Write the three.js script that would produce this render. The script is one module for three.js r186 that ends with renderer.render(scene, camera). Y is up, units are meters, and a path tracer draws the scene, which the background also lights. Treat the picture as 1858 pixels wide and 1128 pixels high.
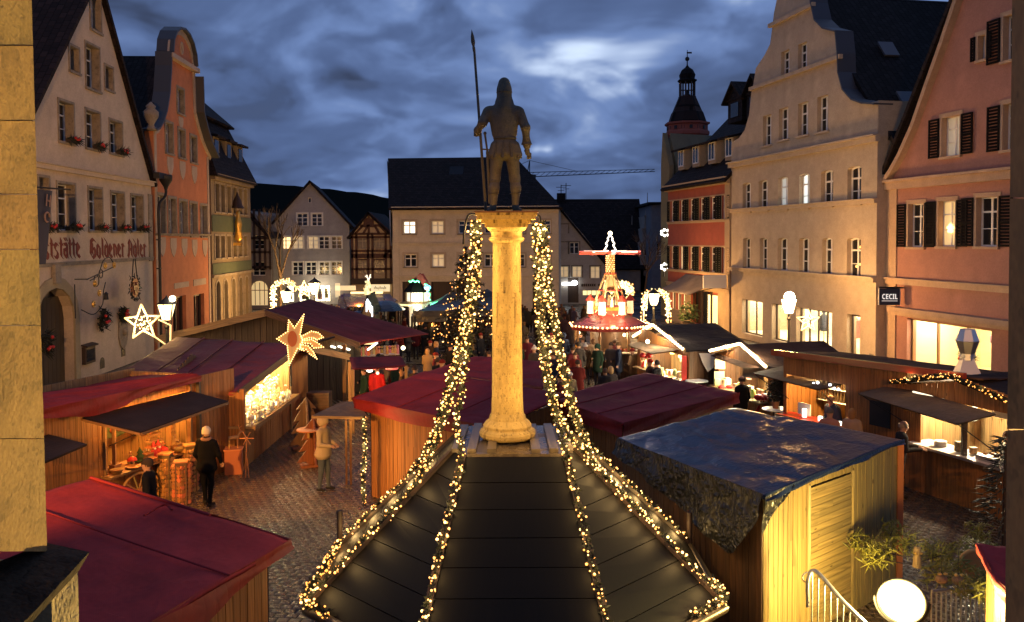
import * as THREE from 'three';
import { mergeGeometries, mergeVertices, toCreasedNormals } from 'three/addons/utils/BufferGeometryUtils.js';
import { MarchingCubes } from 'three/addons/objects/MarchingCubes.js';
import { FontLoader } from 'three/addons/loaders/FontLoader.js';
import { TextGeometry } from 'three/addons/geometries/TextGeometry.js';
import { RectAreaLightUniformsLib } from 'three/addons/lights/RectAreaLightUniformsLib.js';

// ---------- camera: an upper window of the town hall, 6 m above the square, looking slightly down ----------
const scene = new THREE.Scene();
const F = 1600, EYE = 6.0;
const camera = new THREE.PerspectiveCamera(2 * Math.atan(696.5 / F) * 180 / Math.PI, 1858 / 1393, 0.1, 3000);
camera.rotation.order = 'YXZ';
camera.position.set(0, EYE, 0);
camera.rotation.set(-Math.atan(57 / F), 0, -0.0045);
camera.setViewOffset(1858, 1393, 0, 207.5, 1858, 1128);
camera.updateProjectionMatrix(); camera.updateMatrixWorld(true);

const renderer = new THREE.WebGLRenderer({ antialias: true });
renderer.toneMapping = THREE.LinearToneMapping;
renderer.toneMappingExposure = 1.18;
renderer.shadowMap.enabled = true;
RectAreaLightUniformsLib.init();

// ---------- small maths ----------
let seed = 20231;
function rnd() { seed = (seed + 0x6d2b79f5) | 0; let t = Math.imul(seed ^ (seed >>> 15), 1 | seed); t = (t + Math.imul(t ^ (t >>> 7), 61 | t)) ^ t; return ((t ^ (t >>> 14)) >>> 0) / 4294967296; }
const rr = (a, b) => a + (b - a) * rnd(), pick = (a) => a[Math.floor(rnd() * a.length)];
const V = (x, y, z) => new THREE.Vector3(x, y, z), PI = Math.PI;
const lerp = THREE.MathUtils.lerp, clamp = THREE.MathUtils.clamp, sstep = THREE.MathUtils.smoothstep;
// direction of sight through a point of the photograph, and where it meets a level or a vertical plane
function ray(px, py) { return V((px - 929) / F, -(py - 489) / F, -1).applyQuaternion(camera.quaternion); }
function atY(px, py, h) { const d = ray(px, py), t = (h - EYE) / d.y; return V(d.x * t, h, d.z * t); }
function atD(px, py, dist) { const d = ray(px, py), t = -dist / d.z; return V(d.x * t, EYE + d.y * t, d.z * t); }
function hash2(x, y) { let h = Math.imul(x, 374761393) ^ Math.imul(y, 668265263); h = Math.imul(h ^ (h >>> 13), 1274126177); return ((h ^ (h >>> 16)) >>> 0) / 4294967296; }
function vnoise(x, y, per = 0) {
  const ix = Math.floor(x), iy = Math.floor(y), fx = x - ix, fy = y - iy, s = fx * fx * (3 - 2 * fx), t = fy * fy * (3 - 2 * fy);
  const w = (a) => per ? ((a % per) + per) % per : a, h = (a, b) => hash2(w(a), w(b));
  return lerp(lerp(h(ix, iy), h(ix + 1, iy), s), lerp(h(ix, iy + 1), h(ix + 1, iy + 1), s), t);
}
function fbm(x, y, oct = 5, per = 0) { let a = 0.5, s = 0, n = 0; for (let i = 0; i < oct; i++) { s += a * vnoise(x, y, per); n += a; a *= 0.5; x = x * 2 + 17; y = y * 2 + 31; per *= 2; if (per) { x -= 17; y -= 31; } } return s / n; }

// ---------- sky: blue hour with torn cloud, computed as air and cloud only ----------
{
  const W = 3072, H = 1536, data = new Float32Array(W * H * 4);
  const gaps = [[1075, 128, .075, .030, .62], [1160, 160, .05, .022, .4], [985, 268, .018, .010, .5], [800, 40, .07, .05, .30], [720, 232, .07, .018, .2], [560, 30, .10, .03, .16], [1320, 45, .07, .03, .24], [470, 120, .08, .02, .12], [620, 200, .06, .015, .12]]
    .map(([x, y, a, b, s]) => { const d = ray(x, y).normalize(); return [Math.atan2(d.x, -d.z), Math.asin(d.y), a, b, s]; });
  const lit = [0.66, 0.79, 1.0], mid = [0.152, 0.236, 0.47], blue = [0.074, 0.116, 0.245], dark = [0.035, 0.049, 0.095];
  for (let j = 0; j < H; j++) {
    const el = ((j + 0.5) / H - 0.5) * PI, sy = Math.sin(el);
    for (let i = 0; i < W; i++) {
      const o = (j * W + i) * 4; data[o + 3] = 1;
      if (el < 0) { data[o] = 0.02; data[o + 1] = 0.027; data[o + 2] = 0.055; continue; }
      const az = ((i + 0.5) / W - 0.5) * 2 * PI, x = Math.cos(az) * Math.cos(el), z = Math.sin(az) * Math.cos(el);
      const k = 1 / (sy + 0.30), cx = x * k, cz = z * k;
      const wx = fbm(cx * 2.6 + 5, cz * 2.6 + 9, 3), wz = fbm(cx * 2.6 + 40, cz * 2.6 + 2, 3);
      const big = fbm(cx * 2.0 + wx * 1.4 + 3, cz * 2.4 + wz * 1.4 + 11, 4), det = fbm(cx * 8 + wz * 3, cz * 9 + wx * 3 + 70, 6);
      const v = big * 0.60 + det * 0.40, ang = Math.atan2(x, -z); let g = 0;
      for (const q of gaps) { let dx = ang - q[0]; if (dx > PI) dx -= 2 * PI; if (dx < -PI) dx += 2 * PI; dx /= q[2]; const dy = (el - q[1]) / q[3], r = dx * dx + dy * dy; if (r < 6) g += q[4] * Math.exp(-r); }
      const e = v - 0.5 + g * (0.34 + 1.0 * (det - 0.40));
      const b1 = sstep(e, -0.22, -0.03), b2 = sstep(e, -0.05, 0.15), b3 = sstep(e, 0.12, 0.46);
      for (let c = 0; c < 3; c++) { let s = lerp(dark[c], blue[c], b1); s = lerp(s, mid[c], b2 * 0.8); s = lerp(s, lit[c], b3 * 0.9); data[o + c] = s; }
    }
  }
  const sky = new THREE.DataTexture(data, W, H, THREE.RGBAFormat, THREE.FloatType);
  sky.mapping = THREE.EquirectangularReflectionMapping; sky.magFilter = THREE.LinearFilter; sky.needsUpdate = true;
  scene.background = sky; scene.environment = sky;
}
// what is left of the day: a faint, very soft light from the torn cloud ahead
const sun = new THREE.DirectionalLight(new THREE.Color(0.78, 0.86, 1.0), 0.05);
sun.position.set(14, 60, -70); sun.target.position.set(0, 0, -40); scene.add(sun, sun.target);
sun.castShadow = true; sun.shadow.radius = 60; sun.shadow.camera.left = -60; sun.shadow.camera.right = 60; sun.shadow.camera.top = 60; sun.shadow.camera.bottom = -60; sun.shadow.camera.far = 300;

// ---------- building kit ----------
const used = new Map();
function numbered(n) { const k = used.get(n) || 0; used.set(n, k + 1); return k ? n + '_' + String(k).padStart(3, '0') : n; }
function tag(o, label, category, group, kind) { if (label) o.userData.label = label; if (category) o.userData.category = category; if (group) o.userData.group = group; if (kind) o.userData.kind = kind; return o; }
function thing(name, label, category, p = V(0, 0, 0), ry = 0, group) { const o = new THREE.Group(); o.name = numbered(name); o.position.copy(p); o.rotation.y = ry; scene.add(o); o.updateMatrixWorld(true); return tag(o, label, category, group); }
function mesh(name, geos, mat, parent) {
  const list = [].concat(geos).filter(Boolean); let g = list[0];
  if (list.length > 1) { const ix = list.map((a) => a.index ? a.toNonIndexed() : a); const keep = ['position', 'normal', 'uv'].filter((n) => ix.every((a) => a.attributes[n])); ix.forEach((a) => Object.keys(a.attributes).forEach((n) => { if (!keep.includes(n)) a.deleteAttribute(n); })); g = mergeGeometries(ix); }
  const m = new THREE.Mesh(g, mat); m.name = name; m.castShadow = m.receiveShadow = true; if (parent) parent.add(m); return m;
}
function solo(name, geos, mat, label, category, group, kind) { const m = mesh(numbered(name), geos, mat, scene); return tag(m, label, category, group, kind); }
// geometries with uv in metres
function box(w, h, d, x = 0, y = 0, z = 0, ry = 0, rx = 0, rz = 0) {
  const g = new THREE.BoxGeometry(w, h, d), uv = g.attributes.uv, s = [[d, h], [d, h], [w, d], [w, d], [w, h], [w, h]], ox = rnd() * 7, oy = rnd() * 7;
  for (let i = 0; i < 24; i++) { const q = s[i >> 2]; uv.setXY(i, uv.getX(i) * q[0] + ox, uv.getY(i) * q[1] + oy); }
  if (rz) g.rotateZ(rz); if (rx) g.rotateX(rx); if (ry) g.rotateY(ry); return g.translate(x, y, z);
}
function orient(g, a, b) { const d = b.clone().sub(a), q = new THREE.Quaternion().setFromUnitVectors(V(0, 1, 0), d.clone().normalize()); return g.applyQuaternion(q).translate((a.x + b.x) / 2, (a.y + b.y) / 2, (a.z + b.z) / 2); }
function rod(a, b, r, r2 = r, seg = 8) { return orient(new THREE.CylinderGeometry(r2, r, a.distanceTo(b), seg), a, b); }
function beam(a, b, w, h) { // rectangular bar from a to b, h upright
  const L = a.distanceTo(b), g = box(w, h, L), d = b.clone().sub(a).normalize();
  for (let i = 0; i < 8; i++) { const u = g.attributes.uv, a = u.getX(i); u.setXY(i, u.getY(i), a); } const m = new THREE.Matrix4(), zx = d, up = Math.abs(d.y) > 0.98 ? V(1, 0, 0) : V(0, 1, 0), x = V().crossVectors(up, zx).normalize(), y = V().crossVectors(zx, x);
  m.makeBasis(x, y, zx); g.applyMatrix4(m); return g.translate((a.x + b.x) / 2, (a.y + b.y) / 2, (a.z + b.z) / 2);
}
function tube(pts, r, seg = 24, rad = 6) { return new THREE.TubeGeometry(new THREE.CatmullRomCurve3(pts), seg, r, rad, false); }
function ball(r, x = 0, y = 0, z = 0, d = 1, sy = 1) { return new THREE.IcosahedronGeometry(r, d).scale(1, sy, 1).translate(x, y, z); }
function cyl(r1, r2, h, x = 0, y = 0, z = 0, seg = 14) { return new THREE.CylinderGeometry(r1, r2, h, seg).translate(x, y, z); }
function lathe(pts, seg = 24) { return new THREE.LatheGeometry(pts.map(([x, y]) => new THREE.Vector2(x, y)), seg); }
function poly(pts, depth, z0 = 0, holes = [], bevel = 0) { // extruded outline, front face at z0
  const s = new THREE.Shape(pts.map(([x, y]) => new THREE.Vector2(x, y)));
  for (const h of holes) s.holes.push(new THREE.Path(h.map(([x, y]) => new THREE.Vector2(x, y))));
  const g = new THREE.ExtrudeGeometry(s, { depth: depth - bevel * 2, bevelEnabled: bevel > 0, bevelSize: bevel, bevelThickness: bevel, bevelSegments: 1, curveSegments: 8 });
  return g.translate(0, 0, z0 - depth + bevel);
}
function slab(q, t, grid = 1, sagf) { // four-cornered sheet (points in order) of thickness t below its surface, uv in metres
  const n = grid, pos = [], uv = [], idx = [], L1 = q[0].distanceTo(q[1]), L2 = q[0].distanceTo(q[3]);
  const nor = V().crossVectors(q[1].clone().sub(q[0]), q[3].clone().sub(q[0])).normalize(); if (nor.y < 0) nor.negate();
  const ou = rnd() * 5, ov = rnd() * 5;
  for (let side = 0; side < 2; side++) for (let j = 0; j <= n; j++) for (let i = 0; i <= n; i++) {
    const a = i / n, b = j / n, p = q[0].clone().lerp(q[1], a).lerp(q[3].clone().lerp(q[2], a), b);
    if (sagf) p.addScaledVector(nor, sagf(a, b)); if (side) p.addScaledVector(nor, -t);
    pos.push(p.x, p.y, p.z); uv.push(a * L1 + ou, b * L2 + ov);
  }
  const N = (n + 1) * (n + 1), at = (s, i, j) => s * N + j * (n + 1) + i;
  const e1 = q[1].clone().sub(q[0]), e3 = q[3].clone().sub(q[0]), flip = V().crossVectors(e1, e3).y < 0;
  const quad = (a, b, c, d) => flip ? idx.push(a, c, b, a, d, c) : idx.push(a, b, c, a, c, d);
  for (let j = 0; j < n; j++) for (let i = 0; i < n; i++) { quad(at(0, i, j), at(0, i + 1, j), at(0, i + 1, j + 1), at(0, i, j + 1)); quad(at(1, i, j), at(1, i, j + 1), at(1, i + 1, j + 1), at(1, i + 1, j)); }
  for (let i = 0; i < n; i++) { quad(at(0, i, 0), at(1, i, 0), at(1, i + 1, 0), at(0, i + 1, 0)); quad(at(0, i + 1, n), at(1, i + 1, n), at(1, i, n), at(0, i, n)); quad(at(0, 0, i + 1), at(1, 0, i + 1), at(1, 0, i), at(0, 0, i)); quad(at(0, n, i), at(1, n, i), at(1, n, i + 1), at(0, n, i + 1)); }
  let g = new THREE.BufferGeometry(); g.setAttribute('position', new THREE.Float32BufferAttribute(pos, 3)); g.setAttribute('uv', new THREE.Float32BufferAttribute(uv, 2)); g.setIndex(idx);
  if (n === 1) g = g.toNonIndexed(); g.computeVertexNormals(); return g;
}
function lamp(parent, x, y, z, color, I, radius = 3) { const l = new THREE.PointLight(color, I); l.position.set(x, y, z); l.castShadow = true; l.shadow.radius = radius; parent.add(l); return l; }
function area(parent, p, look, w, h, color, I) { const l = new THREE.RectAreaLight(color, I, w, h); l.position.copy(p); parent.add(l); l.updateMatrixWorld(true); l.lookAt(look); return l; }

// ---------- materials ----------
function tex(n, f, srgb = true, m = n) { // f(u, v) -> value or [r, g, b], 0..1 as it is stored
  const d = new Uint8Array(n * m * 4);
  for (let j = 0; j < m; j++) for (let i = 0; i < n; i++) { const r = f(i / n, j / m), o = (j * n + i) * 4; for (let c = 0; c < 3; c++) d[o + c] = 255 * clamp(r.length ? r[c] : r, 0, 1); d[o + 3] = 255; }
  const t = new THREE.DataTexture(d, n, m); t.wrapS = t.wrapT = THREE.RepeatWrapping; t.magFilter = THREE.LinearFilter; t.minFilter = THREE.LinearMipmapLinearFilter; if (srgb) t.colorSpace = THREE.SRGBColorSpace; t.needsUpdate = true; return t;
}
const rep = (t, a, b = a, o = 0) => { const c = t.clone(); c.repeat.set(a, b); c.offset.set(o, o * 0.7); c.needsUpdate = true; return c; };
const T = {};
T.stucco = tex(512, (u, v) => { const a = fbm(u * 6, v * 6, 6, 6), b = fbm(u * 64, v * 64, 3, 64), s = sstep(fbm(u * 10, v * 3, 4, 0 || 1), 0.55, 0.8); return 0.90 + 0.15 * (a - 0.5) + 0.10 * (b - 0.5) - 0.10 * s * (a - 0.3); });
T.stuccoB = tex(256, (u, v) => fbm(u * 24, v * 24, 4, 24), false);
T.stone = tex(512, (u, v) => { const a = fbm(u * 5, v * 5, 6, 5), b = fbm(u * 90, v * 90, 2, 90), pit = sstep(fbm(u * 40, v * 40, 2, 40), 0.68, 0.78), st = sstep(fbm(u * 9 + 3, v * 9, 5, 9), 0.56, 0.72); const k = 0.86 + 0.26 * (a - 0.5) + 0.14 * (b - 0.5) - 0.10 * pit - 0.09 * st; return [k, k * 0.985, k * 0.96]; });
T.column = tex(512, (u, v) => { const f = fbm(u * 30, v * 30, 5, 30), st = sstep(fbm(u * 26, v * 2.2, 5, 0), 0.5, 0.78) * sstep(fbm(u * 5, v * 4, 4, 0), 0.35, 0.7), pit = sstep(fbm(u * 60, v * 60, 2, 60), 0.66, 0.76), k = 0.90 + 0.26 * (f - 0.5) - 0.46 * st - 0.2 * pit; return [k, k * (1 - 0.05 * st), k * (1 - 0.12 * st)]; });
T.stoneB = tex(512, (u, v) => 0.6 * fbm(u * 12, v * 12, 5, 12) + 0.4 * fbm(u * 80, v * 80, 2, 80) - 0.3 * sstep(fbm(u * 40, v * 40, 2, 40), 0.66, 0.78), false);
function wood(knots) { return tex(512, (u, v) => { const warp = fbm(u * 3, v * 1.5, 3, 3) * 1.4, g = fbm(u * 40 + warp * 6, v * 2, 4, 0), l = 0.5 + 0.5 * Math.sin((u * 14 + warp * 3) * 6.283); let k = 0.8 + 0.24 * (g - 0.5) + 0.09 * (l - 0.5) + 0.14 * (fbm(u * 3, v * 3, 3, 3) - 0.5); let t = 0;
  for (const [x, y, r] of knots) { const d = Math.hypot((u - x) * 1.4, v - y) / r; t = Math.max(t, 1 - sstep(d, 0.5, 1.2)); } k *= 1 - 0.5 * t; return [k, k * (0.96 - 0.1 * t), k * (0.9 - 0.2 * t)]; }); }
T.wood = wood([[0.2, 0.3, 0.012], [0.7, 0.62, 0.015], [0.45, 0.9, 0.01], [0.85, 0.15, 0.012], [0.1, 0.75, 0.01]]);
T.woodB = tex(256, (u, v) => fbm(u * 40, v * 2, 4, 0), false);
T.tarp = tex(512, (u, v) => { const a = fbm(u * 4, v * 4, 5, 4), w = 0.5 + 0.5 * Math.sin(u * 512) * Math.sin(v * 512); return 0.8 + 0.3 * (a - 0.5) + 0.05 * w + 0.08 * (fbm(u * 60, v * 60, 2, 60) - 0.5); });
T.tarpB = tex(512, (u, v) => { const r = 1 - Math.abs(2 * fbm(u * 5 + fbm(u * 3, v * 3, 3, 3), v * 5, 4, 5) - 1), s = 1 - Math.abs(2 * fbm(u * 13, v * 4 + 7, 3, 0) - 1); return 0.5 * Math.pow(r, 4) + 0.25 * Math.pow(s, 6) + 0.25 * fbm(u * 3, v * 3, 3, 3); }, false);
T.wetR = tex(512, (u, v) => 0.35 + 0.5 * sstep(fbm(u * 8, v * 8, 5, 8), 0.35, 0.65) + 0.15 * fbm(u * 70, v * 70, 2, 70), false);
T.slate = tex(512, (u, v) => { const row = Math.floor(v * 16), x = u * 12 + (row % 2) * 0.5, col = Math.floor(x), fx = x - col, fy = v * 16 - row, e = Math.min(fx, 1 - fx) < 0.05 || fy < 0.1; return (0.62 + 0.34 * hash2(((col % 12) + 12) % 12, row) + 0.1 * (fbm(u * 30, v * 30, 3, 30) - 0.5)) * (e ? 0.5 : 1); });
T.slateB = tex(512, (u, v) => { const row = Math.floor(v * 16), x = u * 12 + (row % 2) * 0.5, col = Math.floor(x), fx = x - col, fy = v * 16 - row; return Math.min(fx, 1 - fx) < 0.05 ? 0 : 0.25 + 0.6 * (1 - fy) + 0.15 * hash2(((col % 12) + 12) % 12, row); }, false);
T.plaster2 = T.stucco;
function M(c, o = {}) { // linear colour
  const m = new THREE.MeshPhysicalMaterial({ roughness: 0.85, side: THREE.DoubleSide, ...o }); m.color.setRGB(...c); return m;
}
function stucco(c, s = 0.35) { return M(c, { map: rep(T.stucco, s, s, rnd()), bumpMap: rep(T.stuccoB, s * 2), bumpScale: 0.006, roughness: 0.92 }); }
function timber(c, o = {}) { return M(c, { map: rep(T.wood, 0.9, 0.35, rnd()), bumpMap: rep(T.woodB, 1, 0.4), bumpScale: 0.004, roughness: 0.62, ...o }); }
function planksOf(c, n = 4, o) { return [...Array(n)].map(() => { const k = rr(0.78, 1.18), w = rr(0.94, 1.04); return timber([c[0] * k, c[1] * k * w, c[2] * k * w * w], o); }); }
function tarp(c, o = {}) { return M(c, { map: rep(T.tarp, 0.4), bumpMap: rep(T.tarpB, 0.35), bumpScale: 0.03, roughness: 0.5, roughnessMap: rep(T.wetR, 0.3), ...o }); }
function roofing(c, s = 0.25) { return M(c, { map: rep(T.slate, s), bumpMap: rep(T.slateB, s), bumpScale: 0.05, roughness: 0.85, specularIntensity: 0.4 }); }
function glow(c, k, o = {}) { const m = new THREE.MeshStandardMaterial({ roughness: 0.5, ...o }); m.color.setRGB(0.6, 0.6, 0.6); m.emissive.setRGB(...c); m.emissiveIntensity = k; m.side = THREE.DoubleSide; return m; }
const WARM = new THREE.Color(1.0, 0.62, 0.22), AMBER = new THREE.Color(1.0, 0.43, 0.085), SODIUM = new THREE.Color(1.0, 0.50, 0.15), SHOP = new THREE.Color(1.0, 0.82, 0.52), FLOOD = new THREE.Color(1.0, 0.71, 0.22);
const mat = {
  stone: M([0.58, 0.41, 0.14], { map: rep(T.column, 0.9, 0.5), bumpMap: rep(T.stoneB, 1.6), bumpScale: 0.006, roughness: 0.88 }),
  jamb: M([0.50, 0.38, 0.20], { map: rep(T.stone, 1.3), bumpMap: rep(T.stoneB, 1.6), bumpScale: 0.012, roughness: 0.9 }),
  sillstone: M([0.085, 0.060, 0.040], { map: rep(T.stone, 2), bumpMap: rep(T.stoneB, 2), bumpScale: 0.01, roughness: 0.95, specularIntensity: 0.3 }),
  bronze: M([0.165, 0.135, 0.092], { map: rep(T.stone, 1.4), bumpMap: rep(T.stoneB, 2), bumpScale: 0.006, roughness: 0.62 }),
  iron: M([0.03, 0.03, 0.032], { roughness: 0.5, metalness: 0.6 }),
  steel: M([0.66, 0.62, 0.58], { roughness: 0.42, metalness: 1.0 }),
  galv: M([0.42, 0.41, 0.40], { roughness: 0.42, metalness: 0.9 }),
  glass: M([0.010, 0.012, 0.016], { roughness: 0.07 }),
  clear: M([1, 1, 1], { transmission: 1, roughness: 0.0, thickness: 0, ior: 1.45 }),
  white: M([0.72, 0.70, 0.66], { roughness: 0.55 }),
  cream: stucco([0.56, 0.52, 0.38]),
  trimGrey: M([0.33, 0.29, 0.24], { map: rep(T.stone, 0.8), bumpMap: rep(T.stoneB, 0.8), bumpScale: 0.01, roughness: 0.9 }),
  redTarp: tarp([0.43, 0.046, 0.050], { specularIntensity: 0.3,  roughness: 0.8, bumpScale: 0.010, roughnessMap: null }), redValance: tarp([0.42, 0.022, 0.012], { roughness: 0.6, roughnessMap: null, bumpScale: 0.012 }), darkTarp: tarp([0.046, 0.034, 0.032], { roughness: 0.8, specularIntensity: 0.25, roughnessMap: null }), tanTarp: tarp([0.24, 0.15, 0.09], { roughness: 0.85, specularIntensity: 0.25, roughnessMap: null }),
  brownTarp: tarp([0.12, 0.062, 0.040], { roughness: 0.85, specularIntensity: 0.25, roughnessMap: null }),
  blueTarp: tarp([0.022, 0.036, 0.090], { roughness: 0.30, bumpMap: rep(T.tarpB, 0.8), bumpScale: 0.013, roughnessMap: null, specularIntensity: 0.7 }), greyTarp: tarp([0.26, 0.20, 0.14], { roughness: 0.85, specularIntensity: 0.25, roughnessMap: null }),
  blackFoil: M([0.022, 0.022, 0.018], { bumpMap: rep(T.tarpB, 0.9), bumpScale: 0.12, roughness: 0.32 }),
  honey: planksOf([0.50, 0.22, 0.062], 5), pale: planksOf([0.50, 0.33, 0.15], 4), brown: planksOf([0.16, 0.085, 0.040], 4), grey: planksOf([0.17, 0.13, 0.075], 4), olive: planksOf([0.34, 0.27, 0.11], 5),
  beam: timber([0.40, 0.22, 0.085]), darkBeam: timber([0.055, 0.030, 0.022]), oxbeam: timber([0.11, 0.030, 0.018]),
  slate: roofing([0.018, 0.016, 0.018], 0.22), tile: roofing([0.070, 0.038, 0.030], 0.22), tileDark: roofing([0.024, 0.016, 0.016], 0.22),
  bulb: glow([1.0, 0.35, 0.04], 2.3), bulbHot: glow([1.0, 0.52, 0.15], 4.2), warmPane: glow([1.0, 0.68, 0.28], 1.6), whitePane: glow([1.0, 0.9, 0.66], 1.9), coolPane: glow([0.80, 0.92, 0.86], 0.9), dimPane: glow([1.0, 0.66, 0.28], 0.34),
  lantern: glow([1.0, 0.84, 0.50], 3), hot: glow([1.0, 0.82, 0.46], 6), needle: M([0.012, 0.015, 0.006], { roughness: 0.7 }), needle2: M([0.040, 0.072, 0.018], { roughness: 0.7 }),
  red: M([0.45, 0.018, 0.014], { roughness: 0.45 }), gold: M([0.75, 0.45, 0.10], { roughness: 0.35, metalness: 0.9 }),
};
// ---------- ground, hill ----------
{
  const g = new THREE.PlaneGeometry(1600, 1600).rotateX(-PI / 2), uv = g.attributes.uv;
  for (let i = 0; i < uv.count; i++) uv.setXY(i, uv.getX(i) * 1600, uv.getY(i) * 1600);
  const cob = (u, v, b) => { const R = 10, row = Math.floor(v * R), x = u * 9 + (row % 2) * 0.5, c = Math.floor(x), fx = x - c, fy = v * R - row, e = Math.min(fx, 1 - fx, fy * 0.9, (1 - fy) * 0.9); const h = hash2(c % 9, row); return b ? sstep(e, 0.02, 0.16) * (0.8 + 0.2 * h) : (0.5 + 0.4 * h) * (0.55 + 0.45 * sstep(e, 0.02, 0.1)) + 0.12 * (fbm(u * 40, v * 40, 3, 40) - 0.5); };
  const m = M([0.135, 0.096, 0.058], { map: rep(tex(512, (u, v) => cob(u, v, 0)), 0.55), bumpMap: rep(tex(512, (u, v) => cob(u, v, 1), false), 0.55), bumpScale: 0.02, roughness: 0.5, roughnessMap: rep(T.wetR, 0.11) });
  const ground = solo('ground', g, m, 'dark wet stone paving of the market square', 'ground', null, 'structure'); ground.position.y = -0.016; ground.updateMatrixWorld();
  // setts near enough to be told apart
  const sett = (w, d) => { const p = [], ix = [], c = 0.012, ring = (y, i) => p.push(-w / 2 + i, y, -d / 2 + i, w / 2 - i, y, -d / 2 + i, w / 2 - i, y, d / 2 - i, -w / 2 + i, y, d / 2 - i); ring(-0.05, 0); ring(-0.010, 0); ring(0, c); for (let r = 0; r < 2; r++) for (let k = 0; k < 4; k++) { const a = r * 4 + k, b = r * 4 + (k + 1) % 4; ix.push(a, a + 4, b, b, a + 4, b + 4); } ix.push(8, 11, 9, 9, 11, 10); let q = new THREE.BufferGeometry(); q.setAttribute('position', new THREE.Float32BufferAttribute(p, 3)); q.setIndex(ix); q = q.toNonIndexed(); q.computeVertexNormals(); const uv = []; const a = q.attributes.position; for (let i = 0; i < a.count; i++) uv.push(a.getX(i) * 2, a.getZ(i) * 2 + a.getY(i)); q.setAttribute('uv', new THREE.Float32BufferAttribute(uv, 2)); return q; };
  const shapes = [sett(0.185, 0.155), sett(0.165, 0.158), sett(0.20, 0.15)], mats = [0, 1, 2, 3].map((k) => M([0.125 + 0.024 * k, 0.088 + 0.016 * k, 0.052 + 0.009 * k], { map: rep(T.stone, 1.5, 1.5, k * 0.3), bumpMap: rep(T.stoneB, 3), bumpScale: 0.006, roughness: 0.36 + 0.07 * k }));
  const all = [];
  const ang = 0.10, ca = Math.cos(ang), sa = Math.sin(ang);
  for (let r = 0; r < 190; r++) for (let c = 0; c < 130; c++) {
    const lx = -13 + c * 0.2 + (r % 2) * 0.1 + rr(-0.006, 0.006), lz = -8 - r * 0.168 + rr(-0.004, 0.004), x = lx * ca - (lz + 20) * sa, z = (lz + 20) * ca + lx * sa - 20;
    if (x < -12 || x > 11 || z > -8 || z < -38) continue;
    all.push({ x, z, y: rr(-0.004, 0.004), r: -ang + rr(-0.02, 0.02), s: Math.floor(rnd() * 3), m: Math.floor(rnd() * 4), seen: (x > -8 && x < -2.2 && z < -11.4 && z > -27 && x < -1.6 - (z + 11) * -0.02) ? Math.hypot(x, z) : 1e3 });
  }
  all.sort((a, b) => a.seen - b.seen);
  all.slice(0, 300).forEach((q) => { const s = mesh('paving_stone', shapes[q.s], mats[q.m], ground); s.position.set(q.x, q.y + 0.016, q.z); s.rotation.y = q.r; });
  const rest = all.slice(300), o = new THREE.Object3D();
  shapes.forEach((sh, k) => { const list = rest.filter((q) => q.s === k), im = new THREE.InstancedMesh(sh, M([0.155, 0.108, 0.064], { map: rep(T.stone, 1.5), bumpMap: rep(T.stoneB, 3), bumpScale: 0.006, roughness: 0.4, roughnessMap: rep(T.wetR, 1.2) }), list.length); im.name = 'paving_stones'; im.userData.kind = 'stuff'; im.receiveShadow = true; const col = new THREE.Color(); list.forEach((q, i) => { o.position.set(q.x, q.y + 0.016, q.z); o.rotation.y = q.r; o.updateMatrix(); im.setMatrixAt(i, o.matrix); const b = rr(0.75, 1.15); im.setColorAt(i, col.setRGB(b, b * rr(0.95, 1), b * rr(0.86, 1))); }); ground.add(im); });
}
{ // wooded hill behind the roofs
  const prof = [[-220, 20], [430, 330], [480, 332], [540, 337], [600, 343], [660, 350], [700, 358], [820, 380], [1000, 392], [1200, 398], [1500, 405], [2300, 412]], pos = [], ix = [], nx = 160, ny = 14;
  for (let i = 0; i <= nx; i++) { const px = lerp(-220, 2300, i / nx); let k = 0; while (k < prof.length - 2 && prof[k + 1][0] < px) k++; const a = prof[k], b = prof[k + 1]; let y = lerp(a[1], b[1], clamp((px - a[0]) / (b[0] - a[0]), 0, 1)); if (px < 430) y = 330 - (430 - px) * 0.03; y += (vnoise(i * 1.7, 3) - 0.5) * 3;
    for (let j = 0; j <= ny; j++) { const t = j / ny, d = 260 + 240 * t, top = atD(px, y, 500), p = ray(px, 432), s = d / -p.z; pos.push(p.x * s, Math.max(-1, top.y * Math.pow(t, 0.8)) + (j && j < ny ? (vnoise(i * 0.9, j * 1.3) - 0.5) * 3 : 0), -d); } }
  for (let i = 0; i < nx; i++) for (let j = 0; j < ny; j++) { const a = i * (ny + 1) + j, b = a + ny + 1; ix.push(a, b, a + 1, a + 1, b, b + 1); }
  const g = new THREE.BufferGeometry(); g.setAttribute('position', new THREE.Float32BufferAttribute(pos, 3)); g.setIndex(ix); g.computeVertexNormals();
  const m = solo('hill', g, M([0.011, 0.013, 0.011], { roughness: 1, specularIntensity: 0 }), 'dark wooded hill beyond the roofs of the town', 'hill', null, 'structure');
}
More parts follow.
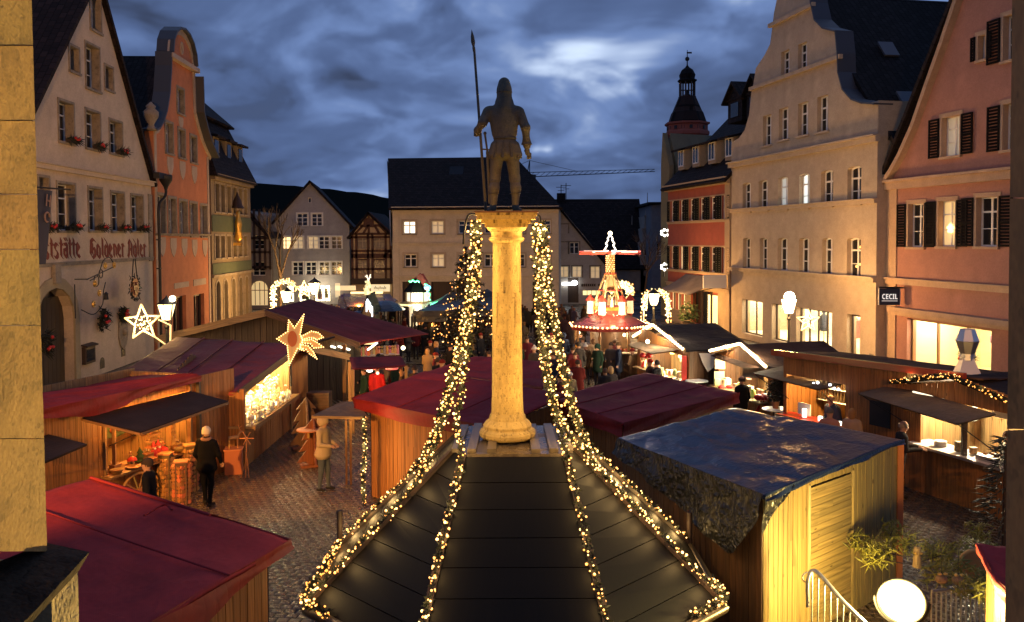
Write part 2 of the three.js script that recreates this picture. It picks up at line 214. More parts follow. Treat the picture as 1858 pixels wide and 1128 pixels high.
// ---------- houses ----------
const faceL = (px, off = 0) => { const k = (px - 929) / F, d = (-18.15 + off + 0.048 * 34) / (k + 0.048); return V(k * d, 0, -d); };  // left side of the square
const faceR = (px, off = 0) => { const k = (px - 929) / F, d = (15.73 + off + 0.193 * 41.2) / (k + 0.193); return V(k * d, 0, -d); };  // right side of the square
function house(name, label, A, B, o = {}) {
  const dir = B.clone().sub(A), L = Math.hypot(dir.x, dir.z), th = Math.atan2(-dir.z, dir.x), g = thing(name, label, 'building', A, th, o.group);
  const n = V(Math.sin(th), 0, Math.cos(th)), ux = V(Math.cos(th), 0, -Math.sin(th));
  const pix = (px, py, z = 0) => { const r = ray(px, py), c = V(0, EYE, 0), P = A.clone().addScaledVector(n, z), t = P.clone().sub(c).dot(n) / r.dot(n), q = c.addScaledVector(r, t).sub(A); return [q.dot(ux), q.y]; };
  const H = { g, L, th, n, ux, pix, holes: [], u: (px, py = 432) => pix(px, py)[0], v: (px, py) => pix(px, py)[1], local: (u, v, z) => V(u, v, z), world: (u, v, z) => g.localToWorld(V(u, v, z)) };
  return H;
}
const arch = (u, v, w, h, rise) => { const p = [[u - w / 2, v], [u + w / 2, v]]; for (let i = 0; i <= 8; i++) { const a = PI * i / 8; p.push([u + Math.cos(a) * w / 2, v + h - rise + Math.sin(a) * rise]); } return p; };
const rect = (u, v, w, h) => [[u - w / 2, v], [u + w / 2, v], [u + w / 2, v + h], [u - w / 2, v + h]];
const cache = new Map();
function frameGeo(w, h, cols, rows, rise, b = 0.06) {
  const key = [w.toFixed(2), h.toFixed(2), cols, rows, rise, b].join(); if (cache.has(key)) return cache.get(key);
  const out = [], d = 0.06, open = rise ? arch(0, 0, w, h, rise) : rect(0, 0, w, h), inn = rise ? arch(0, b, w - 2 * b, h - 2 * b, Math.max(rise - b * 0.6, 0.02)) : rect(0, b, w - 2 * b, h - 2 * b);
  out.push(poly(open, d, 0, [inn]));
  for (let i = 1; i < cols; i++) out.push(box(i * 2 === cols ? b * 1.5 : b * 0.55, h - 2 * b, d * 0.8, -w / 2 + w * i / cols, h / 2, -d * 0.55));
  for (const r of rows) out.push(box(w - 2 * b, r > 0.6 && r < 0.75 ? b * 1.1 : b * 0.55, d * 0.86, 0, h * r, -d * 0.52));
  const g = mergeGeometries(out.map((x) => { const y = x.index ? x.toNonIndexed() : x; return y; })); cache.set(key, g); return g;
}
function win(H, u, v, w, h, o = {}) { // window in an opening; adds the hole
  const rise = o.rise || 0, z = -(o.recess ?? 0.2), par = o.parent || H.g;
  H.holes.push(rise ? arch(u, v, w, h, rise) : rect(u, v, w, h));
  const f = mesh('window', frameGeo(w, h, o.cols ?? 2, o.rows ?? [0.33, 0.66], rise, o.bar), o.frame || mat.white, par); f.position.set(u, v, z);
  const p = mesh('pane', new THREE.PlaneGeometry(w - 0.04, h - (rise ? rise * 0.5 : 0.04)), o.pane || mat.glass, f); p.position.set(0, (h - (rise ? rise * 0.5 : 0)) / 2, -0.045);
  if (rise) { const t = mesh('pane', poly(arch(0, h - rise - 0.05, w - 0.04, rise + 0.03, rise), 0.01, -0.05), o.pane || mat.glass, f); }
  if (o.sill !== 0) mesh('sill', box(w + 0.24, 0.10, 0.16 + (o.sillOut || 0), 0, -0.05, -z + 0.02 + (o.sillOut || 0) / 2), o.sillMat || mat.trimGrey, f);
  if (o.surround) { const s = o.surround, t = mesh('surround', poly(rise ? arch(0, -0.0, w + 2 * s, h + s, rise + s * 0.5) : rect(0, 0, w + 2 * s, h + s), 0.05, -z + 0.045, [rise ? arch(0, 0.001, w, h, rise) : rect(0, 0.001, w, h - 0.001)]), o.surroundMat || mat.trimGrey, f); }
  if (o.reveal) { const d = -z - 0.02; mesh('reveal', [box(0.012, h, d, -w / 2 + 0.008, h / 2, -z - d / 2), box(0.012, h, d, w / 2 - 0.008, h / 2, -z - d / 2), box(w, 0.012, d, 0, h - 0.008, -z - d / 2)], o.reveal, f); }
  if (o.shutters) for (const s of [-1, 1]) { const sw = w * (o.shutW || 0.55), sh = mesh('shutter', shutterGeo(sw, h), o.shutters, f); sh.position.set(s * (w / 2 + sw / 2 + (o.surround || 0) * 0.6 + 0.03), 0, -z + 0.07); }
  return f;
}
function shutterGeo(w, h) { const key = 's' + w.toFixed(2) + h.toFixed(2); if (cache.has(key)) return cache.get(key); const out = [box(0.07, h, 0.05, -w / 2 + 0.035, h / 2), box(0.07, h, 0.05, w / 2 - 0.035, h / 2), box(w, 0.08, 0.05, 0, 0.04), box(w, 0.08, 0.05, 0, h - 0.04), box(w, 0.07, 0.05, 0, h * 0.48)]; const n = Math.floor(h / 0.13); for (let i = 0; i < n; i++) out.push(box(w - 0.12, 0.09, 0.016, 0, 0.1 + (h - 0.2) * (i + 0.5) / n, 0, 0, -0.5)); const g = mergeGeometries(out); cache.set(key, g); return g; }
function wall(H, pts, m, o = {}) { // front with the openings collected so far, and the body behind it
  const t = o.t ?? 0.42; mesh('wall', poly(pts, t, 0, H.holes), m, H.g);
  if (o.depth) mesh('wall', poly(o.body || pts, o.depth - t, -t - (o.gap ?? 0.25)), o.bodyMat || m, H.g);
}
const band = (H, v, u0 = 0, u1 = H.L, h = 0.22, out = 0.12, m = mat.trimGrey, name = 'string_course') => mesh(name, [box(u1 - u0, h, out + 0.02, (u0 + u1) / 2, v, out / 2 - 0.01), box(u1 - u0 + 0.02, h * 0.3, out * 1.6, (u0 + u1) / 2, v + h * 0.6, out * 0.8 - 0.01)], m, H.g);
const bandPx = (H, px, py, ...a) => band(H, H.v(px, py), ...a);
function roofSlab(H, pts, m, t = 0.18, name = 'roof') { return mesh(name, slab(pts.map((p) => V(...p)), t), m, H.g); }
function redBox(H, u, v, w, label) { // fir sprigs with red baubles on a sill
  const t = thing('flower_box', label, 'flower box', H.world(u, v, 0.16), H.th, 'fir filled flower boxes of the inn'), a = [], b = [];
  mesh('trough', box(w, 0.16, 0.2, 0, 0.02, 0), mat.darkBeam, t);
  for (let i = 0; i < 70; i++) { const x = rr(-w / 2, w / 2) * 1.1, s = rr(0.16, 0.36), l = V(x, rr(0.0, 0.14), rr(-0.05, 0.12)), e = l.clone().add(V(rr(-0.7, 0.7), rr(-0.8, 0.9), rr(0.1, 0.9)).normalize().multiplyScalar(s)); a.push(rod(l, e, 0.028, 0.004, 4)); }
  mesh('fir_sprigs', a, mat.needle, t);
  for (let i = 0; i < 5; i++) mesh('bauble', ball(0.055, rr(-w * 0.36, w * 0.36), rr(0.06, 0.18), rr(0.16, 0.24)), mat.red, t);
}

// ===== inn on the left =====
{
  const H = house('inn', 'tall cream gabled inn with painted name band and arched gate at the left', faceL(14), faceL(277));
  const m = stucco([0.62, 0.50, 0.37]), W = (x0, x1, y0, y1, o = {}) => { const a = H.pix((x0 + x1) / 2, y1), b = H.pix((x0 + x1) / 2, y0), u0 = H.u(x0, (y0 + y1) / 2), u1 = H.u(x1, (y0 + y1) / 2); return win(H, a[0], a[1], Math.max(u1 - u0, 0.5), b[1] - a[1], { recess: 0.34, rows: [0.36, 0.70], bar: 0.055, reveal: mat.trimGrey, surround: 0.1, ...o }); };
  W(165, 183, -8, 56); W(127, 143, 86, 130, { cols: 1, rows: [] }); W(157, 181, 84, 162); W(191, 205, 122, 163, { cols: 1, rows: [] });
  const hi = [[108, 134, 186, 258], [157, 182, 203, 270], [200, 222, 221, 279]], lo = [[72, 90, 322, 418], [106, 137, 334, 418], [162, 186, 342, 418], [203, 226, 350, 419], [239, 260, 355, 419]];
  hi.forEach((q) => W(...q)); lo.forEach((q) => W(...q));
  const g0 = H.pix(102, 700), gw = H.u(134, 600) - H.u(64, 600), gv = H.v(100, 522); H.holes.push(arch((H.u(134, 600) + H.u(64, 600)) / 2, 0, gw, gv, gw * 0.42));
  const P = [[0, 0], [H.L, 0], [H.L, H.v(268, 330)], H.pix(262, 286), H.pix(246, 226), H.pix(228, 160), H.pix(205, 80), H.pix(186, 10), H.pix(172, -44), H.pix(158, -22), H.pix(66, 185), [0.1, H.v(20, 288)], [0, H.v(20, 294)]];
  wall(H, P, m, { depth: 14, t: 0.5 });
  const gu = (H.u(134, 600) + H.u(64, 600)) / 2; 
  mesh('gate_arch', poly(arch(gu, 0, gw + 0.9, gv + 0.45, gw * 0.42 + 0.4), 0.08, 0.075, [arch(gu, 0.001, gw, gv, gw * 0.42)]), stucco([0.40, 0.33, 0.2]), H.g);
  for (let i = 0; i < 9; i++) mesh('gate_board', box(gw / 9 - 0.02, gv - 0.4, 0.06, gu - gw / 2 + gw * (i + 0.5) / 9, (gv - 0.4) / 2, -0.42), timber([0.10, 0.075, 0.045]), H.g);
  mesh('keystone', box(0.5, 0.75, 0.16, gu, gv + 0.55, 0.1), mat.trimGrey, H.g);
  bandPx(H, 200, 322, 0, H.L, 0.2, 0.18, m, 'cornice'); bandPx(H, 200, 474, 0, H.L, 0.13, 0.07, mat.trimGrey);
  mesh('corner_stone', box(0.5, H.v(268, 352) - H.v(268, 474), 0.06, H.L - 0.27, (H.v(268, 352) + H.v(268, 474)) / 2, 0.025), mat.trimGrey, H.g);
  const apex = H.pix(172, -44), e = [H.L + 0.25, H.v(268, 334)], w = [-0.2, H.v(20, 296)];
  roofSlab(H, [[apex[0], apex[1] + 0.2, 0.25], [e[0], e[1], 0.25], [e[0], e[1], -14], [apex[0], apex[1] + 0.2, -14]], mat.tileDark); roofSlab(H, [[w[0], w[1], 0.25], [apex[0], apex[1] + 0.2, 0.25], [apex[0], apex[1] + 0.2, -14], [w[0], w[1], -14]], mat.tileDark);
  const names = ['leftmost', 'second', 'third', 'fourth', 'rightmost'];
  hi.forEach((q, i) => redBox(H, H.u((q[0] + q[1]) / 2 + 4, q[3]), H.v((q[0] + q[1]) / 2 + 4, q[3]) + 0.02, 0.85, `red decorated fir box under the ${['leftmost', 'middle', 'rightmost'][i]} upper window of the inn gable`));
  lo.forEach((q, i) => redBox(H, H.u((q[0] + q[1]) / 2 + 4, q[3]), H.v((q[0] + q[1]) / 2 + 4, q[3]) + 0.06, 0.95, `red decorated fir box under the ${names[i]} window above the painted inn name`));
  // painted name in blackletter, cut with a broad pen
  const pen = (a, b, k = 0.16) => { const n = [0.11 * k / 0.16, 0.11 * k / 0.16]; return [[a[0] - n[0], a[1] + n[1]], [a[0] + n[0], a[1] - n[1]], [b[0] + n[0], b[1] - n[1]], [b[0] - n[0], b[1] + n[1]]]; };
  const G = {
    a: [[[.1, .95], [.5, 1]], [[.5, 1], [.5, .1]], [[.12, .55], [.12, .15]], [[.12, .55], [.5, .62]], [[.12, .15], [.3, .02]], [[.3, .02], [.5, .15]], [[.5, .1], [.62, 0]]],
    s: [[[.5, .95], [.3, 1.02]], [[.3, 1.02], [.12, .85]], [[.12, .85], [.14, .62]], [[.14, .62], [.46, .42]], [[.46, .42], [.46, .14]], [[.46, .14], [.28, 0]], [[.28, 0], [.06, .08]]],
    t: [[[.2, 1.35], [.2, .12]], [[.2, .12], [.38, 0]], [[.04, .98], [.44, .98]]],
    l: [[[.2, 1.5], [.2, .12]], [[.2, .12], [.36, 0]]],
    e: [[[.14, .85], [.14, .14]], [[.14, .85], [.32, 1.02]], [[.32, 1.02], [.5, .82]], [[.5, .82], [.16, .5]], [[.14, .14], [.32, 0]], [[.32, 0], [.52, .12]]],
    o: [[[.12, .86], [.12, .14]], [[.12, .86], [.32, 1.02]], [[.32, 1.02], [.52, .84]], [[.52, .84], [.52, .14]], [[.52, .14], [.32, 0]], [[.32, 0], [.12, .14]]],
    d: [[[.12, .8], [.12, .14]], [[.12, .8], [.32, .96]], [[.06, 1.48], [.34, 1.3]], [[.34, 1.3], [.54, .95]], [[.54, .95], [.54, .14]], [[.54, .14], [.32, 0]], [[.32, 0], [.12, .14]]],
    n: [[[.06, .92], [.16, 1]], [[.16, 1], [.16, .04]], [[.16, .84], [.38, 1.02]], [[.38, 1.02], [.52, .86]], [[.52, .86], [.52, .1]], [[.52, .1], [.64, 0]]],
    r: [[[.06, .92], [.16, 1]], [[.16, 1], [.16, .04]], [[.16, .84], [.34, 1.02]], [[.34, 1.02], [.46, .9]], [[.08, .02], [.28, .02]]],
    G: [[[.2, 1.3], [.12, .3]], [[.12, .3], [.42, 0]], [[.42, 0], [.78, .2]], [[.78, .2], [.78, .75]], [[.78, .75], [.5, .68]], [[.2, 1.3], [.5, 1.48]], [[.5, 1.48], [.82, 1.3]], [[.38, 1.2], [.38, .35]]],
    A: [[[.1, 1.1], [.4, 1.45]], [[.4, 1.45], [.66, 1.2]], [[.66, 1.2], [.66, .1]], [[.66, .1], [.8, 0]], [[.26, 1.2], [.22, .3]], [[.22, .3], [.04, .02]], [[.2, .62], [.66, .7]]],
    '\u00e4': null,
  };
  G['\u00e4'] = [...G.a, [[.16, 1.3], [.22, 1.36]], [[.4, 1.3], [.46, 1.36]]];
  const adv = { G: .98, A: .92, t: .5, l: .46, r: .58 }, paint = M([0.17, 0.035, 0.022], { roughness: 0.9 });
  const write = (txt, x0, x1, y) => { let w = 0; for (const c of txt) w += c === ' ' ? 0.4 : (adv[c] || .7); const a = H.pix(x0, y), b = H.pix(x1, y - 1), k = (b[0] - a[0]) / w, hgt = 0.56; let x = a[0]; for (const c of txt) { if (G[c]) mesh('letter', G[c].map(([p, q]) => poly(pen(p, q).map(([s, t]) => [x + s * k, a[1] + t * hgt]), 0.012, 0.022 + rnd() * 0.004)), paint, H.g); x += k * (c === ' ' ? 0.4 : (adv[c] || .7)); } };
  write('Gastst\u00e4tte', 54, 147, 470); write('Goldener', 163, 227, 468); write('Adler', 232, 266, 466);
  // wrought-iron hanging signs
  const sign = (px, py, label, eagle) => {
    const p = H.pix(px, py, 0.9), t = thing('inn_sign', label, 'inn sign', H.world(p[0], p[1], 0.9), H.th); if (!eagle) t.scale.setScalar(.7);
    const ring = (r, tubeR, x = 0, y = 0, a = 2 * PI, ro = 0) => new THREE.TorusGeometry(r, tubeR, 6, 24, a).rotateZ(ro).translate(x, y, 0);
    if (eagle) {
      const w = []; for (let i = 0; i < 90; i++) { const a = rnd() * 6.283, r = rr(0.48, 0.66), l = V(Math.cos(a) * r, Math.sin(a) * r * 0.92, rr(-0.06, 0.08)); w.push(rod(l, l.clone().add(V(rr(-1, 1), rr(-1, 1), rr(-0.4, 0.6)).multiplyScalar(0.14)), 0.03, 0.006, 4)); } mesh('wreath', w, mat.needle, t);
      mesh('medallion', cyl(0.45, 0.45, 0.06, 0, 0, 0, 24).rotateX(PI / 2), M([0.34, 0.12, 0.035], { roughness: 0.5 }), t);
      const wing = (s) => poly([[0, .08], [s * .12, .2], [s * .3, .27], [s * .33, .05], [s * .26, -.12], [s * .16, -.05], [s * .2, -.24], [s * .07, -.14], [0, -.28]], 0.03, 0.065); mesh('eagle', [wing(1), wing(-1), ball(0.07, 0.0, .2, .05), poly([[-.06, -.12], [.06, -.12], [.13, -.34], [-.13, -.34]], .03, .064)], M([0.12, 0.035, 0.018], { roughness: 0.5 }), t);
      mesh('chain', [rod(V(-.3, .5, 0), V(-.1, 1.35, 0), .025), rod(V(.3, .5, 0), V(.1, 1.35, 0), .025)], mat.iron, t);
    } else {
      mesh('hook', [ring(.34, .03, .0, .75), ring(.26, .03, .65, 1.15), rod(V(-1.3, .9, 0), V(2.9, 1.55, 0), .035), rod(V(-1.1, .6, -.8), V(-1.1, -1.4, -.8), .035), tube([V(-.9, .8, 0), V(.3, 1.1, 0), V(1.0, 1.9, 0), V(2.0, 2.1, 0), V(2.6, 1.7, 0)], .03), tube([V(-1, -.9, -.5), V(0, -1.25, -.2), V(.8, -.7, 0), V(.95, 0, 0), V(1.3, .6, 0)], .03), rod(V(-1.1, .9, -.8), V(-1.1, .9, 0), .03)], mat.iron, t);
      for (const [x, y] of [[-.35, .6], [1.2, 1.62], [2.55, 1.62], [.25, 0], [-.6, -.6]]) mesh('rosette', [new THREE.TorusGeometry(.17, .045, 6, 14).translate(x, y, .05), ball(.09, x, y, .06)], mat.gold, t);
      mesh('lantern', [cyl(.12, .15, .34, 1.35, -.3, 0, 6), new THREE.ConeGeometry(.18, .16, 6).translate(1.35, -.05, 0)], mat.iron, t);
    }
  };
  sign(176, 532, 'wrought-iron scroll bracket with gold rosettes beside the arched gate', false); sign(245, 522, 'round hanging sign with a red eagle in a fir wreath under the inn name', true);
  const wr = (px, py, r, label) => { const p = H.pix(px, py, 0.12), t = thing('wreath', label, 'wreath', H.world(p[0], p[1], 0.12), H.th), a = []; for (let i = 0; i < 130; i++) { const q = rnd() * 6.283, rad = rr(0.1, r), l = V(Math.cos(q) * rad, Math.sin(q) * rad, rr(-.04, .14)); a.push(rod(l, l.clone().add(V(rr(-1, 1), rr(-1, .7), rr(-.2, .8)).multiplyScalar(.3)), .04, .006, 4)); } mesh('fir_sprigs', a, mat.needle, t); for (let i = 0; i < 4; i++) mesh('bauble', ball(.07, rr(-r, r) * .5, rr(-r, r) * .5, .24), mat.red, t); };
  wr(186, 579, 0.5, 'fir wreath with red baubles on the inn wall right of the gate'); wr(82, 622, 0.45, 'fir wreath hanging inside the arched inn gate'); wr(222, 570, 0.36, 'small fir bunch on the inn wall below the eagle sign');
  const pq = H.pix(158, 643), bx = thing('notice_case', 'dark glazed menu case on the inn wall beside the gate', 'notice case', H.world(pq[0], pq[1], 0.08), H.th); mesh('case', box(1.0, 0.75, 0.16), mat.darkBeam, bx); mesh('roof', box(1.12, 0.06, 0.3, 0, 0.42, 0.05, 0, 0.25), mat.darkBeam, bx); mesh('pane', box(0.78, 0.5, 0.01, 0, -0.02, 0.088), mat.glass, bx);
  const pl = H.pix(222, 607); const plq = thing('plaque', 'pale carved stone coat of arms on the inn wall', 'plaque', H.world(pl[0], pl[1], 0.03), H.th); mesh('shield', poly([[-.45, .6], [0, .72], [.45, .6], [.5, -.1], [.3, -.5], [0, -.7], [-.3, -.5], [-.5, -.1]], .08, .06, [], .02), mat.trimGrey, plq); mesh('relief', [ball(.2, 0, .15, .06), box(.5, .06, .06, 0, -.2, .07)], mat.trimGrey, plq);
  for (const [px, py, lb] of [[186, 668, 'low'], [224, 646, 'high']]) { const q = H.pix(px, py); mesh('cellar_vent', [poly(arch(q[0], q[1], .5, .5, .25), .02, .012)], mat.iron, H.g); }
  // flag seen past the window jamb
  const fp = H.pix(84, 345, 1.6), fl = thing('banner', 'dark blue hanging banner with pale letters beside the inn windows', 'banner', H.world(fp[0], fp[1], 1.6), H.th);
  mesh('pole', rod(V(-2.2, .15, -1.6), V(.55, .05, .6), .03), mat.iron, fl);
  const sh = new THREE.PlaneGeometry(1.15, 2.6, 6, 12); { const p = sh.attributes.position; for (let i = 0; i < p.count; i++) { const y = p.getY(i), x = p.getX(i); p.setXYZ(i, x * (1 - (1.3 - y) * 0.22) - (1.3 - y) * .2, y - 1.3 + (x < 0 ? 0 : 0), Math.sin(x * 5 + y) * .06); } sh.computeVertexNormals(); }
  mesh('cloth', sh, M([0.030, 0.032, 0.055], { roughness: .9 }), fl);
  const lm = M([0.25, 0.16, 0.13], { roughness: .9 }); mesh('lettering', [box(.07, .42, .01, -.15, -.35, .09, 0, 0, -.2), box(.07, .42, .01, .1, -.38, .09, 0, 0, -.2), box(.22, .06, .01, -.03, -.37, .09, 0, 0, -.2), new THREE.TorusGeometry(.17, .035, 4, 14, 5).translate(-.15, -.95, .09)], lm, fl);
  // rain pipe with hopper
  const dp = thing('rain_pipe', 'dark rain pipe with a hopper between the inn and the orange house', 'rain pipe', H.world(H.L + 0.2, 0, 0.2), H.th); const hv = H.v(275, 322);
  mesh('hopper', [lathe([[.08, -.5], [.12, -.35], [.34, .0], [.36, .25], [.3, .3]], 10).translate(.55, hv - .1, .3), box(1.1, .3, .3, 0, hv + .1, .2)], mat.iron, dp);
  mesh('pipe', [tube([V(.55, hv - .5, .3), V(.5, hv - .9, .3), V(.1, hv - 1.3, .12), V(-.02, hv - 1.7, .1), V(0, hv - 3, .1), V(0, 0, .1)], .075, 40, 8)], mat.iron, dp);
  for (const y of [2.5, 4.5, 6]) mesh('clip', box(.24, .06, .2, 0, y, .06), mat.iron, dp);
}

// ===== orange house with curved gable =====
{
  const H = house('orange_house', 'orange house with a curved baroque gable and white trim', faceL(283), faceL(381)), m = stucco([0.60, 0.22, 0.10]), tr = stucco([0.50, 0.40, 0.31]);
  const W = (x0, x1, y0, y1, o = {}) => { const a = H.pix((x0 + x1) / 2, y1), b = H.pix((x0 + x1) / 2, y0); return win(H, a[0], a[1], Math.max(H.u(x1, y1) - H.u(x0, y1), .6), b[1] - a[1], { recess: .26, surround: .14, reveal: mat.trimGrey, rows: [.36, .7], ...o }); };
  W(322, 334, 162, 206); const r2 = [[301, 314, 224, 278], [324, 336, 236, 286], [346, 357, 248, 295]], r3 = [[286, 301, 354, 423], [307, 320, 360, 425], [327, 340, 365, 426], [346, 358, 369, 428], [365, 376, 373, 429]];
  r2.forEach((q) => W(...q)); r3.forEach((q) => W(...q)); 
  const D = [[314, 338, 538, 605], [352, 371, 534, 598]].map(([a, b, y0]) => { const u0 = H.u(a, 560), u1 = H.u(b, 560), v = H.v((a + b) / 2, y0); H.holes.push(rect((u0 + u1) / 2, 0.02, u1 - u0, v)); return [(u0 + u1) / 2, u1 - u0, v]; });
  const px = [[279, 238], [285, 235], [292, 222], [298, 203], [303, 170], [306, 122], [306, 97]].map(([x, y]) => H.pix(x, y)), pxr = [[351, 140], [352, 170], [353, 204], [360, 232], [367, 255], [374, 272], [381, 286]].map(([x, y]) => H.pix(x, y));
  const top = []; const c0 = H.pix(306, 97), c1 = H.pix(351, 140); for (let i = 0; i <= 8; i++) { const a = PI * (1 - i / 8), u = (c0[0] + c1[0]) / 2 + Math.cos(a) * (c1[0] - c0[0]) / 2; top.push([u, (c0[1] + c1[1]) / 2 + .2 + Math.sin(a) * 1.7]); }
  wall(H, [[0, 0], [H.L, 0], [H.L, pxr[6][1]], ...pxr.slice().reverse(), ...top.slice().reverse(), ...px.slice().reverse(), [0, px[0][1]]], m, { depth: 13, t: .45, bodyMat: m, body: [[0, 0], [H.L, 0], [H.L, pxr[6][1]], [(c0[0] + c1[0]) / 2 + .8, c0[1] - 1.2], [(c0[0] + c1[0]) / 2 - .8, c0[1] - 1.2], [0, px[0][1]]] });
  const edge = (pts, w, dz, mm, name) => mesh(name, pts.slice(1).map((p, i) => { const q = pts[i], L = Math.hypot(p[0] - q[0], p[1] - q[1]) + .05; return box(L, w, dz, (p[0] + q[0]) / 2, (p[1] + q[1]) / 2, dz / 2 - .02 - (name === 'coping' ? .62 : 0), 0, 0, Math.atan2(p[1] - q[1], p[0] - q[0])); }), mm, H.g);
  const cap = M([0.040, 0.045, 0.055], { roughness: .5 });
  edge([...px, ...top, ...pxr], .34, .1, tr, 'gable_trim'); edge(px.map(([u, v]) => [u - .2, v + .05]), .12, .9, cap, 'coping'); edge(top.map(([u, v]) => [u, v + .2]), .12, .95, cap, 'coping'); edge(pxr.map(([u, v]) => [u + .2, v + .05]), .12, 1.2, cap, 'coping');
  const mc = (c0[0] + c1[0]) / 2; mesh('pediment_cornice', box(c1[0] - c0[0] + .5, .26, .35, mc, (c0[1] + c1[1]) / 2 + .15, .16), tr, H.g); mesh('oculus', new THREE.TorusGeometry(.26, .06, 6, 16).scale(.7, 1.2, 1).translate(mc, (c0[1] + c1[1]) / 2 + 1.0, .03), tr, H.g);
  const apron = (u, v, w, h) => mesh('apron', poly([[u - w / 2, v], [u + w / 2, v], [u + w / 2, v - h * .45], [u + w * .3, v - h * .8], [u, v - h], [u - w * .3, v - h * .8], [u - w / 2, v - h * .45]].reverse(), .04, .03), tr, H.g);
  for (const [q, h] of [...r2.map((q) => [q, 1.05]), ...r3.map((q) => [q, 1.05])]) { const c = (q[0] + q[1]) / 2 + 1; apron(H.u(c, q[3] + 3), H.v(c, q[3] + 3) - .12, 1.0, h); }
  apron(H.u(328, 210), H.v(328, 209) - .1, .8, .7);
  bandPx(H, 330, 426, 0, H.L, .1, .12, mat.trimGrey, 'sill_band'); mesh('corner_strip', box(.32, px[0][1], .05, .18, px[0][1] / 2, .02), tr, H.g); mesh('corner_strip', box(.32, pxr[6][1], .05, H.L - .18, pxr[6][1] / 2, .02), tr, H.g);
  for (const [a, b, y0, y1] of [[316, 342, 509, 524], [351, 373, 503, 519]]) { const p = H.pix(a, y1), q = H.pix(b, y0 + 1); mesh('panel', box(q[0] - p[0], q[1] - p[1], .04, (p[0] + q[0]) / 2, (p[1] + q[1]) / 2, .02), tr, H.g); }
  for (const [u, w, h] of D) { const d = mesh('door', [box(w, .1, .08, u, h - .05, -.25), box(.1, h, .08, u - w / 2 + .05, h / 2, -.25), box(.1, h, .08, u + w / 2 - .05, h / 2, -.25), box(.08, h, .08, u, h / 2, -.25), box(w, .5, .06, u, .3, -.27)], mat.darkBeam, H.g); mesh('pane', box(w - .1, h - .1, .02, u, h / 2, -.3), mat.glass, d); mesh('lit_pane', box(.16, .9, .01, u + .1, h - .8, -.285), mat.warmPane, d); }
  const rv = c0[1] + .3, rl = [-.3, px[0][1] - .2], rrr = [H.L + .2, pxr[6][1] - .1];
  roofSlab(H, [[mc, rv, -.5], [rrr[0], rrr[1], -.5], [rrr[0], rrr[1], -13.5], [mc, rv, -13.5]], mat.tileDark); roofSlab(H, [[rl[0], rl[1], -.5], [mc, rv, -.5], [mc, rv, -13.5], [rl[0], rl[1], -13.5]], mat.tileDark);
  const vz = H.pix(266, 215, -.3); mesh('finial_vase', lathe([[0, 0], [.3, 0], [.2, .15], [.14, .3], [.36, .7], [.4, .95], [.2, 1.15], [.26, 1.25], [.0, 1.5]], 12).translate(-.3, px[0][1], .0), mat.trimGrey, H.g);
}
// ===== green house with mansard roof =====
{
  const H = house('green_house', 'old house with green bands and a hipped mansard roof beside the orange house', faceL(385), faceL(456)), ev = H.v(384, 318), m = stucco([0.23, 0.18, 0.115]), gr = stucco([0.075, 0.10, 0.06]);
  const rowW = (xs, yt, yb, o) => { const v0 = H.v(xs[0], yb), v1 = H.v(xs[0], yt); xs.forEach((x) => win(H, H.u(x, (yt + yb) / 2), v0, .95, v1 - v0, { recess: .22, surround: .13, cols: 2, ...o })); };
  rowW([394, 404, 415, 426, 436, 445], 333, 384, {}); rowW([394, 404, 415, 426, 436, 445], 428, 468, {}); rowW([396, 410, 424, 437, 448], 510, 590, { rise: .45, rows: [.7] });
  wall(H, [[0, 0], [H.L, 0], [H.L, ev], [0, ev]], m, { depth: 12 });
  const gv = (y0, y1) => { const a = H.v(388, y1), b = H.v(388, y0); mesh('green_band', box(H.L - .1, b - a, .05, H.L / 2, (a + b) / 2, .022), gr, H.g); };
  gv(390, 420); gv(478, 498); band(H, ev - .1, 0, H.L, .3, .3, m, 'cornice'); bandPx(H, 388, 502, 0, H.L, .14, .1);
  const s = H.pix(424, 440); mesh('corner_figure', [lathe([[.05, 0], [.3, .3], [.2, .8], [.26, 1.3], [.2, 1.6], [.12, 1.9], [.16, 2.1], [0, 2.3]], 10).translate(s[0], s[1], .35), box(.5, .2, .5, s[0], s[1] - .1, .3)], mat.gold, H.g);
  mesh('canopy', [lathe([[.5, 0], [.35, .2], [.3, .5], [.1, .9], [0, 1.2]], 8).translate(s[0], s[1] + 2.4, .3)], mat.darkBeam, H.g);
  const t1 = ev + 4.2, t2 = ev + 7.2, i1 = 2.2, i2 = 5.6, D = 12, r = mat.tileDark, L = H.L;
  const ringq = (v0, i0, v1, i1) => { roofSlab(H, [[-.3 + i0, v0, .5 - i0], [L + .3 - i0, v0, .5 - i0], [L + .3 - i1, v1, .5 - i1], [-.3 + i1, v1, .5 - i1]], r); roofSlab(H, [[L + .3 - i0, v0, .5 - i0], [L + .3 - i0, v0, -D + i0], [L + .3 - i1, v1, -D + i1], [L + .3 - i1, v1, .5 - i1]], r); roofSlab(H, [[-.3 + i0, v0, -D + i0], [-.3 + i0, v0, .5 - i0], [-.3 + i1, v1, .5 - i1], [-.3 + i1, v1, -D + i1]], r); };
  ringq(ev, 0, t1, i1 * .8); ringq(t1 - .1, i1 * .6, t2, i2 * .8);
  for (let i = 0; i < 3; i++) { const u = L * (.2 + .3 * i), d = mesh('dormer', [box(1.5, 1.7, 2, u, ev + 1.9, -1.2)], m, H.g); mesh('pane', box(.9, 1.1, .04, u, ev + 1.9, -.17), mat.glass, d); mesh('dormer_roof', [box(1.9, .15, 2.6, u, ev + 2.85, -1.1, 0, .15)], r, d); }
}
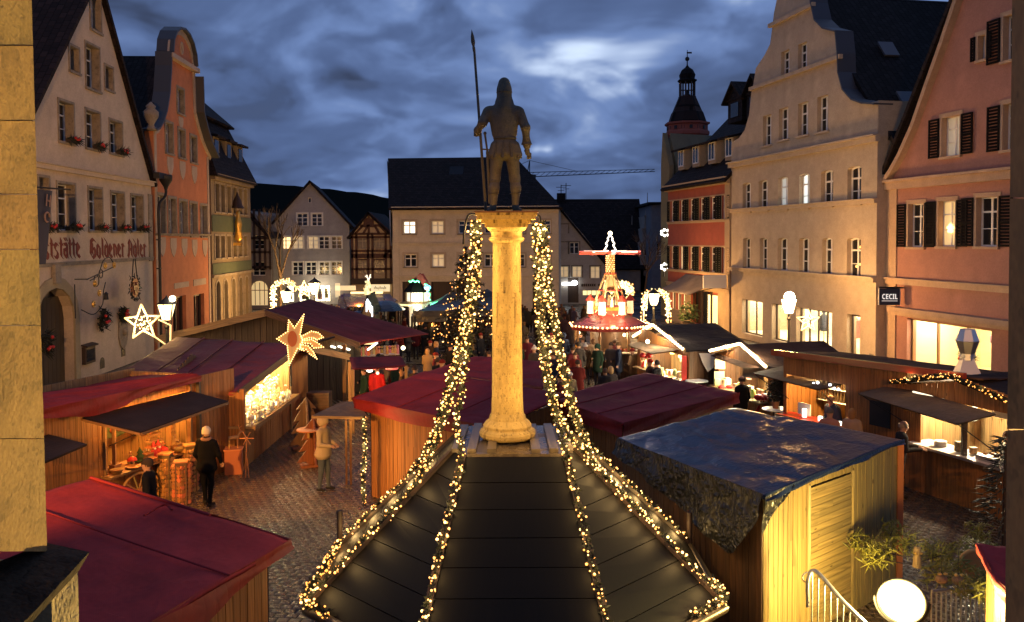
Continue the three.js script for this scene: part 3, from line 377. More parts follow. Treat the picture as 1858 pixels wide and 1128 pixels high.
// ===== far side of the square =====
const backHouse = (name, label, x0, x1, d, o) => { const a = ray(x0, 432), b = ray(x1, 432); return house(name, label, V(a.x * d / -a.z, 0, -d), V(b.x * (d + (o || 0)) / -b.z, 0, -d - (o || 0))); };
function timberFrame(H, lines, m = mat.oxbeam, w = .2) { lines.forEach(([a, b]) => mesh('timber', beam(V(a[0], a[1], .035), V(b[0], b[1], .035), .07, w).clone(), m, H.g)); }
{
  const H = backHouse('timbered_house', 'dim half-timbered house squeezed between green house and grey gable', 452, 491, 76), m = stucco([0.26, 0.22, 0.18]), ev = H.v(470, 400), ap = H.pix(456, 372);
  for (const [x, y] of [[470, 440], [470, 488]]) win(H, H.u(x, y), H.v(x, y + 12), 1.1, 1.2, { sill: 0 });
  const q = H.pix(464, 528); H.holes.push(arch(q[0] + .3, .3, 1.5, q[1] + .6, .7));
  wall(H, [[0, 0], [H.L, 0], [H.L, H.v(489, 432)], H.pix(460, 388), [0, H.v(456, 382)]], m, { depth: 10 });
  mesh('window', poly(arch(q[0] + .3, .3, 1.48, q[1] + .58, .7), .02, -.25), glow([1, .68, .28], .5), H.g); mesh('window_bars', [box(1.4, .06, .04, q[0] + .3, 1.6, -.22), ...[0, 1, 2].map((k) => box(.05, q[1] + .4, .04, q[0] - .1 + k * .4, 1.3, -.22))], mat.darkBeam, H.g);
  timberFrame(H, [.25, .5, .75, .98].map((k) => [[H.L * k, 3.4], [H.L * k, ev + (k < .6 ? 1 : 0)]]).concat([[[0, 4.9], [H.L, 4.9]], [[0, 6.1], [H.L, 6.1]], [[0, 3.6], [H.L, 3.6]], [[0, H.v(456, 382)], [H.L, H.v(489, 432)]]]), mat.darkBeam);
  roofSlab(H, [[-.3, H.v(456, 380), .3], [H.L + .1, H.v(489, 431), .3], [H.L + .1, H.v(489, 431), -10], [-.3, H.v(456, 380), -10]], mat.tileDark);
}
{
  const H = backHouse('grey_gable_house', 'grey gabled house with rows of square paned windows and lit shop below', 488, 634, 80, 1), m = stucco([0.40, 0.38, 0.385]), w6 = { cols: 2, rows: [.33, .66], bar: .07, recess: .12, sill: 0, surround: .09, surroundMat: mat.white };
  const row = (list, yt, yb, o) => { const v0 = H.v(list[0][0], yb), v1 = H.v(list[0][0], yt); list.forEach(([x, p]) => win(H, H.u(x, yb), v0, .95, v1 - v0, { ...w6, pane: p || mat.glass, ...o })); };
  row([[549], [575.5]], 387, 410); row([[519, mat.warmPane], [541, mat.dimPane], [569, mat.dimPane], [588.5], [611]], 429, 452); row([[541], [565], [589], [611]], 475, 499); win(H, H.u(562, 365), H.v(562, 368), .3, .5, { cols: 1, rows: [], sill: 0 });
  const shop = [[500, 533, 519], [541, 562, 520], [569, 599, 518]].map(([a, b, y]) => { const u0 = H.u(a), u1 = H.u(b), v = H.v((a + b) / 2, y); H.holes.push(rect((u0 + u1) / 2, .3, u1 - u0, v - .3)); return [u0, u1, v]; });
  const ap = H.pix(562.5, 330), L = H.L, eL = H.v(490, 413), eR = H.v(633, 405);
  wall(H, [[0, 0], [L, 0], [L, eR], ap, [0, eL]], m, { depth: 12, gap: 1.6 });
  shop.forEach(([a, b, v], i) => { const f = mesh('shop_window', [box(b - a, .08, .08, (a + b) / 2, v - .6, -.2), ...[0, .33, .66, 1].map((k) => box(.07, v - .3, .08, lerp(a + .03, b - .03, k), v / 2 + .15, -.2))], mat.darkBeam, H.g); mesh('lit_window_back', box(b - a + .1, v - .2, .04, (a + b) / 2, v / 2 + .1, -1.2), glow([1, .88, .56], 2.6), f); for (let k = 0; k < 7; k++) mesh('goods', box(rr(.2, .5), rr(.3, .9), .2, rr(a + .3, b - .3), rr(.7, v - .7), -.8), M([rr(.1, .6), rr(.05, .4), rr(.03, .3)]), f); });
  const lt = lamp(H.g, (shop[2][0] + shop[2][1]) / 2, 1.6, 1.2, SHOP, 14, 30);
  roofSlab(H, [[-.4, eL - .3, .4], [ap[0], ap[1] + .15, .4], [ap[0], ap[1] + .15, -12], [-.4, eL - .3, -12]], mat.tileDark); roofSlab(H, [[ap[0], ap[1] + .15, .4], [L + .4, eR - .3, .4], [L + .4, eR - .3, -12], [ap[0], ap[1] + .15, -12]], mat.tileDark);
}
{
  const H = backHouse('narrow_timbered_house', 'narrow half-timbered house with oxblood beams and cream panels', 637, 711, 77), m = stucco([0.60, 0.47, 0.28]), L = H.L, ev = H.v(672, 424), ap = H.pix(669, 386);
  const w = { cols: 2, rows: [.7], recess: .06, sill: 0, surround: .12, surroundMat: mat.oxbeam, frame: stucco([.5, .42, .32]), pane: M([.16, .13, .11], { roughness: .3 }) };
  for (const x of [658, 688]) { win(H, H.u(x, 440), H.v(x, 451), 1.0, H.v(x, 431) - H.v(x, 451), w); win(H, H.u(x, 484), H.v(x, 496), 1.0, H.v(x, 472) - H.v(x, 496), w); }
  H.holes.push(rect(L * .68, .3, L * .5, H.v(690, 524) - .3 - .9));
  wall(H, [[0, 0], [L, 0], [L, ev], ap, [0, ev]], m, { depth: 10 });
  const v = (y) => H.v(672, y), U = (x) => H.u(x, 450);
  timberFrame(H, [[[.1, v(508)], [.1, ev]], [[L - .1, v(508)], [L - .1, ev]], ...[647, 668, 676, 700].map((x) => [[U(x), v(508)], [U(x), ev]]), ...[424, 430, 455, 462, 466, 488, 508].map((y) => [[0, v(y)], [L, v(y)]]), [[0, ev], [ap[0], ap[1]]], [[L, ev], [ap[0], ap[1]]], [[L * .22, v(409)], [L * .78, v(409)]], [[ap[0], ev], [ap[0], ap[1]]], [[L * .3, ev], [L * .42, v(409)]], [[L * .7, ev], [L * .58, v(409)]], [[L - .2, v(455)], [L - .75, v(466)]], [[L * .1, ev], [L * .3, v(409)]], [[L * .9, ev], [L * .7, v(409)]]]);
  mesh('gable_window', box(.9, .8, .05, ap[0], v(404), .04), mat.oxbeam, H.g);
  mesh('eave_board', box(L, .5, .3, L / 2, v(510), .14), mat.darkBeam, H.g);
  const sg = H.pix(691, 522); const s = mesh('lit_sign', box(1.65, .62, .1, sg[0], sg[1], .2), glow([1, .78, .42], .75), H.g); const ink = []; for (let i = 0; i < 11; i++) ink.push(tube([V(sg[0] - .55 + i * .1, sg[1] - .08, .26), V(sg[0] - .52 + i * .1, sg[1] + (i % 4 === 1 ? .2 : .08), .26), V(sg[0] - .48 + i * .1, sg[1] - (i % 5 === 3 ? .18 : .06), .26)], .014, 6, 4)); mesh('script', ink, mat.darkBeam, s);
  mesh('shop_window', box(L * .5 + .1, H.v(690, 524) - 1.0, .04, L * .68, (H.v(690, 524) - .6) / 2, -.3), mat.dimPane, H.g);
  roofSlab(H, [[-.35, ev - .35, .35], [ap[0], ap[1] + .1, .35], [ap[0], ap[1] + .1, -10], [-.35, ev - .35, -10]], mat.tileDark); roofSlab(H, [[ap[0], ap[1] + .1, .35], [L + .35, ev - .35, .35], [L + .35, ev - .35, -10], [ap[0], ap[1] + .1, -10]], mat.tileDark);
}
{
  const H = backHouse('white_house', 'broad cream house with a steep dark roof behind the statue', 712, 1014, 72, -1), L = H.L, m = stucco([0.60, 0.53, 0.42]), ev = H.v(800, 378);
  const row = (xs, yt, yb, lits) => { const v0 = H.v(xs[0], yb), v1 = H.v(xs[0], yt); xs.forEach((x, i) => win(H, H.u(x, yb), v0, 1.0, v1 - v0, { cols: 2, rows: [.66], recess: .16, surround: .16, surroundMat: stucco([.46, .38, .28]), pane: lits[i] || mat.glass, bar: .075 })); };
  row([743, 794, 843, 890, 941, 988], 401, 424, [mat.whitePane, mat.dimPane]); row([745, 795, 843, 890, 941, 988], 461, 484, [0, mat.dimPane]);
  for (const x of [748, 800, 846, 985]) { H.holes.push(rect(H.u(x), .3, 1.7, 2.2)); }
  wall(H, [[0, 0], [L, 0], [L, ev], [0, ev]], m, { depth: 13 });
  for (const x of [748, 800, 846, 985]) mesh('door', [box(1.7, 2.2, .06, H.u(x), 1.4, -.3)], mat.darkBeam, H.g);
  band(H, ev - .12, 0, L, .36, .25, m, 'cornice'); bandPx(H, 770, 442, 0, L, .13, .09, m); bandPx(H, 770, 502, 0, L, .13, .09, m);
  for (const u of [.3, L - .3]) mesh('corner_strip', box(.5, ev, .06, u, ev / 2, .03), m, H.g);
  const rv = H.pix(800, 286, -6)[1], rl = H.pix(692, 288, -6)[0], rR = H.pix(935, 288, -6)[0];
  roofSlab(H, [[-.2, ev, .5], [L + .3, ev, .5], [rR, rv, -6], [rl + .6, rv, -6]], mat.tileDark); roofSlab(H, [[-.2, ev, -12.5], [rl + .6, rv, -6], [rR, rv, -6], [L + .3, ev, -12.5]], mat.tileDark); roofSlab(H, [[L + .3, ev, .5], [L + .3, ev, -12.5], [rR, rv, -6], [rR, rv, -6.01]], mat.tileDark);
  const gs = new THREE.BufferGeometry(); gs.setAttribute('position', new THREE.Float32BufferAttribute([-.05, ev - 3, .42, -.05, ev - 3, -12.4, rl + .5, rv - .1, -6, -.05, ev, .42, -.05, ev - 3, .42, rl + .5, rv - .1, -6], 3)); gs.computeVertexNormals(); mesh('side_gable', gs, stucco([.5, .5, .52]), H.g);
  for (const [k, z] of [[.45, -5], [.7, -5.6]]) mesh('loft_opening', box(.1, .8, .5, lerp(-.05, rl + .5, k) - .1, lerp(ev, rv, k) - .6, z), mat.glass, H.g);
  mesh('skylight', box(1.2, .05, 1.0, L * .35, lerp(ev, rv, .72), lerp(.5, -6, .72) + .14, 0, .85), mat.glass, H.g);
}
{
  const H = backHouse('pale_gable_house', 'pale house with half a gable and lit shop window right of the statue', 1014, 1104, 80), L = H.L, m = stucco([0.50, 0.45, 0.40]);
  const ww = (x, y, h, o = {}) => win(H, H.u(x, y), H.v(x, y + h / 2), .85, H.v(x, y - h / 2) - H.v(x, y + h / 2), { cols: 2, rows: [.6], recess: .14, sill: 0, surround: .12, ...o });
  ww(1022, 415, 16); ww(1022, 450, 21); ww(1042, 450, 21); ww(1023, 493, 20, { pane: mat.dimPane }); ww(1047, 493, 20, { pane: mat.dimPane }); ww(1080, 494, 22, { pane: mat.dimPane });
  const a = H.u(1057), b = H.u(1090), v = H.v(1070, 527); H.holes.push(rect((a + b) / 2, .8, b - a, v - .8)); H.holes.push(rect(H.u(1040), .1, 1, 2.3));
  wall(H, [[0, 0], [L, 0], H.pix(1104, 484), H.pix(1060, 428), H.pix(1018, 378), [0, H.v(1014, 374)]], m, { depth: 12 });
  const f = mesh('shop_window', [0, .25, .5, .75, 1].map((k) => box(.06, v - .8, .06, lerp(a, b, k), v / 2 + .4, -.15)).concat([box(b - a, .06, .06, (a + b) / 2, v - .55, -.15)]), mat.white, H.g); mesh('lit_window', box(b - a, v - .8, .04, (a + b) / 2, v / 2 + .4, -.3), glow([1, .82, .35], 1.1), f); mesh('door', box(1, 2.3, .06, H.u(1040), 1.25, -.3), mat.darkBeam, H.g);
  const s = H.pix(1033, 514); mesh('lit_sign', [box(1.1, .26, .14, s[0] - .12, s[1] - .02, .2), ball(.3, s[0] + .45, s[1] + .06, .2, 2, .8)], glow([.95, 1, 1], 4.5), H.g);
  const l = [], q = H.pix(1056, 517); for (let i = 0; i < 10; i++) if (i !== 7) l.push(box(.13, .2, .04, q[0] + i * .19, q[1], .03), box(.06, .26, .04, q[0] + i * .19 + .05, q[1], .028)); mesh('wall_lettering', l, mat.darkBeam, H.g);
  roofSlab(H, [H.pix(1014, 374).concat(.3), H.pix(1108, 488).concat(.3), H.pix(1108, 488).concat(-12), H.pix(1014, 374).concat(-12)], mat.tileDark);
}
{ // long dark roof and stepped gables farther back
  const H = backHouse('long_roof_house', 'long dark tiled roof with aerials behind the pale gable', 1004, 1176, 100), L = H.L, r0 = H.v(1080, 488), r1 = H.pix(1080, 361, -7)[1];
  wall(H, [[0, 0], [L, 0], [L, r0], [0, r0]], stucco([.3, .28, .26]), { depth: 14 });
  roofSlab(H, [[-.5, r0, .4], [L, r0, .4], [L, r1, -7], [-.5, r1, -7]], mat.tileDark); roofSlab(H, [[-.5, r0, -14], [-.5, r1, -7], [L, r1, -7], [L, r0, -14]], mat.tileDark);
  for (const x of [1018, 1027]) { const a = H.pix(x, 361, -7), b = H.pix(x, x < 1020 ? 335 : 332, -7); mesh('aerial', [rod(V(a[0], a[1], -7), V(b[0], b[1], -7), .05), rod(V(a[0] - .6, b[1] - .3, -7), V(a[0] + .6, b[1] - .3, -7), .035), rod(V(a[0] - .4, b[1] - .7, -7), V(a[0] + .4, b[1] - .7, -7), .03)], mat.iron, H.g); }
  const cp = H.pix(1018, 358, -7); mesh('chimney', box(1, 1.4, 1, cp[0], cp[1] - .2, -7), mat.tileDark, H.g);
}
function steppedGable(name, label, x0, x1, yb, ys, d) {
  const H = backHouse(name, label, x0, x1, d), L = H.L, m = stucco([.36, .31, .27]), n = ys.length, pts = [[0, 0], [L, 0]];
  ys.forEach((y, i) => { const k = i / n * .46; pts.push([L * (1 - k), H.v(x0, y)]); if (i < n - 1) pts.push([L * (1 - (i + 1) / n * .46), H.v(x0, y) + .1]); }); ys.slice().reverse().forEach((y, j) => { const i = n - 1 - j, k = i / n * .46; if (i < n - 1) pts.push([L * ((i + 1) / n * .46), H.v(x0, y) + .1]); pts.push([L * k, H.v(x0, y)]); });
  for (const [y, c] of [[ys[0] + 24, 4], [ys[0] + 60, 4]]) for (let i = 0; i < c; i++) win(H, L * (i + .5) / c, H.v(x0, y), .5, 1.3, { cols: 1, rows: [], sill: 0, recess: .1 });
  wall(H, pts, m, { depth: 8 }); ys.forEach((y, i) => { const k = i / n * .46; mesh('string_course', box(L * (1 - 2 * k) + .3, .18, .2, L / 2, H.v(x0, y), .1), m, H.g); if (i < n - 1) for (const s of [k, 1 - k]) mesh('finial', lathe([[.16, 0], [.1, .3], [.16, .5], [.0, .9]], 6).translate(L * s + (s < .5 ? .25 : -.25), H.v(x0, y), -.2), m, H.g); });
  mesh('finial', lathe([[.3, -.3], [.25, .6], [.12, .9], [.22, 1.2], [.05, 1.6], [.03, 2.6], [0, 2.7]], 8).translate(L / 2, H.v(x0, ys[n - 1]), -.2), m, H.g);
  return H;
}
steppedGable('small_stepped_gable_house', 'small renaissance gable with volutes far down the street', 1134, 1160, 540, [478, 452, 432], 104); steppedGable('stepped_gable_house', 'taller ornate renaissance gable with a pinnacle far down the street', 1162, 1188, 540, [440, 415, 392], 100);
{ const H = backHouse('street_house', 'dark plain house end beside the renaissance gables', 1182, 1214, 96), m = stucco([.2, .2, .22]); const ev = H.v(1196, 372); win(H, H.L * .5, 4, .8, 1.4, {}); wall(H, [[0, 0], [H.L, 0], [H.L, ev + .2], [0, ev]], m, { depth: 10 }); mesh('roof', box(H.L + .8, .25, 11, H.L / 2, ev + .2, -5), mat.tileDark, H.g); }
// ===== church tower, crane =====
{
  const d = 88, c = atD(1246, 432, d), sc = d / F, y = (p) => EYE + (432 - p) * sc, t = thing('church_tower', 'slate clad tower with red parapet and open bell lantern above the red house', 'tower', V(c.x, 0, -d)), R = 2.05;
  const oct = (pts, m, n, seg = 8) => mesh(n, lathe(pts, seg).toNonIndexed().rotateY(PI / 8), m, t), flat = (g) => { g.computeVertexNormals(); return g; };
  const L = (n, pts, m, seg = 8) => mesh(n, flat(lathe(pts, seg).toNonIndexed().rotateY(PI / 8)), m, t);
  L('shaft', [[R * .92, 0], [R * .92, y(252)]], M([.045, .04, .045], { roughness: .8, map: rep(T.slate, .3) }));
  const rd = stucco([.42, .11, .07]); L('parapet', [[R * .95, y(252)], [R * 1.08, y(248)], [R * 1.08, y(243)], [R, y(240)], [R, y(231)], [R * 1.1, y(229)], [R * 1.1, y(226)], [R * .8, y(225)]], rd);
  for (let i = 0; i < 16; i++) { const a = i / 16 * 2 * PI; const m = mesh('opening', box(.3, .34, .06), mat.iron, t); m.position.set(Math.sin(a) * R * .965, y(236), Math.cos(a) * R * .965); m.rotation.y = a; }
  L('roof', [[R * .95, y(226)], [R * .78, y(208)], [R * .72, y(205)], [R * .44, y(181)], [R * .42, y(178)]], mat.tile);
  for (let i = 0; i < 8; i++) { const a = (i + .5) / 8 * 2 * PI; mesh('lantern_post', cyl(.09, .09, y(152) - y(180), Math.sin(a) * R * .36, (y(152) + y(180)) / 2, Math.cos(a) * R * .36, 6), mat.darkBeam, t); }
  mesh('bell', lathe([[.02, .5], [.14, .46], [.2, .2], [.34, 0], [.3, 0]], 12).translate(0, y(176), 0), mat.iron, t); mesh('bell_beam', box(1.3, .1, .1, 0, y(167)), mat.darkBeam, t);
  L('dome', [[R * .4, y(153)], [R * .47, y(151)], [R * .47, y(149)], [R * .36, y(147)], [R * .4, y(140)], [R * .28, y(131)], [R * .1, y(126)], [.06, y(122)]], mat.slate); mesh('spire', [cyl(.03, .07, y(95) - y(124), 0, (y(95) + y(124)) / 2, 0, 6), ball(.22, 0, y(111), 0, 2), box(.5, .16, .04, .2, y(100), 0)], mat.iron, t);
}
{ // tower crane far off
  const d = 190, p = (x, y) => atD(x, y, d), t = thing('tower_crane', 'tower crane with a long lattice jib standing far behind the roofs', 'crane'), m = M([.035, .035, .04], { roughness: .6 });
  const a = p(930, 322), b = p(1188, 311), n = 26, g = [rod(a, b, .1, .08, 4), rod(a.clone().add(V(0, 1.0, 0)), b.clone().add(V(0, .5, 0)), .08, .06, 4)];
  for (let i = 0; i < n; i++) { const q = a.clone().lerp(b, i / n), r = a.clone().lerp(b, (i + 1) / n); g.push(rod(q, r.clone().add(V(0, lerp(1, .5, i / n), 0)), .045, .045, 4)); }
  mesh('jib', g, m, t); const top = p(961, 291); mesh('tie_bars', [rod(top, a.clone().lerp(b, .45).add(V(0, .8, 0)), .04), rod(top, p(900, 318), .05), rod(top, a.clone().lerp(b, .12), .1), rod(top, a.clone().lerp(b, .1), .1)], m, t); const mast = a.clone().lerp(b, .12); mesh('mast', [box(1.2, mast.y + 4, 1.2, mast.x, (mast.y - 4) / 2, mast.z)], m, t); mesh('cab', box(1.4, 1.6, 1.4, mast.x + .6, mast.y - .4, mast.z + .8), m, t);
}
// ===== red house with green-black shutters =====
const darkShut = M([.010, .012, .010], { roughness: .9, specularIntensity: .3 }), maroonShut = M([.007, .005, .005], { roughness: .9, specularIntensity: .3 });
{
  const A = faceR(1212), B = faceR(1326), H = house('red_house', 'red house with dark shutters, dormers and striped awning beside the tower', A, B), L = H.L, m = stucco([.36, .09, .06]), cr = stucco([.46, .34, .22]), ev = H.v(1320, 325);
  const v0 = H.v(1290, 398), v1 = H.v(1290, 357), w0 = H.v(1290, 493), w1 = H.v(1290, 448);
  for (let i = 0; i < 6; i++) { const u = L * (i + .5) / 6; for (const [a, b, k] of [[v0, v1, 0], [w0, w1, 1]]) win(H, u, a, .85, b - a, { cols: 2, rows: [.4, .72], recess: .12, shutters: darkShut, shutW: .46, sillMat: cr, pane: k && i === 1 ? mat.dimPane : mat.glass }); }
  const gy = H.v(1290, 524); for (let i = 0; i < 3; i++) { const u = L * (.08 + i * .1); H.holes.push(arch(u, .9, .7, 1.9, .35)); } const du = L * .62; H.holes.push(rect(du, .2, L * .42, 2.3));
  wall(H, [[0, 0], [L, 0], [L, ev], [0, ev]], m, { depth: 11 });
  for (let i = 0; i < 3; i++) { const u = L * (.08 + i * .1); mesh('lit_window', poly(arch(u, .9, .68, 1.88, .35), .02, -.2), mat.warmPane, H.g); }
  mesh('ground_storey', poly([[0, 0], [L, 0], [L, w0 - 1.15], [0, w0 - 1.15]], .04, .038, [...[0, 1, 2].map((i) => arch(L * (.08 + i * .1), .9, .7, 1.9, .35)), rect(du, .2, L * .42, 2.3)]), cr, H.g);
  band(H, ev - .1, 0, L, .34, .3, cr, 'cornice'); band(H, v0 - .12, 0, L, .14, .1, cr); band(H, w0 - .14, 0, L, .14, .1, cr); band(H, w0 - 1.1, 0, L, .2, .14, cr);
  mesh('window_band', [[v0, v1], [w0, w1]].map(([a, b]) => poly([[0.02, a - .02], [L - .02, a - .02], [L - .02, b + .1], [.02, b + .1]], .025, .022, [...Array(6)].map((_, i) => rect(L * (i + .5) / 6, a, .85, b - a)))), cr, H.g);
  mesh('corner_strip', box(.7, ev, .1, L - .35, ev / 2, .045), cr, H.g);
  const s = mesh('shop_window', [0, .33, .66, 1].map((k) => box(.1, 2.3, .1, du - L * .21 + L * .42 * k, 1.35, -.2)), mat.darkBeam, H.g); mesh('lit_window', box(L * .2, 1.9, .03, du + L * .08, 1.3, -.35), mat.warmPane, s); mesh('pane', box(L * .2, 2.2, .03, du - L * .11, 1.3, -.35), mat.glass, s);
  const rv = 15.6, D = -5.6;
  roofSlab(H, [[-.2, ev - .1, .55], [L + .1, ev - .1, .55], [L + .1, rv, D], [-.2, rv, D]], mat.tileDark); roofSlab(H, [[-.2, ev, -11.4], [-.2, rv, D], [L + .1, rv, D], [L + .1, ev, -11.4]], mat.tileDark); mesh('gable_wall', [poly([[0, 0], [10.8, 0], [5.4, rv - ev - .3]], .3).rotateY(-PI / 2).translate(.3, ev, -11), poly([[0, 0], [10.8, 0], [5.4, rv - ev - .3]], .3).rotateY(-PI / 2).translate(L - .1, ev, -11)], m, H.g);
  for (let i = 0; i < 4; i++) { const u = L * (.12 + i * .25), d = mesh('dormer', box(1.2, 1.5, 2.2, u, ev + 2.0, -1.6), cr, H.g); mesh('pane', [box(.36, 1.0, .03, u - .22, ev + 2.05, -.48), box(.36, 1.0, .03, u + .22, ev + 2.05, -.48)], mat.glass, d); mesh('frame', [box(.95, .08, .05, u, ev + 1.5, -.47), box(.95, .08, .05, u, ev + 2.6, -.47), box(.07, 1.15, .05, u - .45, ev + 2.05, -.47), box(.07, 1.15, .05, u + .45, ev + 2.05, -.47), box(.07, 1.15, .05, u, ev + 2.05, -.47)], mat.white, d); mesh('dormer_roof', box(1.6, .14, 2.8, u, ev + 2.9, -1.4, 0, .22), mat.tileDark, d); }
  for (const k of [.66, .92]) { const u = L * k, y = rv - 1.4, d = mesh('dormer', [box(2.1, 1.5, 3, u, y, D + 2.2)], mat.tileDark, H.g); mesh('dormer_roof', [slab([V(u - 1.5, y + .6, D + 4), V(u, y + 1.9, D + 4), V(u, y + 1.9, D - .4), V(u - 1.5, y + .6, D - .4)], .12), slab([V(u, y + 1.9, D + 4), V(u + 1.5, y + .6, D + 4), V(u + 1.5, y + .6, D - .4), V(u, y + 1.9, D - .4)], .12), poly([[u - 1.2, y + .7], [u + 1.2, y + .7], [u, y + 1.8]], .1, D + 3.75)], mat.tileDark, d); mesh('pane', box(1.1, .9, .05, u, y + .05, D + 3.72), mat.glass, d); }
  // awning
  const av = gy, ag = [slab([V(L * .34, 3.5, .1), V(L * .86, 3.5, .1), V(L * .86, 2.45, 2.1), V(L * .34, 2.45, 2.1)], .04, 6, (a, b) => -.1 * Math.sin(b * PI))]; mesh('awning', ag, M([.26, .21, .17], { map: rep(T.tarp, .4) }), H.g);
  mesh('awning_arm', [rod(V(L * .36, 2.9, .1), V(L * .36, 2.45, 2.05), .03), rod(V(L * .84, 2.9, .1), V(L * .84, 2.45, 2.05), .03)], mat.iron, H.g);
  const sg = H.pix(1318, 538, .7); mesh('hanging_sign', [box(.1, .8, 1.5, L - .2, 3.3, .95)], mat.white, H.g);
  const tb = H.pix(1284, 580, 1); const bush = thing('potted_bush', 'round clipped bush in a tub under the striped awning', 'bush', H.world(L * .72, 0, 1.5)); mesh('tub', lathe([[.3, 0], [.42, .6], [.38, .6], [.3, .1]], 12), mat.darkBeam, bush); const lv = []; for (let i = 0; i < 260; i++) { const v = V(rr(-1, 1), rr(-1, 1), rr(-1, 1)).normalize().multiplyScalar(rr(.3, .75)); lv.push(box(.16, .1, .01, 0, 0, 0, rnd() * 6, rnd() * 6).translate(v.x, 1.2 + v.y, v.z)); } mesh('leaves', lv, mat.needle2, bush);
}
{ // narrow tower-like house with a lit edge
  const A = V(atD(1199, 432, 68).x, 0, -68), B = V(atD(1214, 432, 67).x, 0, -67), H = house('narrow_tall_house', 'narrow tall pale house end with a lit edge left of the red house', A, B), m = stucco([.20, .18, .11]);
  win(H, .35, 3, .35, 1.2, { cols: 1, rows: [], sill: 0 });
  wall(H, [[0, 0], [H.L, 0], [H.L, H.v(1206, 300)], [0.2, H.v(1206, 240)], [0, H.v(1206, 300)]], m, { depth: 5 });
  for (const [y, lb] of [[422, 'small white star ornament high on the narrow pale house'], [484, 'small white star ornament lower on the narrow pale house']]) { const p = atD(1207, y, 66.3), t = thing('star_ornament', lb, 'light ornament', p); const g = []; for (let i = 0; i < 7; i++) g.push(ball(.1, Math.cos(i * .9) * .3, Math.sin(i * .9) * .22, 0)); mesh('light_bulbs', g, glow([1, .95, .8], 5), t); mesh('bracket', rod(V(0, 0, -.6), V(0, 0, 0), .03), mat.iron, t); }
}
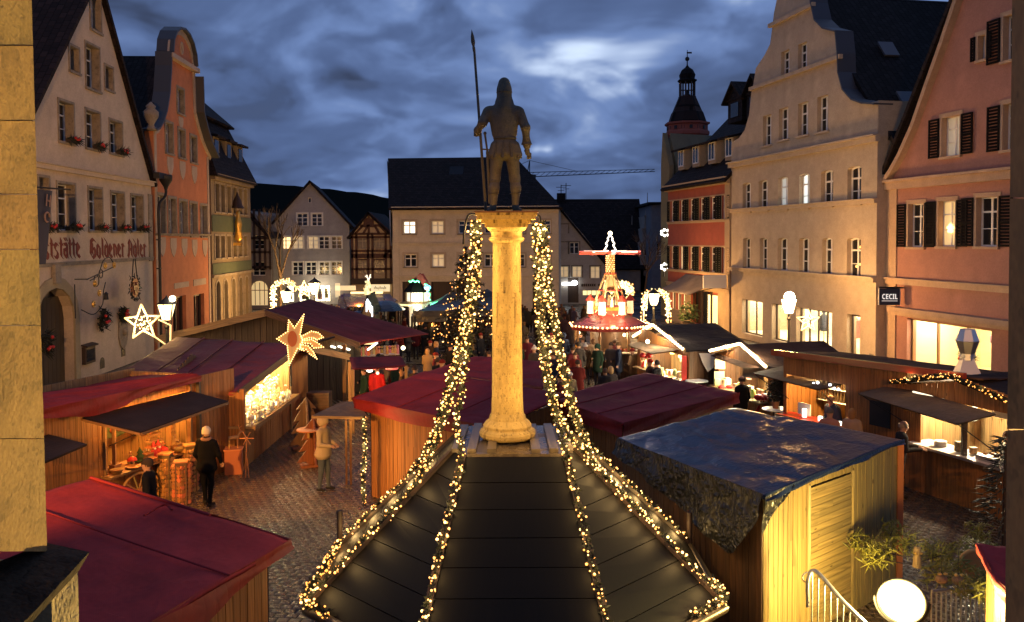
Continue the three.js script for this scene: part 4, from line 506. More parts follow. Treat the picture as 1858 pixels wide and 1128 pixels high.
// ===== cream house with the tall curved gable =====
{
  const A = faceR(1327), B = faceR(1590), H = house('cream_gable_house', 'tall cream house with curved renaissance gable above the clothes shop', A, B), L = H.L, m = stucco([.54, .43, .31]), P = (x, y) => H.pix(x, y);
  const W = (q, o = {}) => { const [x0, x1, y0, y1] = q, x = (x0 + x1) / 2, a = P(x, y1), b = P(x, y0), w = H.u(x1, y1) - H.u(x0, y1) + .16; return win(H, a[0] - .08, a[1], w, b[1] - a[1], { recess: .22, reveal: m, sillMat: m, bar: .075, ...o }); };
  const o4 = { w: .92, rows: [.34, .67] };
  W([1419, 1432, 91, 138], { ...o4, w: .8 }); W([1450, 1464, 77, 127], { ...o4, w: .8 });
  [[1386, 1399, 208, 263], [1415, 1430, 195, 253], [1450, 1466, 185, 245], [1485, 1502, 173, 238]].forEach((q) => W(q, o4));
  const o3 = { w: 1.0, rows: [.34, .68], rise: .14 };
  const r3 = [[1349, 1362, 331, 383], [1378, 1393, 326, 381], [1413, 1429, 320, 379], [1452, 1468, 314, 376], [1492, 1511, 308, 373], [1540, 1562, 301, 369]]; r3.forEach((q, i) => W(q, { ...o3, pane: i === 3 ? mat.coolPane : i === 2 ? glow([.8, .9, .85], .3) : mat.glass }));
  const r4 = [[1350, 1361, 431, 488], [1380, 1392, 431, 489.5], [1413, 1429, 431, 492], [1452, 1468, 431, 496], [1494, 1510, 431, 499], [1539, 1561, 431, 503]]; const w4 = r4.map((q) => W(q, o3));
  mesh('window_light', [ball(.07, .2, 1.4, -.02), ball(.07, -.1, .5, -.02), ball(.07, .2, .6, -.02)], mat.bulb, w4[5]); mesh('window_light', [ball(.06, .2, .4, -.02)], mat.bulb, w4[2]); mesh('window_light', [ball(.06, .3, .6, -.02)], mat.bulb, w4[3]);
  // shop: three wide openings, one narrow
  const ops = [[1346, 1383], [1400, 1433], [1444, 1509], [1536, 1560]].map(([a, b]) => [H.u(a, 590), H.u(b, 620)]), sv = 2.35, s0 = .35;
  ops.forEach(([a, b], i) => H.holes.push(rect((a + b) / 2, s0, b - a, sv - s0 + (i === 3 ? .05 : 0))));
  const e = H.v(1330, 262), left = [[1327, 262], [1331, 256], [1340, 251], [1351, 236], [1359, 208], [1363, 168], [1367, 151], [1371, 124], [1387, 100], [1397, 80], [1401, 50], [1404, 24], [1409, 0], [1420, -30], [1436, -55]].map((q) => P(...q)), right = [[1452, -66], [1466, -40], [1476, -8], [1477, 6], [1479, 14], [1484, 37], [1499, 52], [1522, 58], [1526, 98], [1527, 132], [1535, 163], [1551, 181], [1570, 188]].map((q) => P(...q));
  const outline = [[0, 0], [L, 0], [L, H.v(1590, 192)], [right[12][0], right[12][1]], ...right.slice(0, 12).reverse(), ...left.slice().reverse()];
  const ap = P(1440, -40), evb = H.v(1590, 250);
  wall(H, outline, m, { t: .5, depth: 15, gap: 4.2, body: [[0, 0], [L, 0], [L, evb - .2], [ap[0], ap[1] - 2], [0, evb - .2]] });
  mesh('wall', [box(4.4, evb - 3.2, .4, 0, 0, 0, PI / 2).translate(L - .22, 3.1 + (evb - 3.2) / 2, -2.6), box(4.4, evb - .2, .4, 0, 0, 0, PI / 2).translate(.22, evb / 2, -2.6), box(4.4, 3.2, .12, 0, 0, 0, PI / 2).translate(L - .07, 1.6, -2.6)], m, H.g);
  mesh('gable_shoulder', box(1.5, H.v(1590, 187) - evb + .1, 2.0, L - .75 + .02, (H.v(1590, 187) + evb) / 2 + .05, -1.02), m, H.g);
  band(H, evb - .05, -.05, L + .2, .26, .24, m, 'cornice'); band(H, 7.57, 0, L, .18, .14, m); band(H, 4.06, 0, L, .2, .16, m);
  { const a = P(1366, 163), b = P(1526, 101); mesh('string_course', box(b[0] - a[0] + .3, .2, .2, (a[0] + b[0]) / 2, (a[1] + b[1]) / 2, .1), m, H.g); const c = P(1401, 48), d2 = P(1477, 7); mesh('string_course', box(d2[0] - c[0] + .3, .2, .2, (c[0] + d2[0]) / 2, (c[1] + d2[1]) / 2, .1), m, H.g); }
  const cop = M([.05, .055, .07], { roughness: .5 }); mesh('coping', right.slice(2).concat([[L, H.v(1590, 190)]]).map((p, i, arr) => { if (!i) return null; const q = arr[i - 1], Ls = Math.hypot(p[0] - q[0], p[1] - q[1]) + .06; return box(Ls, .07, .95, (p[0] + q[0]) / 2, (p[1] + q[1]) / 2 + .03, -.25, 0, 0, Math.atan2(p[1] - q[1], p[0] - q[0])); }), cop, H.g);
  roofSlab(H, [[ap[0], ap[1] - .8, -.5], [L + .5, evb - .2, -.5], [L + .5, evb - .2, -16], [ap[0], ap[1] - .8, -16]], mat.slate); roofSlab(H, [[-.5, evb - .2, -.5], [ap[0], ap[1] - .8, -.5], [ap[0], ap[1] - .8, -16], [-.5, evb - .2, -16]], mat.slate);
  for (const [k, z] of [[.42, -3.2], [.74, -5.5], [.76, -2.4]]) { const u = lerp(ap[0], L + .5, k), v = lerp(ap[1] - .8, evb - .2, k); mesh('skylight', box(1.0, .1, .8, u + .08, v + .1, z, 0, 0, Math.atan2(evb - ap[1], L - ap[0])), M([.10, .11, .13], { roughness: .2 }), H.g); }
  mesh('chimney', box(.9, 3.2, .9, ap[0] + 1.0, ap[1] - .3, -9.5), mat.tileDark, H.g);
  // shop interior
  const room = [box(L - .9, .08, 4, L / 2, .3, -2.5), box(L - .9, .08, 4, L / 2, 3.0, -2.5), box(L - .9, 2.8, .08, L / 2, 1.66, -4.4)]; const inside = mesh('shop_room', room, M([.74, .68, .52], { roughness: .8 }), H.g);
  mesh('ceiling_lamp', [0, 1, 2, 3, 4].map((k) => box(1.5, .04, .5, L * (.1 + .2 * k), 2.92, -1.8)), glow([1, .86, .55], 9), inside);
  for (let k = 0; k < 5; k++) lamp(H.g, L * (.1 + .2 * k), 2.7, -1.6, SHOP, 26, 10);
  ops.forEach(([a, b], i) => { const n = i === 2 ? 4 : i === 0 ? 2 : 1, f = mesh('shop_window', [...Array(n + 1)].map((_, k) => box(.07, sv - s0, .08, lerp(a + .035, b - .035, k / n), (sv + s0) / 2, -.3)).concat([box(b - a, .07, .08, (a + b) / 2, sv - .035, -.3), box(b - a, .07, .08, (a + b) / 2, s0 + .035, -.3)]), mat.darkBeam, H.g); const p = mesh('pane', new THREE.PlaneGeometry(b - a - .06, sv - s0 - .06), mat.clear, f); p.position.set((a + b) / 2, (sv + s0) / 2, -.3); });
  const cloth = [[.5, .42, .3], [.30, .05, .05], [.06, .07, .10], [.55, .5, .42], [.12, .09, .07], [.4, .12, .1], [.2, .22, .26]];
  const dummy = (u, z, c) => { mesh('mannequin', [lathe([[.12, .75], [.24, .8], [.2, 1.2], [.25, 1.5], [.1, 1.62], [.06, 1.68]], 10).translate(u, .35, z), ball(.11, u, 2.14, z, 2, 1.2), cyl(.02, .02, .8, u, .75, z)], M(cloth[c]), H.g); };
  [[ops[0][0] + 1.5, -1.1, 0], [ops[0][1] - .3, -1.0, 1], [ops[1][0] + .6, -1.2, 5], [ops[1][1] - .6, -1.2, 3], [ops[2][0] + .5, -1.3, 2], [ops[3][0] + .4, -1.2, 5]].forEach((q) => dummy(...q));
  for (let k = 0; k < 26; k++) mesh('garment', box(.05, rr(.7, 1.0), .42, lerp(ops[2][0] + 1.1, ops[2][1] - .3, k / 26), 1.45, -1.7 + rr(-.1, .1), rr(-.2, .2)), M(pick(cloth)), H.g);
  mesh('clothes_rail', rod(V(ops[2][0] + 1, 2.02, -1.7), V(ops[2][1], 2.02, -1.7), .02), mat.steel, H.g);
  for (let k = 0; k < 14; k++) mesh('shop_goods', box(rr(.2, .4), rr(.2, .5), .25, rr(ops[3][0] + .1, ops[3][1] + .6), rr(.5, 2.1), -1.8 + rr(-.3, .3)), M([rr(.1, .6), rr(.1, .5), rr(.05, .4)]), H.g);
  mesh('wall_vent', box(.28, .32, .03, H.u(1581, 648), H.v(1581, 648), .012), mat.trimGrey, H.g);
}
// ===== pink house at the right =====
{
  const A = faceR(1609, .55), B = faceR(2080, .55), H = house('pink_house', 'pink gabled house with dark shutters and bright shop windows at the right', A, B), L = H.L, P = (x, y) => H.pix(x, y), m = stucco([.46, .22, .165]), cr = stucco([.56, .38, .25]);
  const W = (x0, x1, y0, y1, o = {}) => { const x = (x0 + x1) / 2, a = P(x, y1), b = P(x, y0); return win(H, a[0], a[1], o.w || H.u(x1, y1) - H.u(x0, y1), b[1] - a[1], { recess: .2, surround: .16, surroundMat: cr, sillMat: cr, shutters: maroonShut, shutW: .6, rows: [.36, .7], reveal: cr, ...o }); };
  W(1775, 1788, 64, 108); W(1830, 1852, 24, 106, { w: 1.1 });
  const wb = W(1712, 1738, 211, 283, { w: 1.05, pane: glow([1, .72, .34], .16) }); W(1822, 1856, 186, 270, { w: 1.05 }); mesh('window_light', ball(.05, 0, 1.75, -.02), mat.bulb, wb);
  W(1650, 1673, 369, 448, { w: 1.0 }); const wl = W(1706, 1729, 364, 447, { w: 1.0, pane: glow([1, .6, .16], .55) }); W(1775, 1805, 357, 447, { w: 1.1 });
  { const star = []; for (let i = 0; i < 5; i++) star.push(ball(.075, Math.sin(i * 1.2566) * .11, .72 + Math.cos(i * 1.2566) * .13, .05)); star.push(ball(.05, 0, .72, .05)); mesh('window_star_light', star, mat.bulbHot, wl); }
  const o0 = H.u(1645, 630), o1 = H.u(1798, 640), sv = P(1700, 584)[1], s0 = .3; H.holes.push(rect((o0 + o1) / 2, s0, o1 - o0, sv - s0));
  const apx = P(1850, -290), pts = [[0, 0], [L, 0], [L, H.v(2000, 300)], apx, P(1745, 0), P(1718, 80), P(1690, 158), P(1664, 232), P(1640, 285), P(1625, 312), [-.1, H.v(1609, 336)]];
  wall(H, pts, m, { depth: 13, t: .45, gap: 4 });
  mesh('wall', box(4.2, H.v(1609, 340), .3, 0, 0, 0, PI / 2).translate(.16, H.v(1609, 340) / 2, -2.4), m, H.g);
  band(H, H.v(1700, 327) - .05, -.15, L, .34, .22, cr, 'cornice'); band(H, H.v(1700, 516), -.1, L, .22, .16, cr); mesh('shop_cornice', [box(o1 - o0 + 2.6, .2, .5, (o0 + o1) / 2 + .6, sv + .35, .26), box(o1 - o0 + 2.4, .16, .34, (o0 + o1) / 2 + .6, sv + .18, .18)], cr, H.g);
  mesh('corner_strip', box(.75, H.v(1609, 340), .06, .36, H.v(1609, 340) / 2, .028), cr, H.g); mesh('verge', [P(1609, 333), P(1625, 309), P(1640, 282), P(1664, 229), P(1690, 155), P(1718, 77), P(1745, -3), apx].map((p, i, arr) => { if (!i) return null; const q = arr[i - 1], Ls = Math.hypot(p[0] - q[0], p[1] - q[1]) + .05; return box(Ls, .2, .4, (p[0] + q[0]) / 2, (p[1] + q[1]) / 2, .1, 0, 0, Math.atan2(p[1] - q[1], p[0] - q[0])); }), cr, H.g);
  roofSlab(H, [[-.6, H.v(1609, 342), .3], [apx[0], apx[1], .3], [apx[0], apx[1], -13], [-.6, H.v(1609, 342), -13]], mat.tileDark);
  const inside = mesh('shop_room', [box(o1 - o0 + 1, .08, 3.4, (o0 + o1) / 2, .26, -2.3), box(o1 - o0 + 1, .08, 3.4, (o0 + o1) / 2, sv + .3, -2.3), box(o1 - o0 + 1, sv + .2, .08, (o0 + o1) / 2, sv / 2 + .2, -3.9), box(.08, sv, 3.4, o0 - .4, sv / 2 + .2, -2.3), box(.08, sv, 3.4, o1 + .4, sv / 2 + .2, -2.3)], M([.76, .66, .44], { roughness: .8 }), H.g);
  mesh('ceiling_lamp', [0, 1, 2].map((k) => box(1.1, .04, .4, lerp(o0 + .8, o1 - .8, k / 2), sv + .2, -1.4)), glow([1, .84, .5], 9), inside); for (let k = 0; k < 3; k++) lamp(H.g, lerp(o0 + .8, o1 - .8, k / 2), sv - .05, -1.3, SHOP, 15, 10);
  const f = mesh('shop_window', [0, .33, .69, 1].map((k) => box(.08, sv - s0, .1, lerp(o0 + .04, o1 - .04, k), (sv + s0) / 2, -.28)).concat([box(o1 - o0, .09, .1, (o0 + o1) / 2, sv - .045, -.28), box(o1 - o0, .09, .1, (o0 + o1) / 2, s0 + .045, -.28)]), mat.beam, H.g); const pn = mesh('pane', new THREE.PlaneGeometry(o1 - o0 - .1, sv - s0 - .1), mat.clear, f); pn.position.set((o0 + o1) / 2, (sv + s0) / 2, -.28);
  { const a = []; for (let i = 0; i < 160; i++) { const q = rnd() * 6.283, l = V(Math.cos(q) * .42, Math.sin(q) * .42, 0).addScalar(rr(-.08, .08)); a.push(rod(l, l.clone().add(V(rr(-1, 1), rr(-1, 1), rr(-1, 1)).multiplyScalar(.14)), .022, .004, 4)); } const w = mesh('shop_wreath', a, mat.needle2, H.g); w.position.set(lerp(o0, o1, .52), 1.25, -.9); mesh('bauble', [ball(.12, .3, -.25, .1), ball(.1, -.3, -.2, .1)], M([.45, .09, .04]), w); mesh('poster', box(.5, .4, .02), M([.7, .5, .3]), w); }
  for (let k = 0; k < 16; k++) mesh('shop_goods', box(rr(.15, .4), rr(.2, .6), .25, rr(lerp(o0, o1, .72), o1 - .2), rr(.6, 2), -1.4 + rr(-.3, .3), rr(0, 1)), M([rr(.2, .6), rr(.1, .5), rr(.05, .3)]), H.g);
}
{ // clothes-shop sign between cream and pink house
  const p = atD(1613, 538, 38.0), t = thing('shop_sign', 'dark blue projecting shop sign with white letters at the corner of the pink house', 'shop sign', p, -0.15), s = 38 / F;
  mesh('board', box(36 * s, 30 * s, .14), M([.014, .017, .034], { roughness: .35 }), t); mesh('bracket', [rod(V(-.1, .38, 0), V(1.2, .38, -.2), .025), rod(V(-.42, .4, 0), V(.45, .4, 0), .03)], mat.iron, t); mesh('rim', [box(.03, 30 * s, .16, -18 * s), box(.03, 30 * s, .16, 18 * s)], mat.galv, t);
  const font = new FontLoader().parse ? await new FontLoader().loadAsync('fonts/droid/droid_sans_bold.typeface.json') : null, g = new TextGeometry('CECIL', { font, size: 9.3 * s, depth: .02, curveSegments: 4 }); g.computeBoundingBox(); const w = g.boundingBox.max.x; g.scale(27 * s / w, 1, 1).translate(-13.5 * s, -4.2 * s, .071);
  mesh('lettering', g, glow([1, .96, .9], .55), t); mesh('underline', box(27 * s, .03, .02, 0, -7.5 * s, .075), glow([1, .96, .9], .3), t);
}
// ---------- fountain with its winter cover, column, statue and light garlands ----------
const FC = V(0.02, 0, -12.1), PLAT = 3.2, EAVE = 1.35;
const octo = [...Array(8)].map((_, k) => { const a = (22.5 + 45 * k) * PI / 180; return V(FC.x + Math.cos(a) * 2.86, EAVE, FC.z + Math.sin(a) * 2.86); }); // 0 right-front, 1 front-right, 2 front-left, 3 left-front, 4 left-back ...
const topo = [[1, -.36], [1, .36]].length && [[.80, .50], [.66, .86], [-.66, .86], [-.80, .50], [-.80, -.50], [-.66, -.86], [.66, -.86], [.80, -.50]].map(([x, z]) => V(FC.x + x, PLAT, FC.z + z));
{
  const t = thing('fountain_cover', 'eight-sided dark winter boarding over the fountain basin under the column', 'fountain cover'), wet = M([.0055, .0038, .003], { map: rep(T.wood, .8, .3), roughness: .55, specularIntensity: .4 });
  for (let k = 0; k < 8; k++) { const a = octo[k], b = octo[(k + 1) % 8], c = topo[(k + 1) % 8], d = topo[k], n = 7;
    for (let i = 0; i < n; i++) { const s = i / n, e = (i + 1) / n - .004, q = [a.clone().lerp(d, s), b.clone().lerp(c, s), b.clone().lerp(c, e), a.clone().lerp(d, e)]; mesh('plank', slab(q, .03), wet, t); } }
  octo.forEach((a, k) => mesh('hip_board', beam(a.clone().add(V(0, .02, 0)), topo[k].clone().add(V(0, .02, 0)), .09, .05), mat.darkBeam, t));
  const gutM = M([.10, .075, .05], { roughness: .35, metalness: .7 }); octo.forEach((a, k) => mesh('eave_gutter', rod(a.clone().add(V(0, -.03, 0)), octo[(k + 1) % 8].clone().add(V(0, -.03, 0)), .075), gutM, t));
  for (let k = 0; k < 8; k++) { const a = octo[k], b = octo[(k + 1) % 8], c = FC.clone().setY(EAVE), f = .93, A = a.clone().lerp(c, 1 - f), B = b.clone().lerp(c, 1 - f); mesh('side_panel', slab([A, B, B.clone().setY(.0), A.clone().setY(.0)], .04), timber([.09, .055, .03]), t); }
  for (const [k, h] of [[4, .55], [7, .5], [6, .4]]) { const a = octo[k]; mesh('post', rod(V(a.x, 0, a.z), V(a.x, EAVE + h, a.z), .045), mat.darkBeam, t); }
  const floor = mesh('platform', poly(topo.map((p) => [p.x, -p.z]), .06).rotateX(-PI / 2).translate(0, PLAT + .03, 0), M([.15, .12, .09], { map: rep(T.wood, .5, .5), roughness: .5, roughnessMap: rep(T.wetR, .6) }), t);
  for (const x of [-.72, -.52, -.27, .29, .52, .70]) mesh('plank', box(.115, .05, 1.55 + rr(-.1, .1), FC.x - .02 + x, PLAT + .056, FC.z + .02 + rr(-.04, .04), x * .03), M([.20, .165, .12], { map: rep(T.wood, .6, .3, x), bumpMap: rep(T.woodB, .8), bumpScale: .004, roughness: .34 }), t);
}
const crisp = (pts, seg) => { const g = lathe(pts, seg), u = g.attributes.uv, p = g.attributes.position; for (let i = 0; i < u.count; i++) u.setXY(i, u.getX(i) * 1.6, p.getY(i)); return toCreasedNormals(g, .42); };
const CX = atD(920, 600, 12.1).x, CZ = -12.1;
{
  const t = thing('column', 'weathered round sandstone column carrying the knight statue', 'column', V(CX, PLAT + .06, CZ)), h = 6.34 - PLAT - .06;
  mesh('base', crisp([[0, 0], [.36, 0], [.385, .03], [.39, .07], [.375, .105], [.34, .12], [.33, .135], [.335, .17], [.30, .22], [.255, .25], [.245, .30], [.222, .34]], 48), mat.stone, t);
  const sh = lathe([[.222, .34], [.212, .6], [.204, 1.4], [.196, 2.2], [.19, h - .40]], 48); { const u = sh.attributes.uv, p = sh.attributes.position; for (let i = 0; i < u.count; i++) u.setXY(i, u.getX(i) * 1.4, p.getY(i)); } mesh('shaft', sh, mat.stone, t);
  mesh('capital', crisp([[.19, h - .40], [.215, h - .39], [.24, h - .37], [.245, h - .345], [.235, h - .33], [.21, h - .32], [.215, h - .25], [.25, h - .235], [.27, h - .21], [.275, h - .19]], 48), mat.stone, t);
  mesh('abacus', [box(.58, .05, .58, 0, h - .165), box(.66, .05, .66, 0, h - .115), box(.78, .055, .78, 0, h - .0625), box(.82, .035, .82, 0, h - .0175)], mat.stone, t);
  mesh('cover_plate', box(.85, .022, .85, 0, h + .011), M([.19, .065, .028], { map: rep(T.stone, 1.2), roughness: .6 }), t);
  // lights hung on the head of the column
  mesh('hook', [tube([V(-.36, h - .03, .2), V(-.5, h - .02, .22), V(-.56, h - .2, .24), V(-.58, h - .42, .25)], .014), tube([V(.36, h - .05, .2), V(.44, h - .04, .22), V(.46, h - .12, .22)], .012)], mat.iron, t);
}
// ---- smooth bodies: tapered bones joined by a soft minimum, meshed on a grid ----
function bodyMesh(bones, lo, hi, res, k, colour) {
  const mc = new MarchingCubes(res, mat.bronze, false, false, 400000), S = hi.clone().sub(lo), f = mc.field, P = V(), pa = V(), ba = V();
  const pre = bones.map((b) => ({ a: b[0], d: b[1].clone().sub(b[0]), l2: Math.max(b[0].distanceToSquared(b[1]), 1e-9), r1: b[2], r2: b[3] ?? b[2], s: b[4] || [1, 1, 1], k: b[6] ?? k }));
  for (let z = 0; z < res; z++) for (let y = 0; y < res; y++) for (let x = 0; x < res; x++) {
    const X = lo.x + S.x * x / res, Y = lo.y + S.y * y / res, Z = lo.z + S.z * z / res; let d = 9;
    for (const b of pre) { const ax = X - b.a.x, ay = Y - b.a.y, az = Z - b.a.z, t = clamp((ax * b.d.x + ay * b.d.y + az * b.d.z) / b.l2, 0, 1), ex = (ax - b.d.x * t) / b.s[0], ey = (ay - b.d.y * t) / b.s[1], ez = (az - b.d.z * t) / b.s[2], q = Math.sqrt(ex * ex + ey * ey + ez * ez) - (b.r1 + (b.r2 - b.r1) * t), kk = b.k, h = Math.max(kk - Math.abs(d - q), 0) / kk; d = Math.min(d, q) - h * h * kk * .25; }
    f[x + y * res + z * res * res] = -d;
  }
  mc.isolation = 0; mc.update(); const n = mc.count; let g = new THREE.BufferGeometry();
  const pos = new Float32Array(n * 3); for (let i = 0; i < n; i++) { pos[i * 3] = lo.x + S.x * (mc.positionArray[i * 3] + 1) / 2; pos[i * 3 + 1] = lo.y + S.y * (mc.positionArray[i * 3 + 1] + 1) / 2; pos[i * 3 + 2] = lo.z + S.z * (mc.positionArray[i * 3 + 2] + 1) / 2; }
  g.setAttribute('position', new THREE.BufferAttribute(pos, 3)); g = mergeVertices(g, 1e-5); g.computeVertexNormals();
  const N = g.attributes.position.count;
  if (colour) { const c = new Float32Array(N * 3), p = V(); for (let i = 0; i < N; i++) { p.fromBufferAttribute(g.attributes.position, i); let best = 9, tagc = 0; for (const [j, b] of pre.entries()) { pa.copy(p).sub(b.a); const t = clamp(pa.dot(b.d) / b.l2, 0, 1); ba.copy(b.d).multiplyScalar(t); pa.sub(ba); pa.set(pa.x / b.s[0], pa.y / b.s[1], pa.z / b.s[2]); const q = pa.length() - (b.r1 + (b.r2 - b.r1) * t); if (q < best) { best = q; tagc = bones[j][5] ?? 0; } } const cc = colour(tagc, p); c.set(cc, i * 3); } g.setAttribute('color', new THREE.BufferAttribute(c, 3)); }
  const uv = new Float32Array(N * 2); for (let i = 0; i < N; i++) { uv[i * 2] = g.attributes.position.getX(i) + g.attributes.position.getZ(i); uv[i * 2 + 1] = g.attributes.position.getY(i); } g.setAttribute('uv', new THREE.BufferAttribute(uv, 2));
  return g;
}
{ // the knight, seen from behind; left of the picture is his left
  const base = 6.34 + .022, t = thing('knight_statue', 'weathered bronze knight with lance seen from behind atop the column', 'statue', V(CX + .0, base, CZ)), m = mat.bronze;
  const pxm = 12.1 / F, X = (x) => (x - 920) * pxm, Y = (y) => (377 - y) * pxm, v = (x, y, z = 0) => V(X(x), Y(y), z);
  const B = [
    [v(917, 158), v(917, 147), .105, .088, [.92, 1, 1]], [v(917, 184), v(917, 158), .125, .108, [.9, 1, .95]], [v(917, 192), v(917, 182), .15, .12, [1.05, .8, .75]],
    [v(893, 196), v(937, 196), .085, .085, [1, .9, .9]], [v(915, 205), v(917, 240), .165, .135, [1, 1, .66]], [v(902, 205), v(906, 235), .10, .09, [1, 1, .8]], [v(930, 205), v(928, 235), .10, .09, [1, 1, .8]], [v(917, 240), v(918, 256), .135, .15, [1, 1, .7]],
    [v(918, 256), v(918, 272), .165, .195, [1, .5, .72]], [v(902, 258), v(898, 274), .08, .085, [1, .8, 1.2]], [v(934, 258), v(938, 274), .08, .085, [1, .8, 1.2]],
    [v(887, 198), v(878, 217, .04), .072, .062], [v(878, 217, .04), v(868, 228, -.12), .058, .045], [v(868, 228, -.12), v(867, 229, -.2), .05, .045],
    [v(944, 198), v(955, 226, .03), .072, .06], [v(955, 226, .03), v(957, 256, -.04), .058, .042], [v(957, 250, -.04), v(958, 259, -.05), .055, .045],
    [v(903, 278, .01), v(899, 316, -.02), .094, .072], [v(899, 316, -.02), v(898, 336, .01), .07, .068], [v(898, 334, .02), v(896, 366, .02), .066, .044], [v(896, 372, .03), v(889, 374, -.15), .042, .04],
    [v(931, 278, .01), v(935, 316, -.02), .094, .072], [v(935, 316, -.02), v(937, 336, .01), .07, .068], [v(937, 334, .02), v(936, 366, .02), .066, .044], [v(936, 372, .03), v(943, 374, -.15), .042, .04],
  ];
  mesh('body', bodyMesh(B, V(-.6, -.06, -.4), V(.5, 1.95, .35), 108, .035), m, t);
  // hands with fingers
  const hand = (x, y, z, sx, grip) => { const c = v(x, y, z), L = [[c, c.clone().add(V(sx * .005, -.035, -.01)), .036, .034, [1, 1, .7]]]; for (let i = 0; i < 4; i++) { const o = c.clone().add(V(sx * .026, -.012 - i * .020 + (grip ? .03 : -.02), -.03)), p = o.clone().add(V(sx * .022, -.005, -.028)), q = p.clone().add(V(-sx * .02, -.006, -.03 + i * .003)), r = q.clone().add(V(-sx * .026, 0, .016)); L.push([o, p, .0115, .011], [p, q, .011, .010], [q, r, .010, .009]); } L.push([c.clone().add(V(-sx * .02, .02, -.01)), c.clone().add(V(-sx * .03, .0, -.045)), .013, .012], [c.clone().add(V(-sx * .03, .0, -.045)), c.clone().add(V(0, -.01, -.07)), .012, .010]); return bodyMesh(L, c.clone().add(V(-.11, -.13, -.13)), c.clone().add(V(.11, .11, .08)), 56, .008); };
  mesh('hand', hand(868, 229, -.2, -1, true), m, t); mesh('hand', hand(958, 266, -.05, 1, false), m, t);
  mesh('belt', new THREE.TorusGeometry(.148, .014, 6, 36).rotateX(PI / 2).scale(1, 1, .74).translate(X(918), Y(245), 0), m, t);
  mesh('helmet_rim', new THREE.TorusGeometry(.112, .008, 6, 32).rotateX(PI / 2).scale(.92, 1, 1).translate(X(917), Y(162), 0), m, t);
  for (const [x, y] of [[955, 225], [878, 217], [898, 322], [936, 322]]) mesh('joint_guard', ball(.068, X(x), Y(y), x === 955 || x === 878 ? .05 : .0, 2, .8), m, t);
  mesh('gauntlet_cuff', [lathe([[.05, 0], [.075, .07], [.07, .075], [.045, .01]], 16).rotateX(PI).translate(X(957), Y(250) + .03, -.04)], m, t);
  for (let i = 0; i < 11; i++) { const a = i / 11 * 2 * PI; mesh('skirt_fold', rod(V(X(918) + Math.cos(a) * .17, Y(252), Math.sin(a) * .115), V(X(918) + Math.cos(a) * .214, Y(281), Math.sin(a) * .15), .016, .022, 6), m, t); }
  for (const [x] of [[897], [936]]) mesh('calf_strap', new THREE.TorusGeometry(.068, .007, 5, 20).rotateX(PI / 2).translate(X(x), Y(344), .015), m, t);
  const lance = thing('lance', 'long bronze lance held upright by the knight statue', 'lance', V(CX, base, CZ)); const la = v(882, 374, -.2), lb = v(862, 78, -.24), lt = v(857.5, 42, -.24);
  mesh('shaft', rod(la, lb, .021, .017), m, lance); const tip = orient(lathe([[0, -.16], [.018, -.15], [.022, -.1], [.016, -.08], [.03, -.02], [.024, .06], [0, .16]], 10), lb.clone().lerp(lt, .0).add(V(0, -.04, 0)), lt); mesh('spearhead', tip, m, lance);
  const sw = thing('sword', 'bronze sword hanging at the left hip of the knight statue', 'sword', V(CX, base, CZ)); mesh('scabbard', rod(v(886, 268, .02), v(889, 362, -.02), .022, .014), m, sw); mesh('hilt', [rod(v(886, 268, .02), v(882, 238, .04), .014), beam(v(878, 264, .0), v(893, 266, .04), .022, .02), ball(.024, X(882), Y(236), .04)], m, sw);
  mesh('ground_plate', box(.62, .02, .5, 0, -.005, -.02), m, t);
}
// ---- garlands ----
function garland(label, pts, bulbsPerM, needlesPerM, o = {}) {
  const c = new THREE.CatmullRomCurve3(pts, false, 'centripetal'), L = c.getLength(), R = o.r || .065, t = thing(o.name || 'light_garland', label, 'light garland', V(0, 0, 0), 0, o.group);
  mesh('wire', new THREE.TubeGeometry(c, 60, .010, 4), mat.iron, t);
  const pos = [], n = Math.round(L * needlesPerM), up = V(), e = V(), s1 = V();
  for (let i = 0; i < n; i++) { const u = rnd(), p = c.getPointAt(u), d = V(rr(-1, 1), rr(-1, 1), rr(-1, 1)).normalize(), len = R * rr(.6, 1.5), q = p.clone().addScaledVector(d, len); s1.set(rr(-1, 1), rr(-1, 1), rr(-1, 1)).cross(d).normalize().multiplyScalar(.016); const m1 = p.clone().lerp(q, .55); pos.push(p.x, p.y, p.z, m1.x + s1.x, m1.y + s1.y, m1.z + s1.z, q.x, q.y, q.z, p.x, p.y, p.z, q.x, q.y, q.z, m1.x - s1.x, m1.y - s1.y, m1.z - s1.z); }
  const g = new THREE.BufferGeometry(); g.setAttribute('position', new THREE.Float32BufferAttribute(pos, 3)); g.computeVertexNormals(); mesh('fir_needles', g, mat.needle, t).userData.kind = 'stuff';
  const nb = Math.min(Math.round(L * bulbsPerM), 300), geo = garland.geo || (garland.geo = [ball(.0105, 0, 0, 0, 1), ball(.0135, 0, 0, 0, 1), ball(.018, 0, 0, 0, 1)]), big = o.big || 1;
  for (let i = 0; i < nb; i++) { const u = (i + rr(.1, .9)) / nb, p = c.getPointAt(u), d = V(rr(-1, 1), rr(-1, 1), rr(-1, 1)).normalize().multiplyScalar(R * rr(.5, 1.25)), b = mesh('light_bulb', geo[rnd() < .5 ? 0 : rnd() < .7 ? 1 : 2], rnd() < .22 ? mat.bulbHot : mat.bulb, t); b.position.copy(p).add(d); if (big !== 1) b.scale.setScalar(big); }
  const nl = o.lights ?? Math.round(L / .42); for (let i = 0; i < nl; i++) { const p = c.getPointAt((i + .5) / nl); lamp(t, p.x, p.y + .10, p.z + .12, WARM, (o.I || .24), 3); }
  return t;
}
